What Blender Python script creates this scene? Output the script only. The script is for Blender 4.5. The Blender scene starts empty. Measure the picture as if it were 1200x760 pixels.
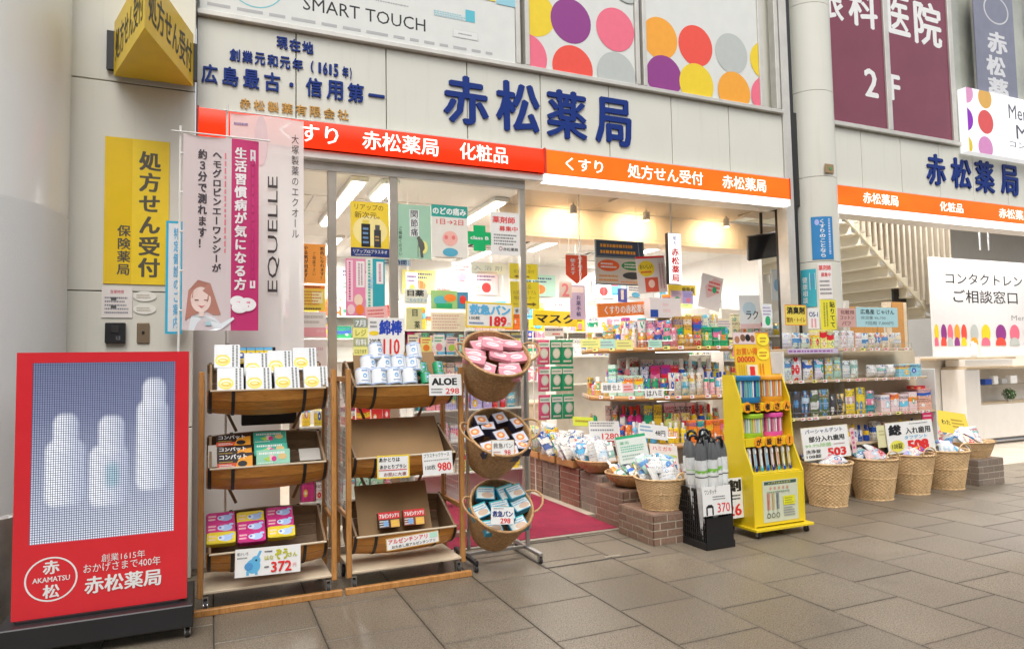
import bpy, bmesh, math, random
from mathutils import Vector, Matrix
random.seed(7)
S = bpy.context.scene
COL = S.collection
R = math.radians
PI = math.pi

# ---------------------------------------------------------------- camera
H = 1.6
FPX = 804.7
YAW, PIT, ROL = R(23.74), R(3.29), R(-1.04)
fw = Vector((math.sin(YAW)*math.cos(PIT), math.cos(YAW)*math.cos(PIT), math.sin(PIT)))
rt = Vector((math.cos(YAW), -math.sin(YAW), 0))
up = rt.cross(fw)
rt2 = math.cos(ROL)*rt + math.sin(ROL)*up
up2 = -math.sin(ROL)*rt + math.cos(ROL)*up
cam = bpy.data.cameras.new('camera')
cam.sensor_width = 36; cam.lens = FPX/1200*36; cam.clip_start = .05; cam.clip_end = 500
co = bpy.data.objects.new('camera', cam); COL.objects.link(co)
mt = Matrix((rt2, up2, -fw)).transposed().to_4x4(); mt.translation = (0, 0, H)
co.matrix_world = mt
S.camera = co
# ---------------------------------------------------------------- sky, sun, exposure
w = bpy.data.worlds.new('World'); S.world = w; w.use_nodes = True
nt = w.node_tree; bg = nt.nodes['Background']
sky = nt.nodes.new('ShaderNodeTexSky'); sky.sky_type = 'NISHITA'; sky.sun_disc = False
sky.sun_elevation = R(58); sky.sun_rotation = R(200); sky.dust_density = 3.5; sky.air_density = 1.0
hs = nt.nodes.new('ShaderNodeHueSaturation'); hs.inputs['Saturation'].default_value = .22
nt.links.new(sky.outputs[0], hs.inputs['Color']); nt.links.new(hs.outputs[0], bg.inputs['Color'])
bg.inputs['Strength'].default_value = .145
sl = bpy.data.lights.new('sun', 'SUN'); sl.energy = 1.0; sl.angle = R(40); sl.color = (1, .96, .9)
so = bpy.data.objects.new('sun', sl); COL.objects.link(so)
so.rotation_euler = (R(32), 0, R(-20))
S.view_settings.view_transform = 'Standard'; S.view_settings.look = 'None'
S.view_settings.exposure = 0.58; S.view_settings.gamma = 1
S.cycles.max_bounces = 8; S.cycles.transparent_max_bounces = 16; S.cycles.diffuse_bounces = 4

# ---------------------------------------------------------------- measuring: a pixel of the photograph on a real plane
def ray(x, y):
    return rt2*((x-600)/FPX) + up2*(-(y-380)/FPX) + fw
def PY(x, y, Y):
    d = ray(x, y); p = d*(Y/d.y); return Vector((p.x, Y, p.z+H))
def PG(x, y, z=0):
    d = ray(x, y); t = (z-H)/d.z; return Vector((d.x*t, d.y*t, z))
def RY(r, Y):
    x0, y0, x1, y1 = r; xm, ym = (x0+x1)/2, (y0+y1)/2
    return PY(x0, ym, Y).x, PY(x1, ym, Y).x, PY(xm, y1, Y).z, PY(xm, y0, Y).z
# ---------------------------------------------------------------- materials
MATS = {}
class NG:
    def __init__(s, m):
        m.use_nodes = True; s.t = m.node_tree; s.n = s.t.nodes; s.b = s.n['Principled BSDF']
    def add(s, typ, ins=(), **kw):
        n = s.n.new('ShaderNode'+typ)
        for k, v in kw.items(): setattr(n, k, v)
        for i, v in (ins.items() if isinstance(ins, dict) else enumerate(ins)):
            if v is None: continue
            if isinstance(v, bpy.types.NodeSocket): s.t.links.new(v, n.inputs[i])
            else: n.inputs[i].default_value = v
        return n
    def m(s, op, a, b=None, c=None, clamp=False):
        n = s.add('Math', (a, b, c), operation=op); n.use_clamp = clamp; return n.outputs[0]
    def mix(s, f, a, b, mode='MIX'):
        n = s.n.new('ShaderNodeMix'); n.data_type = 'RGBA'; n.blend_type = mode
        for k, v in ((0, f), (6, a), (7, b)):
            if isinstance(v, bpy.types.NodeSocket): s.t.links.new(v, n.inputs[k])
            else: n.inputs[k].default_value = v if k == 0 else (*v[:3], 1)
        return n.outputs[2]
    def link(s, a, b): s.t.links.new(a, b)
    def noise(s, sc, det=4, co=None, rough=.55):
        n = s.add('TexNoise', noise_dimensions='3D'); n.inputs['Scale'].default_value = sc; n.inputs['Detail'].default_value = det
        n.inputs['Roughness'].default_value = rough
        if co is not None: s.link(co, n.inputs['Vector'])
        return n.outputs['Fac']
    def bump(s, h, st=.2, d=.01):
        n = s.add('Bump'); n.inputs['Strength'].default_value = st; n.inputs['Distance'].default_value = d
        s.link(h, n.inputs['Height']); s.link(n.outputs[0], s.b.inputs['Normal'])
    def ramp(s, f, pts, interp='LINEAR'):
        n = s.n.new('ShaderNodeValToRGB'); n.color_ramp.interpolation = interp; e = n.color_ramp.elements
        while len(e) < len(pts): e.new(.5)
        for q, (p, c) in zip(e, pts): q.position = p; q.color = (*c[:3], 1)
        s.link(f, n.inputs[0]); return n.outputs[0]

def mat(name, c, rough=.5, metal=0, vary=.08, sc=6, bump=0, bsc=60, spec=.5, coat=0):
    """plain painted / moulded surface with slight uneven tone and relief"""
    if name in MATS: return MATS[name]
    m = bpy.data.materials.new(name); g = NG(m); b = g.b
    tc = g.add('TexCoord').outputs['Object']
    n = g.noise(sc, 5, tc)
    lo = [max(0, x*(1-vary)) for x in c]; hi = [min(1, x*(1+vary)) for x in c]
    g.link(g.ramp(n, [(.3, lo), (.7, hi)]), b.inputs['Base Color'])
    g.link(g.m('MULTIPLY_ADD', n, .25*rough, rough*.87), b.inputs['Roughness'])
    b.inputs['Metallic'].default_value = metal; b.inputs['Specular IOR Level'].default_value = spec
    b.inputs['Coat Weight'].default_value = coat
    if bump: g.bump(g.noise(bsc, 4, tc), bump, .004)
    MATS[name] = m; return m
def emis(name, c, st):
    if name in MATS: return MATS[name]
    m = bpy.data.materials.new(name); g = NG(m)
    g.b.inputs['Specular IOR Level'].default_value = .2; g.b.inputs['Base Color'].default_value = (*[v*.6 for v in c], 1); g.b.inputs['Emission Color'].default_value = (*c, 1)
    g.b.inputs['Emission Strength'].default_value = st; g.b.inputs['Roughness'].default_value = .3
    MATS[name] = m; return m
PAL = dict(white=(.8,.8,.78), black=(.012,.012,.014), blue=(.02,.07,.35), navy=(.01,.03,.17), sky=(.12,.45,.72), red=(.7,.03,.03), orange=(.85,.22,.03),
    yellow=(.85,.62,.03), lemon=(.85,.8,.25), green=(.02,.38,.16), mint=(.45,.72,.58), lime=(.4,.62,.08), olive=(.11,.17,.05), charcoal=(.06,.055,.06), pink=(.82,.28,.36), magenta=(.62,.03,.22),
    purple=(.28,.08,.4), cream=(.8,.73,.55), grey=(.4,.4,.4), teal=(.03,.38,.42), brown=(.25,.11,.04), gold=(.6,.36,.08), pale=(.72,.76,.8), lilac=(.5,.42,.75), rose=(.8,.55,.55), tan=(.5,.33,.17))
def ink(c):
    if isinstance(c, bpy.types.Material): return c
    nm = c if isinstance(c, str) else 'c%02d%02d%02d' % tuple(int(v*99) for v in c)
    return mat('ink_'+nm, PAL[c] if isinstance(c, str) else c, .45, vary=.03, sc=15)

def metal(name, c, rough=.35): return mat(name, c, rough, 1, .1, 12)
M = {}
M['steel'] = metal('brushed_steel', (.55,.55,.55)); M['chrome'] = metal('chrome', (.75,.75,.75), .15)
M['rubber'] = mat('black_rubber', (.02,.02,.02), .6, bump=.2)
M['blackm'] = mat('black_painted_metal', (.018,.018,.02), .4)
M['whitep'] = mat('white_painted_metal', (.75,.74,.7), .4)
M['slat'] = mat('taupe_slat_paint', (.36,.31,.24), .45, vary=.1)
M['alu'] = mat('champagne_aluminium', (.5,.45,.38), .35, .6)
M['aluw'] = mat('pale_aluminium', (.62,.6,.55), .4, .3)

def panel_mat():
    m = bpy.data.materials.new('enamel_panel'); g = NG(m)
    tc = g.add('TexCoord').outputs['Object']; oi = g.add('ObjectInfo').outputs['Random']
    n = g.noise(1.3, 6, tc); n2 = g.noise(14, 5, tc)
    c = g.ramp(n, [(.25, (.66,.65,.565)), (.75, (.72,.71,.625))])
    c = g.mix(g.m('MULTIPLY', oi, .5), c, (.70,.69,.61))
    # faint run marks of dirt
    mp = g.add('Mapping', {0: tc}); mp.inputs['Scale'].default_value = (9, 9, .5)
    st = g.m('SUBTRACT', g.noise(2, 4, mp.outputs[0]), .56, clamp=True)
    c = g.mix(g.m('MULTIPLY', st, .55, clamp=True), c, (.36,.34,.28))
    g.link(c, g.b.inputs['Base Color'])
    g.link(g.m('MULTIPLY_ADD', n2, .14, .14), g.b.inputs['Roughness'])
    g.bump(n, .05, .02); return m
M['panel'] = panel_mat()

def wood_mat(name, c1, c2, sc=1., axis=(1, 12, 12), rough=.42):
    m = bpy.data.materials.new(name); g = NG(m)
    tc = g.add('TexCoord').outputs['Object']; oi = g.add('ObjectInfo').outputs['Random']
    mp = g.add('Mapping', {0: tc}); mp.inputs['Scale'].default_value = [a*sc for a in axis]
    cb = g.add('CombineXYZ', (g.m('MULTIPLY', oi, 37.), g.m('MULTIPLY', oi, 11.), oi)); g.link(cb.outputs[0], mp.inputs['Location'])
    n = g.noise(3, 8, mp.outputs[0], .65); n2 = g.noise(14, 3, mp.outputs[0])
    c = g.ramp(n, [(.3, c1), (.7, c2)])
    c = g.mix(g.m('MULTIPLY', g.m('SUBTRACT', n2, .5, clamp=True), 2.2, clamp=True), c, [x*.35 for x in c1])
    c = g.mix(g.m('MULTIPLY', oi, .35), c, [x*.6 for x in c2])
    g.link(c, g.b.inputs['Base Color']); g.b.inputs['Roughness'].default_value = rough
    g.bump(n, .25, .004); return m
M['rackwood'] = wood_mat('orange_stained_wood', (.40,.17,.04), (.6,.29,.09), axis=(8, 8, 1.2))
M['stave'] = wood_mat('varnished_barrel_wood', (.56,.21,.03), (.80,.37,.07), axis=(1.2, 9, 9), rough=.3)
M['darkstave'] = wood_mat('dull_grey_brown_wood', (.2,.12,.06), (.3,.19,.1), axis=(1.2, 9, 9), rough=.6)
M['shelfwood'] = wood_mat('honey_shelf_wood', (.45,.22,.07), (.58,.3,.11), axis=(1.2, 9, 9))
M['palewood'] = wood_mat('pale_laminate', (.55,.42,.27), (.66,.53,.36), axis=(1, 8, 8))
M['board'] = mat('cream_board', (.6,.5,.36), .5, vary=.1)
M['cardboard'] = mat('brown_cardboard', (.30,.185,.085), .8, vary=.12, sc=3, bump=.15)

def floor_mat():
    m = bpy.data.materials.new('granite_paving'); g = NG(m)
    tc = g.add('TexCoord').outputs['Object']; oi = g.add('ObjectInfo').outputs['Random']
    geo = g.add('NewGeometry').outputs['Position']
    sp = g.noise(120, 3, geo, .85); sp2 = g.noise(48, 4, geo, .8); big = g.noise(.9, 6, geo, .6)
    c = g.ramp(sp, [(.38, (.05,.04,.03)), (.5, (.18,.148,.11)), (.62, (.37,.32,.25))])
    c = g.mix(g.m('MULTIPLY', g.m('SUBTRACT', sp2, .45, clamp=True), 2.2, clamp=True), c, (.30,.265,.215))
    t = g.ramp(oi, [(0, (.86,.845,.815)), (.35, (.93,.91,.88)), (.7, (.98,.955,.915)), (1, (1.06,1.03,.97))])
    c = g.mix(1, c, t, 'MULTIPLY')
    c = g.mix(1, c, g.ramp(big, [(.3, (.78,.77,.76)), (.7, (1.1,1.1,1.1))]), 'MULTIPLY')
    # grime gathered along the slab edges
    sx = g.add('SeparateXYZ', (tc,)); ed = g.m('MAXIMUM', g.m('ABSOLUTE', sx.outputs[0]), g.m('ABSOLUTE', sx.outputs[1]))
    en = g.m('MULTIPLY_ADD', g.noise(9, 5, geo, .7), .05, ed); k = g.add('MapRange', {0: en, 1: .29, 2: .325, 3: 0, 4: .4}); c = g.mix(k.outputs[0], c, (.07,.06,.05))
    st = g.add('MapRange', {0: g.noise(2.1, 7, geo, .68), 1: .56, 2: .72, 3: 0, 4: .38}); c = g.mix(st.outputs[0], c, (.09,.075,.06))
    # trodden gum and drip stains
    vo = g.add('TexVoronoi'); vo.inputs['Scale'].default_value = 2.3; g.link(geo, vo.inputs['Vector'])
    sp3 = g.m('LESS_THAN', vo.outputs['Distance'], .035)
    c = g.mix(g.m('MULTIPLY', sp3, .45), c, (.06,.05,.045))
    g.link(c, g.b.inputs['Base Color'])
    g.link(g.m('MULTIPLY_ADD', big, .25, .27), g.b.inputs['Roughness'])
    g.bump(sp, .25, .002); return m
M['paving'] = floor_mat()
M['joint'] = mat('dark_joint_grout', (.085,.075,.065), .9)

def glass_mat():
    m = bpy.data.materials.new('window_glass'); m.use_nodes = True; t = m.node_tree; n = t.nodes
    n.remove(n['Principled BSDF']); o = n['Material Output']
    tr = n.new('ShaderNodeBsdfTransparent'); tr.inputs[0].default_value = (.975,.985,.98,1)
    gl = n.new('ShaderNodeBsdfGlossy'); gl.inputs['Roughness'].default_value = .02
    lw = n.new('ShaderNodeLayerWeight'); pw = n.new('ShaderNodeMath'); pw.operation = 'POWER'; pw.inputs[1].default_value = 4.5; t.links.new(lw.outputs['Facing'], pw.inputs[0])
    ma = n.new('ShaderNodeMath'); ma.operation = 'MULTIPLY_ADD'; ma.inputs[1].default_value = .9; ma.inputs[2].default_value = .035; t.links.new(pw.outputs[0], ma.inputs[0])
    mx = n.new('ShaderNodeMixShader')
    t.links.new(ma.outputs[0], mx.inputs[0]); t.links.new(tr.outputs[0], mx.inputs[1]); t.links.new(gl.outputs[0], mx.inputs[2]); t.links.new(mx.outputs[0], o.inputs[0])
    return m
M['glass'] = glass_mat()
def film_mat(name, c, amt, tl=.6):
    """thin cloth or plastic film: lets some light and view through"""
    m = bpy.data.materials.new(name); m.use_nodes = True; t = m.node_tree; n = t.nodes
    b = n['Principled BSDF']; o = n['Material Output']; b.inputs['Base Color'].default_value = (*c, 1); b.inputs['Roughness'].default_value = .5
    tr = n.new('ShaderNodeBsdfTransparent'); tr.inputs[0].default_value = (*[min(1, x*1.1+.1) for x in c], 1)
    tl_ = n.new('ShaderNodeBsdfTranslucent'); tl_.inputs[0].default_value = (*c, 1)
    a = n.new('ShaderNodeMixShader'); a.inputs[0].default_value = tl*.5
    x = n.new('ShaderNodeMixShader'); x.inputs[0].default_value = amt
    no = n.new('ShaderNodeTexNoise'); no.inputs['Scale'].default_value = 300
    bp = n.new('ShaderNodeBump'); bp.inputs['Strength'].default_value = .15; bp.inputs['Distance'].default_value = .002
    t.links.new(no.outputs['Fac'], bp.inputs['Height']); t.links.new(bp.outputs[0], b.inputs['Normal'])
    t.links.new(b.outputs[0], a.inputs[1]); t.links.new(tl_.outputs[0], a.inputs[2])
    t.links.new(a.outputs[0], x.inputs[1]); t.links.new(tr.outputs[0], x.inputs[2]); t.links.new(x.outputs[0], o.inputs[0])
    return m
M['clothpink'] = film_mat('pale_pink_banner_cloth', (.80,.70,.71), .06)
M['clothwhite'] = film_mat('thin_white_banner_cloth', (.90,.88,.86), .09)
M['clothmag'] = film_mat('magenta_banner_print', (.62,.04,.19), .06)
M['smoky'] = film_mat('smoky_clear_vinyl', (.22,.23,.24), .3)
M['film'] = film_mat('clear_plastic_film', (.85,.87,.88), .45)

def wicker_mat(name, c1, c2):
    m = bpy.data.materials.new(name); g = NG(m)
    tc = g.add('TexCoord').outputs['Object']
    n = g.noise(45, 4, tc, .7); n2 = g.noise(7, 3, tc)
    c = g.ramp(n, [(.3, c1), (.68, c2)])
    c = g.mix(1, c, g.ramp(n2, [(.3, (.8,.78,.75)), (.7, (1.1,1.08,1.05))]), 'MULTIPLY')
    g.link(c, g.b.inputs['Base Color']); g.b.inputs['Roughness'].default_value = .5
    return m
M['wicker'] = wicker_mat('golden_wicker', (.50,.31,.14), (.86,.63,.36))
M['coil'] = wicker_mat('brown_coiled_rattan', (.33,.18,.07), (.62,.38,.18))
def carpet():
    m = bpy.data.materials.new('crimson_carpet_pile'); g = NG(m); geo = g.add('NewGeometry').outputs['Position']
    n = g.noise(260, 3, geo, .8); n2 = g.noise(5, 4, geo)
    c = g.ramp(n, [(.3, (.12,.004,.022)), (.7, (.40,.02,.065))])
    c = g.mix(1, c, g.ramp(n2, [(.3, (.8,.8,.8)), (.7, (1.15,1.1,1.1))]), 'MULTIPLY')
    g.link(c, g.b.inputs['Base Color']); g.b.inputs['Roughness'].default_value = .95; g.bump(n, .8, .004); return m
M['carpet'] = carpet()
def brickm(name, c1, c2):
    m = bpy.data.materials.new(name); g = NG(m); tc = g.add('TexCoord').outputs['Object']; oi = g.add('ObjectInfo').outputs['Random']
    n = g.noise(40, 5, tc, .7)
    c = g.mix(oi, c1, c2); c = g.mix(1, c, g.ramp(n, [(.3, (.7,.7,.7)), (.7, (1.2,1.2,1.2))]), 'MULTIPLY')
    g.link(c, g.b.inputs['Base Color']); g.b.inputs['Roughness'].default_value = .8; g.bump(n, .4, .004); return m
M['brick'] = brickm('brown_brick', (.20,.12,.08), (.27,.165,.115)); M['brickred'] = brickm('red_brown_brick', (.22,.09,.06), (.29,.125,.085))
M['brickgrey'] = brickm('grey_brown_brick', (.20,.155,.12), (.26,.205,.165)); M['mortar'] = mat('pale_mortar', (.46,.40,.32), .9)

def print_mat(name='printed_package', gloss=.3, trans=0, soft=0):
    """printed packaging: base colour from the object, artwork varied by the object's random number"""
    m = bpy.data.materials.new(name); g = NG(m)
    oi = g.add('ObjectInfo'); base = oi.outputs['Color']; r = oi.outputs['Random']
    uv = g.add('TexCoord').outputs['UV']; sx = g.add('SeparateXYZ', (uv,)); u, v = sx.outputs[0], sx.outputs[1]
    def fr(k): return g.m('FRACT', g.m('MULTIPLY', r, k))
    r1, r2, r3, r4 = fr(17.31), fr(91.7), fr(237.1), fr(511.3)
    pal = [(0, (.75,.03,.04)), (.13, (.03,.12,.5)), (.26, (.85,.55,.03)), (.4, (.02,.4,.2)), (.52, (.8,.8,.8)), (.66, (.8,.2,.35)), (.78, (.9,.3,.03)), (.9, (.15,.55,.75))]
    if soft: pal = [(0, (.1,.3,.6)), (.25, (.5,.65,.78)), (.4, (.75,.76,.76)), (.6, (.3,.55,.5)), (.7, (.7,.7,.68)), (.88, (.7,.4,.42)), (.94, (.08,.15,.42))]
    acc = g.ramp(r1, pal, 'CONSTANT'); acc2 = g.ramp(r4, pal, 'CONSTANT')
    # broad band, height and edge vary
    e = g.m('MULTIPLY_ADD', r2, .5, .3)
    vv = g.m('MULTIPLY_ADD', g.m('SINE', g.m('MULTIPLY', u, 4.)), .05, v)
    band = g.m('MULTIPLY', g.m('GREATER_THAN', vv, e), g.m('LESS_THAN', vv, g.m('ADD', e, .28)))
    c = g.mix(g.m('MULTIPLY', band, g.m('GREATER_THAN', r3, .3)), base, acc)
    # round motif
    du = g.m('SUBTRACT', u, g.m('MULTIPLY_ADD', r3, .5, .25)); dv = g.m('SUBTRACT', v, g.m('MULTIPLY_ADD', r1, .3, .25))
    d = g.m('ADD', g.m('MULTIPLY', du, du), g.m('MULTIPLY', dv, dv))
    c = g.mix(g.m('LESS_THAN', d, g.m('MULTIPLY_ADD', r2, .045, .008)), c, acc2)
    c = g.mix(g.m('LESS_THAN', d, g.m('MULTIPLY', r4, .02)), c, (.85,.83,.78))
    # rows of small print
    row = g.m('MULTIPLY', v, 11.); fl = g.m('FLOOR', row); inr = g.m('LESS_THAN', g.m('FRACT', row), .55)
    cb = g.add('CombineXYZ', (g.m('MULTIPLY', u, 26.), g.m('MULTIPLY', fl, 3.7), g.m('MULTIPLY', r, 50.)))
    tx = g.m('GREATER_THAN', g.noise(1.6, 2, cb.outputs[0]), .56)
    rowon = g.m('GREATER_THAN', g.m('FRACT', g.m('MULTIPLY', g.m('ADD', fl, g.m('MULTIPLY', r, 40.)), .618)), .5)
    t = g.m('MULTIPLY', g.m('MULTIPLY', tx, inr), rowon)
    c = g.mix(t, c, g.ramp(r2, [(0, (.03,.03,.05)), (.4, (.4,.02,.03)), (.6, (.02,.05,.3)), (.8, (.8,.8,.8))], 'CONSTANT'))
    # title block with glyph-like strokes
    ttop = g.m('MULTIPLY', g.m('GREATER_THAN', v, .72), g.m('LESS_THAN', v, .9))
    cb2 = g.add('CombineXYZ', (g.m('MULTIPLY', u, 14.), g.m('MULTIPLY', v, 22.), g.m('MULTIPLY', r, 90.)))
    t2 = g.m('MULTIPLY', ttop, g.m('GREATER_THAN', g.noise(1.1, 1, cb2.outputs[0]), .52))
    c = g.mix(t2, c, g.ramp(r3, [(0, (.02,.02,.04)), (.35, (.65,.02,.03)), (.6, (.85,.85,.85)), (.8, (.02,.08,.4))], 'CONSTANT'))
    g.link(c, g.b.inputs['Base Color']); g.b.inputs['Roughness'].default_value = gloss
    if trans: g.bump(g.noise(25, 3, g.add('TexCoord').outputs['Object']), .7, .02)
    return m
M['print'] = print_mat(); M['foil'] = print_mat('printed_plastic_pouch', .22, 1); M['soft'] = print_mat('pale_printed_pouch', .25, 1, 1)

# ---------------------------------------------------------------- mesh building
class MB:
    def __init__(s): s.v = []; s.f = []; s.mi = []; s.mats = []
    def mid(s, m):
        if m not in s.mats: s.mats.append(m)
        return s.mats.index(m)
    def add(s, vs, fs, m, T=None):
        o = len(s.v); k = s.mid(m)
        s.v += [tuple(T @ Vector(p)) if T is not None else tuple(p) for p in vs]
        s.f += [tuple(i+o for i in f) for f in fs]; s.mi += [k]*len(fs); return s
    def box(s, x0, x1, y0, y1, z0, z1, m, b=0, T=None):
        if x1 < x0: x0, x1 = x1, x0
        if y1 < y0: y0, y1 = y1, y0
        if z1 < z0: z0, z1 = z1, z0
        if b <= 0:
            vs = [(x, y, z) for x in (x0, x1) for y in (y0, y1) for z in (z0, z1)]
            fs = [(0,1,3,2), (4,6,7,5), (0,4,5,1), (2,3,7,6), (0,2,6,4), (1,5,7,3)]
            return s.add(vs, fs, m, T)
        b = min(b, (x1-x0)*.45, (y1-y0)*.45, (z1-z0)*.45)
        vs = []; idx = {}
        X, Y, Z = (x0, x1), (y0, y1), (z0, z1)
        for i in (0, 1):
            for j in (0, 1):
                for k in (0, 1):
                    dx, dy, dz = (b, -b)[i], (b, -b)[j], (b, -b)[k]
                    for a, p in enumerate(((X[i], Y[j]+dy, Z[k]+dz), (X[i]+dx, Y[j], Z[k]+dz), (X[i]+dx, Y[j]+dy, Z[k]))):
                        idx[(i,j,k,a)] = len(vs); vs.append(p)
        c = Vector(((x0+x1)/2, (y0+y1)/2, (z0+z1)/2)); fs = []
        def q(l):
            l = [idx[t] for t in l]
            p = [Vector(vs[t]) for t in l]; n = (p[1]-p[0]).cross(p[2]-p[0])
            if n.dot(sum(p, Vector())/len(p)-c) < 0: l.reverse()
            fs.append(tuple(l))
        for e in (0, 1):
            q([(e,0,0,0), (e,1,0,0), (e,1,1,0), (e,0,1,0)]); q([(0,e,0,1), (1,e,0,1), (1,e,1,1), (0,e,1,1)]); q([(0,0,e,2), (1,0,e,2), (1,1,e,2), (0,1,e,2)])
            for g_ in (0, 1):
                q([(0,e,g_,1), (1,e,g_,1), (1,e,g_,2), (0,e,g_,2)]); q([(e,0,g_,0), (e,1,g_,0), (e,1,g_,2), (e,0,g_,2)]); q([(e,g_,0,0), (e,g_,1,0), (e,g_,1,1), (e,g_,0,1)])
                for h_ in (0, 1): q([(e,g_,h_,0), (e,g_,h_,1), (e,g_,h_,2)])
        return s.add(vs, fs, m, T)
    def tube(s, pts, r, m, n=8, cap=True, T=None):
        pts = [Vector(p) for p in pts]; rs = r if isinstance(r, (list, tuple)) else [r]*len(pts)
        vs = []; fs = []; ref = None
        for i, p in enumerate(pts):
            t = (pts[min(i+1, len(pts)-1)]-pts[max(i-1, 0)]).normalized()
            if ref is None: ref = Vector((0, 0, 1)) if abs(t.z) < .9 else Vector((1, 0, 0))
            a = t.cross(ref)
            if a.length < 1e-4: a = t.orthogonal()
            a.normalize(); b = a.cross(t).normalized(); ref = b
            for k in range(n):
                th = 2*PI*k/n; vs.append(p+(a*math.cos(th)+b*math.sin(th))*rs[i])
        for i in range(len(pts)-1):
            for k in range(n):
                k2 = (k+1) % n; fs.append((i*n+k, i*n+k2, (i+1)*n+k2, (i+1)*n+k))
        if cap: fs += [tuple(range(n))[::-1], tuple(range((len(pts)-1)*n, len(pts)*n))]
        return s.add(vs, fs, m, T)
    def lathe(s, prof, m, n=16, T=None, cap=(True, True), fn=None):
        """prof: list of (r,z); fn(r,z,theta)->r"""
        vs = []; fs = []
        for r, z in prof:
            for k in range(n):
                th = 2*PI*k/n; rr = fn(r, z, th) if fn else r
                vs.append((rr*math.cos(th), rr*math.sin(th), z))
        for i in range(len(prof)-1):
            for k in range(n):
                k2 = (k+1) % n; fs.append((i*n+k, i*n+k2, (i+1)*n+k2, (i+1)*n+k))
        if cap[0]: fs.append(tuple(range(n))[::-1])
        if cap[1]: fs.append(tuple(range((len(prof)-1)*n, len(prof)*n)))
        return s.add(vs, fs, m, T)
    def poly(s, pts, z0, z1, m, T=None):
        """prism of an xy outline (ccw) between z0 and z1"""
        n = len(pts); vs = [(x, y, z0) for x, y in pts]+[(x, y, z1) for x, y in pts]
        fs = [tuple(range(n))[::-1], tuple(range(n, 2*n))]+[(i, (i+1) % n, n+(i+1) % n, n+i) for i in range(n)]
        return s.add(vs, fs, m, T)
    def mesh(s, name, uv=False, smooth=None):
        me = bpy.data.meshes.new(name); me.from_pydata(s.v, [], s.f)
        for m in s.mats: me.materials.append(m)
        me.polygons.foreach_set('material_index', s.mi)
        if uv:
            l = me.uv_layers.new(name='UVMap'); xs = list(zip(*s.v)); mn = [min(a) for a in xs]; sz = [max(max(a)-min(a), 1e-6) for a in xs]
            for p in me.polygons:
                nn = p.normal; ax = max(range(3), key=lambda i: abs(nn[i]))
                a, b = ((1, 2), (0, 2), (0, 1))[ax]
                for li in p.loop_indices:
                    c = me.vertices[me.loops[li].vertex_index].co
                    l.data[li].uv = ((c[a]-mn[a])/sz[a], (c[b]-mn[b])/sz[b])
        me.update()
        if smooth is not None:
            me.polygons.foreach_set('use_smooth', [True]*len(me.polygons)); me.set_sharp_from_angle(angle=R(smooth))
        return me
    def build(s, name, parent=None, uv=False, smooth=None, loc=None, rot=None):
        return link(name, s.mesh(name, uv, smooth), parent, loc, rot)
def link(name, me, parent=None, loc=None, rot=None, col=None, scale=None):
    o = bpy.data.objects.new(name, me); COL.objects.link(o)
    if parent is not None: o.parent = parent
    if loc is not None: o.location = loc
    if rot is not None: o.rotation_euler = rot
    if scale is not None: o.scale = scale
    if col is not None: o.color = (*col, 1)
    return o
LABELS = {}
def tag(o, label, cat, group=None):
    n = LABELS.get(label, 0); LABELS[label] = n+1
    if n and not group: print('DUPLABEL', label)
    o['label'] = label; o['category'] = cat
    if group: o['group'] = group
    return o
def thing(name, label, cat, loc=(0, 0, 0), rz=0, group=None):
    o = bpy.data.objects.new(name, None); COL.objects.link(o); o.location = loc; o.rotation_euler = (0, 0, rz); o.empty_display_size = .05
    return tag(o, label, cat, group)
def struct(o): o['kind'] = 'structure'; return o
def stuff(o): o['kind'] = 'stuff'; return o
def mbox(x0, x1, y0, y1, z0, z1, m, b=0): return MB().box(x0, x1, y0, y1, z0, z1, m, b)
def copy_tree(o, parent=None):
    c = o.copy(); COL.objects.link(c); c.parent = parent
    for ch in o.children: copy_tree(ch, c)
    return c
ORD = ['leftmost', 'second', 'third', 'fourth', 'fifth', 'sixth', 'seventh', 'eighth', 'ninth', 'tenth', 'eleventh', 'twelfth', 'thirteenth', 'fourteenth', 'fifteenth', 'sixteenth', 'seventeenth', 'eighteenth', 'nineteenth', 'twentieth', 'twenty-first', 'twenty-second', 'twenty-third', 'twenty-fourth', 'twenty-fifth', 'twenty-sixth', 'twenty-seventh', 'twenty-eighth', 'twenty-ninth', 'thirtieth']
def ordl(i): return ORD[i] if i == 0 else ORD[i]+' from left'

# ---------------------------------------------------------------- lettering
_tc = bpy.data.curves.new('lettering_source', 'FONT'); _tc.resolution_u = 2; _to = bpy.data.objects.new('lettering_source', _tc)
_g = {}
def glyphs(s, bold=0, ext=0):
    k = (s, bold, ext)
    if k not in _g:
        _tc.body = s; _tc.offset = bold; _tc.extrude = ext
        m = _to.to_mesh(); _g[k] = ([tuple(v.co) for v in m.vertices], [tuple(p.vertices) for p in m.polygons]); _to.to_mesh_clear()
    return _g[k]
def layout(s, bold, vert, ext=0):
    if not vert: return glyphs(s, bold, ext)
    vs = []; fs = []
    for i, ch in enumerate(s):
        if ch == ' ': continue
        v, f = glyphs(ch, bold, ext); o = len(vs)
        if ch in 'ー~→←（）': v = [(.42+(y-.42)+.1, .38-(x-.5), z) for x, y, z in v]
        elif ord(ch) < 256: c = sum(p[0] for p in v)/len(v); v = [(x+.5-c, y, z) for x, y, z in v]
        vs += [(x, y-i*1.06, z) for x, y, z in v]; fs += [tuple(a+o for a in q) for q in f]
    return vs, fs
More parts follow.
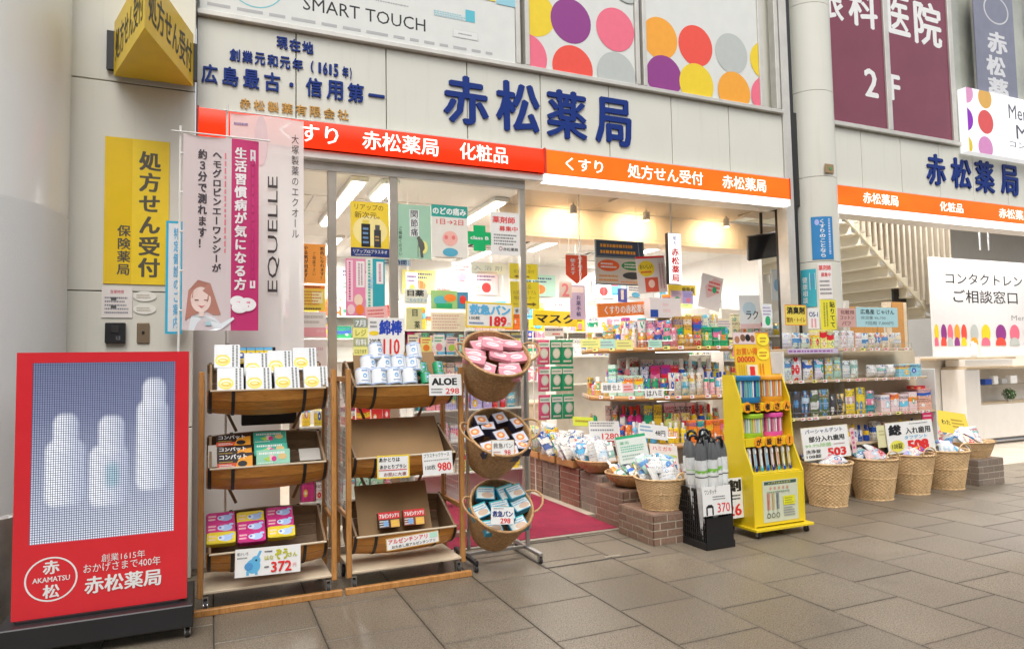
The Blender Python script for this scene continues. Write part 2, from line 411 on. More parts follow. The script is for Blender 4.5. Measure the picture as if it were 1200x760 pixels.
def text_mb(mb, s, x0, x1, z0, z1, y, col, bold=0, vert=False, ext=0, depth=0, shear=0):
    vs, fs = layout(s, 0, vert, ext)
    if not vs: return
    ax = [p[0] for p in vs]; ay = [p[1] for p in vs]; mx, my = min(ax), min(ay); wx, wy = max(ax)-mx, max(ay)-my
    sh = [(0, 0)] if bold < .005 else [(-bold, 0), (bold, 0), (0, -bold*.6), (0, bold*.6)] if bold < .035 else [(a, c) for a in (-bold, 0, bold) for c in (-bold*.6, bold*.6)]
    bb = bold if bold >= .005 else 0
    sx = (x1-x0)/(wx+2*bb); sy = (z1-z0)/(wy+1.2*bb); d = depth/(ext*2) if ext else 0
    for i, (a, c) in enumerate(sh):
        out = [(x0+(p[0]-mx+a+bb)*sx+shear*(p[1]-my)*sy, y-i*.00004-(p[2]+ext)*d, z0+(p[1]-my+c+.6*bb)*sy) for p in vs]
        mb.add(out, fs, ink(col))
def decor(items, w, h, th, y0=0.0, name='lettering'):
    """flat print on a board of size w*h whose face is at y=y0 (fractions from the top left)"""
    mb = MB(); X = lambda f: -w/2+f*w; Z = lambda f: h*(1-f)
    dy = y0-.0006
    for it in items:
        k = it[0]; y = dy; dy -= .00035
        if k == 't':
            _, s, a, b, c, d, col = it[:7]; bold = it[7] if len(it) > 7 else 0; vert = it[8] if len(it) > 8 else False
            text_mb(mb, s, X(a), X(c), Z(d), Z(b), y, col, bold, vert)
        elif k == 'r':
            _, a, b, c, d, col = it; mb.add([(X(a), y, Z(d)), (X(c), y, Z(d)), (X(c), y, Z(b)), (X(a), y, Z(b))], [(0,1,2,3)], ink(col))
        elif k == 'o':
            _, a, b, c, d, col = it; n = 28
            mb.add([(X((a+c)/2+(c-a)/2*math.cos(2*PI*i/n)), y, Z((b+d)/2-(d-b)/2*math.sin(2*PI*i/n))) for i in range(n)], [tuple(range(n))], ink(col))
        elif k == 'ring':
            _, a, b, c, d, col, t = it; n = 40; vs = []
            for s_ in (1, 1-t):
                vs += [(X((a+c)/2+s_*(c-a)/2*math.cos(2*PI*i/n)), y, Z((b+d)/2-s_*(d-b)/2*math.sin(2*PI*i/n))) for i in range(n)]
            mb.add(vs, [(i, (i+1) % n, n+(i+1) % n, n+i) for i in range(n)], ink(col))
        elif k == 'p':
            _, pts, col = it; vs = [(X(a), y, Z(b)) for a, b in pts]
            ar = sum(vs[i][0]*vs[(i+1) % len(vs)][2]-vs[(i+1) % len(vs)][0]*vs[i][2] for i in range(len(vs)))
            if ar < 0: vs.reverse()
            mb.add(vs, [tuple(range(len(vs)))], ink(col))
        elif k == 'l':   # unreadable small print: rows of short strokes
            _, a, b, c, d, col, n = it[:7]; vert = len(it) > 7 and it[7]; rng = random.Random(hash((round(a*100), round(b*100), n)) & 999)
            for i in range(n):
                if vert:
                    xa = a+(c-a)*(i+.22)/n; xb = a+(c-a)*(i+.72)/n; q = b
                    while q < d:
                        L = (d-b)*rng.uniform(.03, .07)
                        mb.add([(X(xa), y, Z(min(q+L, d))), (X(xb), y, Z(min(q+L, d))), (X(xb), y, Z(q)), (X(xa), y, Z(q))], [(0,1,2,3)], ink(col)); q += L+(d-b)*.02
                else:
                    za = b+(d-b)*(i+.22)/n; zb = b+(d-b)*(i+.72)/n; q = a; e = c-(c-a)*rng.uniform(0, .25)
                    while q < e:
                        L = (c-a)*rng.uniform(.03, .08)
                        mb.add([(X(q), y, Z(zb)), (X(min(q+L, e)), y, Z(zb)), (X(min(q+L, e)), y, Z(za)), (X(q), y, Z(za))], [(0,1,2,3)], ink(col)); q += L+(c-a)*.02
    return mb
def sign(name, label, cat, X0, X1, Z0, Z1, Y, col, items=(), th=.003, rot=(0, 0, 0), group=None, parent=None, b=0, border=None):
    wd, h = X1-X0, Z1-Z0
    mb = MB().box(-wd/2, wd/2, 0, th, 0, h, ink(col) if not isinstance(col, bpy.types.Material) else col, b)
    o = mb.build(name, parent, loc=((X0+X1)/2, Y, Z0), rot=rot)
    its = list(items)
    if border: t = border[1]; tw = t*h/wd; its = [('r', 0, 0, 1, t, border[0]), ('r', 0, 1-t, 1, 1, border[0]), ('r', 0, t, tw, 1-t, border[0]), ('r', 1-tw, t, 1, 1-t, border[0])]+its
    if its and wd > 1.0:
        for i, it in enumerate(its): decor([it], wd, h, th, -.0004*i).build({'t': 'lettering', 'l': 'small_print'}.get(it[0], 'printed_shape'), o)
        for c in COL.objects:
            if c.name.startswith('small_print'): c['kind'] = 'stuff'
    elif its: decor(its, wd, h, th).build('lettering', o)
    if label: tag(o, label, cat, group)
    return o
def psign(name, label, cat, rect, Y, col, items=(), **kw):
    X0, X1, Z0, Z1 = RY(rect, Y); return sign(name, label, cat, X0, X1, Z0, Z1, Y, col, items, **kw)
# ================================================================ THE SETTING
F = 6.1
# ground: one base sheet and granite slabs in half-bond
struct(mbox(-40, 45, -30, F+.3, -.12, -.012, M['joint']).build('ground'))
gr = bpy.data.objects['ground']
slabs = [mbox(-.2965, .2965, -.2965, .2965, -.01, 0, M['paving'], .0025).mesh('slab') for _ in range(1)]
k0 = -3; far_mb = MB(); n_sl = 0
for k in range(-5, 26):
    xc = .03+.6*k+.3
    off = 3.88 if k % 2 == 0 else 3.62
    # column k=4 spans 2.43..3.03 and has a joint at 3.88
    j = -12
    while True:
        yc = off+.6*j+.3; j += 1
        if yc > F+.56: break
        if yc < -.9: continue
        v = mt.inverted() @ Vector((xc, yc, 0)); dd = -v.z
        inview = dd > .5 and abs(v.x/dd*FPX) < 690 and v.y/dd*FPX > -470
        if inview and n_sl < 298:
            o = link('paving_slab', slabs[0], gr, (xc, yc, random.uniform(-.0012, .0012)), (random.uniform(-.001, .001), random.uniform(-.001, .001), 0)); n_sl += 1
        else: far_mb.box(xc-.2965, xc+.2965, yc-.2965, yc+.2965, -.01, 0, M['paving'], .0025)
stuff(far_mb.build('outer_paving', gr))
# interior floor
M['shopfloor'] = mat('pale_shop_floor', (.55,.47,.38), .25, vary=.1, sc=2)
struct(mbox(-2.2, 22, F+.3, 16, -.12, 0.004, M['shopfloor']).build('shop_floor'))
# carpet and its metal edge
c = mbox(1.75, 3.62, 5.76, 9.8, .003, .014, M['carpet'], .003).build('entrance_carpet'); tag(c, 'crimson carpet running into the shop entrance', 'carpet')
st = MB().box(1.7, 3.64, 5.70, 5.745, .001, .012, M['alu'], .003); tag(st.build('threshold_strip'), 'metal threshold strip along the front edge of the red carpet', 'threshold')
# hatch frame in the paving
t = thing('floor_hatch', 'square paved floor hatch with a thin dark rim before the red carpet', 'hatch', (2.93, 5.28, 0))
for nm, a in (('rim_bar', (-.52, .46, -.37, -.355)), ('rim_bar', (-.52, .46, .35, .365)), ('rim_bar', (-.52, -.505, -.354, .349)), ('rim_bar', (.445, .46, -.354, .349))): mbox(*a, .0012, .0045, M['joint']).build(nm, t)
mbox(.05, .2, -.33, -.30, .0012, .005, M['slat']).build('lifting_plate', t)
ch = thing('hanging_chain', 'thin white chain hanging from the fascia into the entrance', 'chain', (PG(713, 214, 3.4).x, 6.45, 3.41))
for k in range(22):
    z = -.045*k; MB().tube([(.012*math.cos(2*PI*i/10)*(1 if k % 2 else .2), .012*math.cos(2*PI*i/10)*(.2 if k % 2 else 1), z+.024*math.sin(2*PI*i/10)) for i in range(11)], .0035, M['whitep'], 5, False).build('chain_link', ch)

# ---- facade building
fac = thing('shop_building', 'beige enamel panelled pharmacy front with fascia, frames and dark joints', 'building', (3, F, 0))
def fp(mb, name, **kw):
    o = mb.build(name, fac, **kw); o.matrix_parent_inverse = Matrix.Translation((-3, -F, 0)); return o
seams = [-.12]+[PY(x, 140, F).x for x in (347, 453, 548, 634, 714, 787, 854)]+[6.28]
for a, b in zip(seams, seams[1:]): fp(mbox(a+.004, b-.004, F, F+.03, 3.745, 4.525, M['panel'], .004), 'fascia_panel')
seams = [7.03]+[PY(x, y, F).x for x, y in ((1010, 190), (1056, 190), (1101, 200), (1140, 200), (1180, 200))]; seams += [seams[-1]+.75, seams[-1]+1.5, seams[-1]+2.2]
for a, b in zip(seams, seams[1:]): fp(mbox(a+.004, b-.004, F, F+.03, 3.745, 4.50, M['panel'], .004), 'fascia_panel')
M['gap'] = mat('dark_seam_backing', (.035,.035,.03), .8)
fp(mbox(-.12, 12.5, F+.032, F+.35, 3.45, 4.6, M['gap']), 'fascia_backing')
fp(mbox(-2.2, 12.5, F+.10, F+.4, 4.6, 8, M['panel']), 'upper_wall')
# window frames upstairs
fr = MB()
fr.box(-.12, 6.27, F-.05, F+.05, 4.528, 4.575, M['aluw'], .006)
fr.box(7.0, 12.5, F-.05, F+.05, 4.503, 4.56, M['aluw'], .006)
for x in (2.79, 2.89, 4.21, 4.30): fr.box(x-.025, x+.025, F-.048, F+.05, 4.576, 8, M['aluw'], .006)
for x in (5.95, 6.2): fr.box(x-.03, x+.03, F-.046, F+.05, 4.576, 8, M['aluw'], .006)
for x in (8.13, 9.43): fr.box(x-.045, x+.045, F-.046, F+.05, 4.561, 8, M['aluw'], .006)
fp(fr, 'window_frame')
# white trims under the sign boxes
fp(mbox(-.12, 3.03, F-.06, F+.3, 3.41, 3.482, M['whitep'], .006), 'lower_trim')
fp(mbox(3.032, 6.27, F-.085, F+.02, 3.405, 3.482, emis('lit_trim', (1,.98,.94), 1.15), .004), 'lit_lower_trim'); fp(mbox(3.032, 6.27, F+.021, F+.3, 3.41, 3.482, M['whitep'], .004), 'lower_trim')
fp(mbox(7.03, 12.5, F-.085, F+.02, 3.405, 3.482, emis('lit_trim', (1,.98,.94), 1.15), .004), 'lit_lower_trim'); fp(mbox(7.03, 12.5, F+.021, F+.3, 3.41, 3.482, M['whitep'], .004), 'lower_trim')
# dark channel and pale jamb beside the pillar
fp(mbox(6.28, 6.40, F-.02, F+.14, 0, 8, M['aluw'], .004), 'jamb'); fp(mbox(6.405, 6.47, F+.0, F+.3, 0, 8, M['blackm']), 'dark_channel')
fp(mbox(6.47, 7.03, F+.1, F+.3, 0, 4.6, M['panel']), 'pillar_backing')

# ---- tiled pier behind the left column
pier = thing('panelled_pier', 'flat beige panelled pier carrying the yellow poster', 'pier', (-.54, 5.95, 0))
for z0, z1 in ((0, 1.15), (1.158, 2.2), (2.208, 3.82), (3.828, 5.4), (5.408, 8)):
    mbox(-.8, .415, 0, .03, z0, z1, M['panel'], .004).build('panel', pier)
mbox(-.79, .405, .031, .5, 0, 8, M['gap']).build('core', pier)
# ---- round columns
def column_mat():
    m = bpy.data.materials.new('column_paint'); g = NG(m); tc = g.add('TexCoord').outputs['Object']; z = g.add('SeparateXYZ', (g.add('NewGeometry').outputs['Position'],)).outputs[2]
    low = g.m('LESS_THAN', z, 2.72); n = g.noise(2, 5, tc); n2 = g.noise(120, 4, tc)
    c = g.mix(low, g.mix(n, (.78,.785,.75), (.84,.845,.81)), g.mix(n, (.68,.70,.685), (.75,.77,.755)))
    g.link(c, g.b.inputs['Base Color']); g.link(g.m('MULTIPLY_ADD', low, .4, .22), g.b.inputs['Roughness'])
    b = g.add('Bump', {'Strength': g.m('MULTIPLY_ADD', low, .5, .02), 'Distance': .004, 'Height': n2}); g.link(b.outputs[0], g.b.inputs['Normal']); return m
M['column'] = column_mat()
colm = thing('round_column', 'thick round painted column at the left edge behind the red screen', 'column', (-1.86, 5.8, 0))
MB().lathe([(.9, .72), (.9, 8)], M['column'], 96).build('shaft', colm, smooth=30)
MB().lathe([(.915, 0), (.915, .70), (.9, .72)], M['steel'], 96).build('metal_skirt', colm, smooth=30)
pil = thing('clad_pillar', 'slim round pillar clad in beige enamel, between the two shop fronts', 'pillar', (6.83, 6.2, 0))
zs = [0, 1.35, 2.45, 3.13+.42, 4.42, 5.3, 6.4, 8]
zs = [0, 1.3, PY(950, 305, 5.95).z, PY(950, 205, 5.95).z, PY(950, 104, 5.95).z, PY(950, 2, 5.95).z, 6.6, 8]
for a, b in zip(zs, zs[1:]):
    for t0, t1 in ((185, 297), (298, 410)):
        n = 26; out = [(.288*math.cos(R(t0+(t1-t0)*i/n)), .288*math.sin(R(t0+(t1-t0)*i/n))) for i in range(n+1)]
        inn = [(x*.93, y*.93) for x, y in out][::-1]
        MB().poly(out+inn, a+.003, b-.003, M['panel']).build('cladding_panel', pil, smooth=30)
MB().lathe([(.26, 0), (.26, 8)], M['gap'], 32).build('core', pil)

# ---- light boxes over the openings
def lightbox(name, label, X0, X1, c1, texts, bulge, strength):
    t = thing(name, label, 'illuminated sign', ((X0+X1)/2, F, 3.484)); wd = X1-X0; h = .24
    em = emis('lit_'+name, c1, strength)
    if not em.get('uneven'):
        em['uneven'] = 1; g = NG(em); tc = g.add('TexCoord').outputs['Object']; mp = g.add('Mapping', {0: tc}); mp.inputs['Scale'].default_value = (1.1, 0, 2.2)
        g.link(g.m('MULTIPLY_ADD', g.noise(1.6, 2, mp.outputs[0]), strength*.9, strength*.55), g.b.inputs['Emission Strength'])
    prof = [(-.09-bulge*math.sin(PI*i/10), h*i/10) for i in range(11)] if bulge else [(-.09, 0), (-.09, h)]
    vs = []; fs = []; n = len(prof)
    for x in (-wd/2+.012, wd/2-.012): vs += [(x, y, z) for y, z in prof]
    fs = [(i, n+i, n+i+1, i+1) for i in range(n-1)]
    mb = MB().add(vs, fs, em); mb.build('lit_face', t, smooth=60)
    mbox(-wd/2, -wd/2+.012, -.1-bulge, .2, -.001, h+.005, ink((.6,.05,.02))).build('end_cap', t); mbox(wd/2-.012, wd/2, -.1-bulge, .2, -.001, h+.005, ink((.6,.05,.02))).build('end_cap', t)
    mbox(-wd/2+.012, wd/2-.012, -.088, .03, h-.004, h+.01, M['aluw']).build('top_rail', t)
    for s_, px0, px1, y0, y1 in texts:
        a, b = PY(px0, y0, F-.1), PY(px1, y0, F-.1); zc = 3.484+h/2
        lm = MB(); text_mb(lm, s_, a.x-(X0+X1)/2, b.x-(X0+X1)/2, h/2-y1/2, h/2+y1/2, -.097-bulge, M['litwhite'], .012); lm.build('lettering', t)
    return t
M['litwhite'] = emis('lit_white_letter', (1, .93, .85), 1.1)
lightbox('red_light_box', 'glowing red fascia light box with white pharmacy lettering at left', -.11, 3.025, (.93,.035,.008), [('くすり', 327, 396, 165, .155), ('赤松薬局', 424, 513, 174, .165), ('化粧品', 538, 594, 185, .16)], .025, .75)
lightbox('orange_light_box', 'orange fascia light box over the open entrance', 3.035, 6.27, (1.0,.125,.008), [('くすり', 663, 707, 196, .13), ('処方せん受付', 736, 824, 207, .15), ('赤松薬局', 847, 898, 218, .15)], 0, .75)
lightbox('orange_light_box', 'orange fascia light box over the stair bay right of the pillar', 7.03, 12.5, (1.0,.125,.008), [('赤松薬局', 1012, 1053, 236, .14), ('化粧品', 1102, 1129, 245, .13), ('赤松薬局', 1171, 1208, 252, .14)], 0, .75)

# ---- raised letters on the fascia
M['blueletter'] = mat('navy_enamel_letter', (.006,.03,.20), .5, vary=.04, spec=.25)
def raised(label, chars, y, dep, m, bold=.025, name='raised_lettering', cat='lettering'):
    t = thing(name, label, cat, PY((chars[0][1]+chars[-1][3])/2, (chars[0][2]+chars[-1][4])/2, F))
    for ch, x0, y0, x1, y1 in chars:
        xm, ym = (x0+x1)/2, (y0+y1)/2
        mb = MB(); X0, X1 = PY(x0, ym, F).x, PY(x1, ym, F).x; z1, z0 = PY(xm, y0, F).z, PY(xm, y1, F).z
        text_mb(mb, ch, X0, X1, z0, z1, F-.001, m, bold, False, .05, dep)
        o = mb.build('letter', t); o.matrix_parent_inverse = Matrix.Translation(-t.location)
    return t
raised('large navy raised letters of the pharmacy name over the entrance', [('赤', 519, 90, 572, 146), ('松', 581, 97, 632, 155), ('薬', 640, 107, 687, 163), ('局', 697, 116, 739, 171)], 0, .018, M['blueletter'], .028)
raised('navy raised letters of the pharmacy name right of the pillar', [('赤', 1085, 181, 1107, 217), ('松', 1114, 186, 1137, 221), ('薬', 1142, 189, 1164, 226), ('局', 1172, 194, 1192, 229)], 0, .018, M['blueletter'], .028)
def line_letters(s, x0, y0, x1, y1, hpx, gap=.25, skip=()):
    n = len(s); out = []; pitch = (x1-x0)/n
    for i, ch in enumerate(s):
        a = x0+pitch*i; b = a+pitch*(1-gap); t = (a-x0)/(x1-x0); yc = y0+(y1-y0)*t
        if ch == '(': out.append((ch, a+pitch*.45, yc-hpx*.5, a+pitch*.68, yc+hpx*.5)); continue
        if ch == ')': out.append((ch, a+pitch*.05, yc-hpx*.5, a+pitch*.28, yc+hpx*.5)); continue
        if ch == '・': out.append((ch, a+pitch*.2, yc-hpx*.12, a+pitch*.2+hpx*.24, yc+hpx*.12)); continue
        if ch == '一': out.append((ch, a, yc-hpx*.07, b, yc+hpx*.07)); continue
        if ch in '1': out.append((ch, a+pitch*.15, yc-hpx*.4, b-pitch*.25, yc+hpx*.4)); continue
        out.append((ch, a, yc-hpx/2, b, yc+hpx/2))
    return out
raised('small navy raised letters, topmost of the three left lines', line_letters('現在地', 324, 51, 369, 59, 14, .12), 0, .012, M['blueletter'], .03)
raised('navy raised letters naming the founding year, middle of the three left lines', line_letters('創業元和元年(', 269, 65, 372, 81, 14, .16)+line_letters('1615', 372, 80, 397, 84, 15, .1)+line_letters('年)', 401, 85, 418, 88, 13, .15), 0, .012, M['blueletter'], .03)
raised('bold navy raised letters, lowest and largest of the three left lines', line_letters('広島最古・信用第一', 236, 87, 456, 116, 22, .22), 0, .015, M['blueletter'], .028)
M['goldletter'] = mat('dull_gold_letter', (.55,.30,.08), .3, .5)
raised('small faded gold letters of the company name above the red light box', line_letters('赤松製薬有限会社', 281, 122, 412, 137, 12, .22), 0, .01, M['goldletter'], .02)

# ---- upstairs advertising
X0, X1 = -.1, 2.76
def fx(px, py, X0=X0, X1=X1, Z0=4.58, Z1=6.3):
    p = PY(px, py, F-.02); return (p.x-X0)/(X1-X0), 1-(p.z-Z0)/(Z1-Z0)
def tpx(s, x0, y0, x1, y1, col, bold=0, fn=fx):
    xm, ym = (x0+x1)/2, (y0+y1)/2
    return ('t', s, fn(x0, ym)[0], fn(xm, y0)[1], fn(x1, ym)[0], fn(xm, y1)[1], col, bold)
its = [tpx('SMART TOUCH', 355, 10, 498, 25, 'black', .0)]
a = fx(317, -22); its.append(('ring', a[0]-.13, a[1]-.16, a[0]+.045, a[1]+.155, (.2,.55,.6), .04))
its += [('l', .02, .955, .93, .985, (.45,.45,.45), 1), ('l', fx(440, 5)[0], fx(440, 2)[1], fx(482, 5)[0], fx(482, 8)[1], (.4,.4,.4), 1)]
a, b = fx(508, 12), fx(556, 28); its += [('r', a[0], a[1], b[0], b[1], (.6,.68,.68)), ('r', fx(545, 20)[0], fx(545, 12)[1], fx(556, 20)[0], fx(552, 27)[1], (.1,.5,.6)), ('l', a[0], a[1], b[0]-.03, b[1], (.3,.55,.6), 3)]
a, b = fx(530, 34), fx(560, 49); its += [('r', a[0], a[1], b[0], b[1], (.66,.66,.62)), ('r', a[0]+.003, a[1]+.004, b[0]-.003, b[1]-.004, (.76,.76,.73)), ('l', a[0]+.02, a[1]+.03, b[0]-.02, b[1]-.03, (.25,.25,.25), 1)]
a, b = fx(586, -8), fx(607, 4); its += [('r', fx(560, -5)[0], a[1], fx(580, 0)[0], fx(575, 2)[1], (.85,.7,.1)), ('r', fx(581, -5)[0], a[1], fx(605, 0)[0], fx(575, 4)[1], (.3,.6,.7))]
M['adwhite'] = mat('white_ad_film', (.72,.73,.69), .35, vary=.03)
sign('wide_advert', 'wide white SMART TOUCH advert above the left fascia', 'billboard', X0, X1, 4.58, 6.3, F-.03, M['adwhite'], its, th=.02)
def dots_board(label, X0, X1, Z0, Z1, circ, Y=F-.02):
    n = 32; wd, h = X1-X0, Z1-Z0; o = sign('dotted_window', label, 'window', X0, X1, Z0, Z1, Y, M['adwhite'], th=.02)
    for ci, (px, py, col, r) in enumerate(circ):
        p = PY(px, py, Y); mb = MB()
        vs = [(min(max(p.x+r*math.cos(2*PI*i/n), X0), X1)-(X0+X1)/2, -.0015-.0009*ci, min(max(p.z+r*math.sin(2*PI*i/n), Z0), Z1)-Z0) for i in range(n)]
        mb.add(vs, [tuple(range(n))], ink(col)); mb.build('printed_dot', o)
dc = dict(y=(.85,.62,.02), p=(.28,.04,.24), k=(.85,.16,.24), r=(.85,.08,.05), g=(.5,.53,.5), o=(.9,.38,.03))
r_ = .238
dots_board('white window with coloured dots, left pane of the pair', 2.92, 4.18, 4.58, 6.3, [(626, 16, dc['y'], r_), (669, 25, dc['p'], r_), (721, 35, dc['k'], r_), (769, 45, dc['o'], r_), (616, 66, dc['k'], r_), (671, 80, dc['r'], r_), (722, 87, dc['g'], r_), (771, 92, dc['p'], r_), (735, -18, dc['g'], r_*.9), (645, -34, dc['r'], r_*.9), (690, -28, dc['o'], r_*.9)])
dots_board('white window with coloured dots, right pane of the pair', 4.33, 5.92, 4.58, 6.3, [(773, 45, dc['o'], r_), (815, 54, dc['r'], r_), (857, 63, dc['g'], r_), (896, 72, dc['y'], r_*.95), (778, 90, dc['p'], r_), (816, 99, dc['y'], r_), (860, 108, dc['o'], r_), (898, 114, dc['k'], r_)])
M['maroon'] = mat('maroon_window_film', (.20,.035,.065), .18, vary=.1, sc=1.5)
def fn2(X0, X1): return lambda px, py: fx(px, py, X0, X1, 4.57, 6.6)
A = (7.0, 8.08); B = (8.18, 9.38)
sign('maroon_window', 'maroon clinic window with white lettering, left pane beside the pillar', 'window', *A, 4.57, 6.6, F-.02, M['maroon'], [tpx('科', 994, -14, 1028, 32, 'white', .03, fn2(*A)), tpx('眼', 957, -22, 988, 22, 'white', .03, fn2(*A)), tpx('2', 1013, 81, 1029, 114, 'white', .03, fn2(*A))], th=.02)
sign('maroon_window', 'maroon clinic window with white lettering, right pane', 'window', *B, 4.57, 6.6, F-.02, M['maroon'], [tpx('医', 1040, -6, 1066, 41, 'white', .03, fn2(*B)), tpx('院', 1071, 3, 1103, 54, 'white', .03, fn2(*B)), tpx('F', 1043, 88, 1055, 118, 'white', .03, fn2(*B))], th=.02)
# glazing with a grey-violet hanging sign behind it, and a lit white sign in front
g = thing('upstairs_glazing', 'tall upstairs glass bay at the top right corner', 'window', (10.6, F, 4.56))
mbox(-1.1, 1.9, -.01, -.004, 0, 3.4, M['glass']).build('pane', g); mbox(-1.1, 1.9, .05, .09, 0, 3.4, mat('dim_upstairs_room', (.50,.49,.42), .6, vary=.3, sc=1.5)).build('room_backing', g)  # sheet behind the pane carries the dim room's tone in its colour
for x in (-.62, .68): mbox(x-.02, x+.02, -.03, .0, 0, 3.4, M['aluw']).build('mullion', g)
X0_, X1_ = PY(1143, 50, F-.12).x, PY(1189, 50, F-.12).x
fnv = lambda px, py: ((PY(px, py, F-.12).x-X0_)/(X1_-X0_), 1-(PY(px, py, F-.12).z-4.9)/(1.9))
ring = fnv(1168, 14)
sign('hanging_banner', 'grey violet vertical banner with pharmacy emblem at the top right', 'banner', X0_, X1_, 4.9, 6.8, F-.12, mat('grey_violet_cloth', (.22,.23,.30), .5), [('ring', ring[0]-.33, ring[1]-.12, ring[0]+.3, ring[1]+.1, (.6,.6,.62), .1), tpx('赤', 1157, 38, 1180, 63, (.7,.7,.72), .04, fnv), tpx('松', 1156, 66, 1178, 89, (.7,.7,.72), .04, fnv), tpx('薬', 1158, 92, 1182, 117, (.7,.7,.72), .04, fnv)], th=.01)
X0_, X1_ = 9.52, 11.3; Z0_, Z1_ = 4.4, 5.3
fnm = lambda px, py: ((PY(px, py, F-.15).x-X0_)/(X1_-X0_), 1-(PY(px, py, F-.15).z-Z0_)/(Z1_-Z0_))
o = sign('lit_contact_lens_sign', 'lit white sign with coloured dots at the right edge', 'illuminated sign', X0_, X1_, Z0_, Z1_, F-.15, emis('lit_white_face', (1,1,1), .42), [], th=.12)
its = []
for px, py, c, r in [(1132, 108, (.8,.35,.6), .15), (1154, 115, (.8,.45,.1), .15), (1131, 139, (.3,.02,.55), .17), (1155, 143, (.8,.1,.1), .17), (1132, 170, 'yellow', .14), (1155, 173, (.75,.3,.6), .16)]:
    u, v = fnm(px, py); ru, rv = r/(X1_-X0_), r/(Z1_-Z0_); its.append(('p', [(min(max(u+ru*math.cos(2*PI*i/26), 0), 1), min(max(v+rv*math.sin(2*PI*i/26), 0), 1)) for i in range(26)], c))
its += [tpx('Menicon', 1182, 127, 1226, 143, (.1,.1,.14), 0, fnm), tpx('Miru', 1191, 150, 1226, 166, (.1,.1,.14), 0, fnm), tpx('コンタクト', 1183, 169, 1232, 176, (.1,.1,.14), 0, fnm)]
for i, it in enumerate(its): decor([it], X1_-X0_, Z1_-Z0_, 0, -.0004*i).build('lettering' if it[0] == 't' else 'printed_dot', o)

# ---- yellow triangular sign on the pier
ty = 5.9; zt0, zt1 = 3.85, 4.27
P3 = [Vector((-.69, ty, 0)), Vector((-.41, 4.98, 0)), Vector((-.14, ty, 0))]
tri = thing('triangular_sign', 'yellow three-sided prescription sign projecting high on the pier', 'sign', (-.41, 5.6, zt0))
M['yellowplate'] = mat('yellow_painted_plate', (.78,.54,.02), .35, vary=.05)
mb = MB().poly([(p.x+.41, p.y-5.6) for p in P3], 0, zt1-zt0, M['yellowplate']); mb.build('body', tri)
for a, b in ((P3[0], P3[1]), (P3[1], P3[2])):
    d = (b-a); L = d.length; lm = MB(); text_mb(lm, '処方せん受付', L*.06, L*.96, .08, .33, -.002, (.03,.025,.01), .02)
    o = lm.build('lettering', tri); o.location = (a.x+.41, a.y-5.6, 0); o.rotation_euler = (0, 0, math.atan2(d.y, d.x))
mbox(-.33, .3, .3, .34, .05, .35, M['blackm']).build('wall_bracket', tri)

# ---- interior shell
M['plaster'] = mat('warm_white_plaster', (.80,.79,.76), .7, vary=.03, sc=2)
M['bulk'] = mat('cream_bulkhead_paint', (.80,.66,.50), .55, vary=.03, sc=2)
M['soffit'] = mat('grey_beige_soffit_panel', (.48,.42,.34), .45, vary=.05)
struct(mbox(-2.2, 8.25, 7.3, 16, 3.42, 3.5, M['plaster']).build('ceiling'))
struct(mbox(-2.2, 3.0, F+.31, 7.298, 3.42, 3.5, M['plaster']).build('ceiling'))
for a, b in ((3.02, 4.2), (4.205, 5.3), (5.305, 6.4)): struct(mbox(a, b, F+.31, 7.24, 3.46, 3.5, M['soffit'], .003).build('soffit'))
struct(mbox(3.02, 8.0, 7.25, 7.29, 3.14, 3.46, M['bulk'], .004).build('bulkhead'))
struct(mbox(3.02, 8.0, 7.25, 7.6, 3.10, 3.14, M['bulk'], .004).build('bulkhead_underside'))
struct(mbox(-2.2, 8.19, 11.5, 11.6, 0, 3.42, M['plaster']).build('back_wall'))
struct(mbox(-2.3, -2.2, 6.3, 11.5, 0, 3.42, M['plaster']).build('side_wall'))
# wall left behind window
struct(mbox(-2.2, .55, F+.1, F+.14, 0, 3.41, M['plaster']).build('side_wall_return'))
# partition between shop and stair bay
struct(mbox(8.2, 8.28, 8.6, 11.5, 0, 3.42, M['plaster']).build('partition_wall'))

def ceiling_lamp(x, y, L, lab, along='y', P=21):
    t = thing('ceiling_light', lab, 'ceiling light', (x, y, 3.42), 0 if along == 'y' else PI/2, 'fluorescent ceiling lights inside the shop')
    mbox(-.09, .09, -L/2, L/2, -.05, -.001, M['whitep'], .01).build('housing', t)
    mbox(-.055, .055, -L/2+.03, L/2-.03, -.072, -.051, emis('lit_tube', (1, .96, .9), 5.5), .008).build('tube', t)
    l = bpy.data.lights.new('tube_light', 'AREA'); l.shape = 'RECTANGLE'; l.size = .16; l.size_y = L; l.energy = P*L; l.color = (1, .97, .94)
    o = bpy.data.objects.new('tube_light', l); COL.objects.link(o); o.parent = t; o.location = (0, 0, -.09)
for i, (x, y, L) in enumerate([(1.3, 7.6, 2.2), (2.9, 8.0, 2.4), (4.6, 8.6, 2.2), (6.4, 8.8, 2.2), (1.6, 10.4, 1.8), (4.0, 10.6, 1.4), (6.9, 10.8, 1.2), (1.6, 6.85, .7)]):
    ceiling_lamp(x, y, L, 'white fluorescent ceiling tube, %s along the shop ceiling' % ordl(i))
for i, (x, y) in enumerate(((9.2, 8.2), (11.6, 7.6), (14.2, 7.8))):  # tubes out of view above the bay, added only to brighten it
    ceiling_lamp(x, y, 1.6, 'white ceiling tube over the stair bay, %s' % ordl(i), 'x', 60)
    o = [q for q in COL.objects if q.name.startswith('ceiling_light')][-1]; o.location.z = 5.1
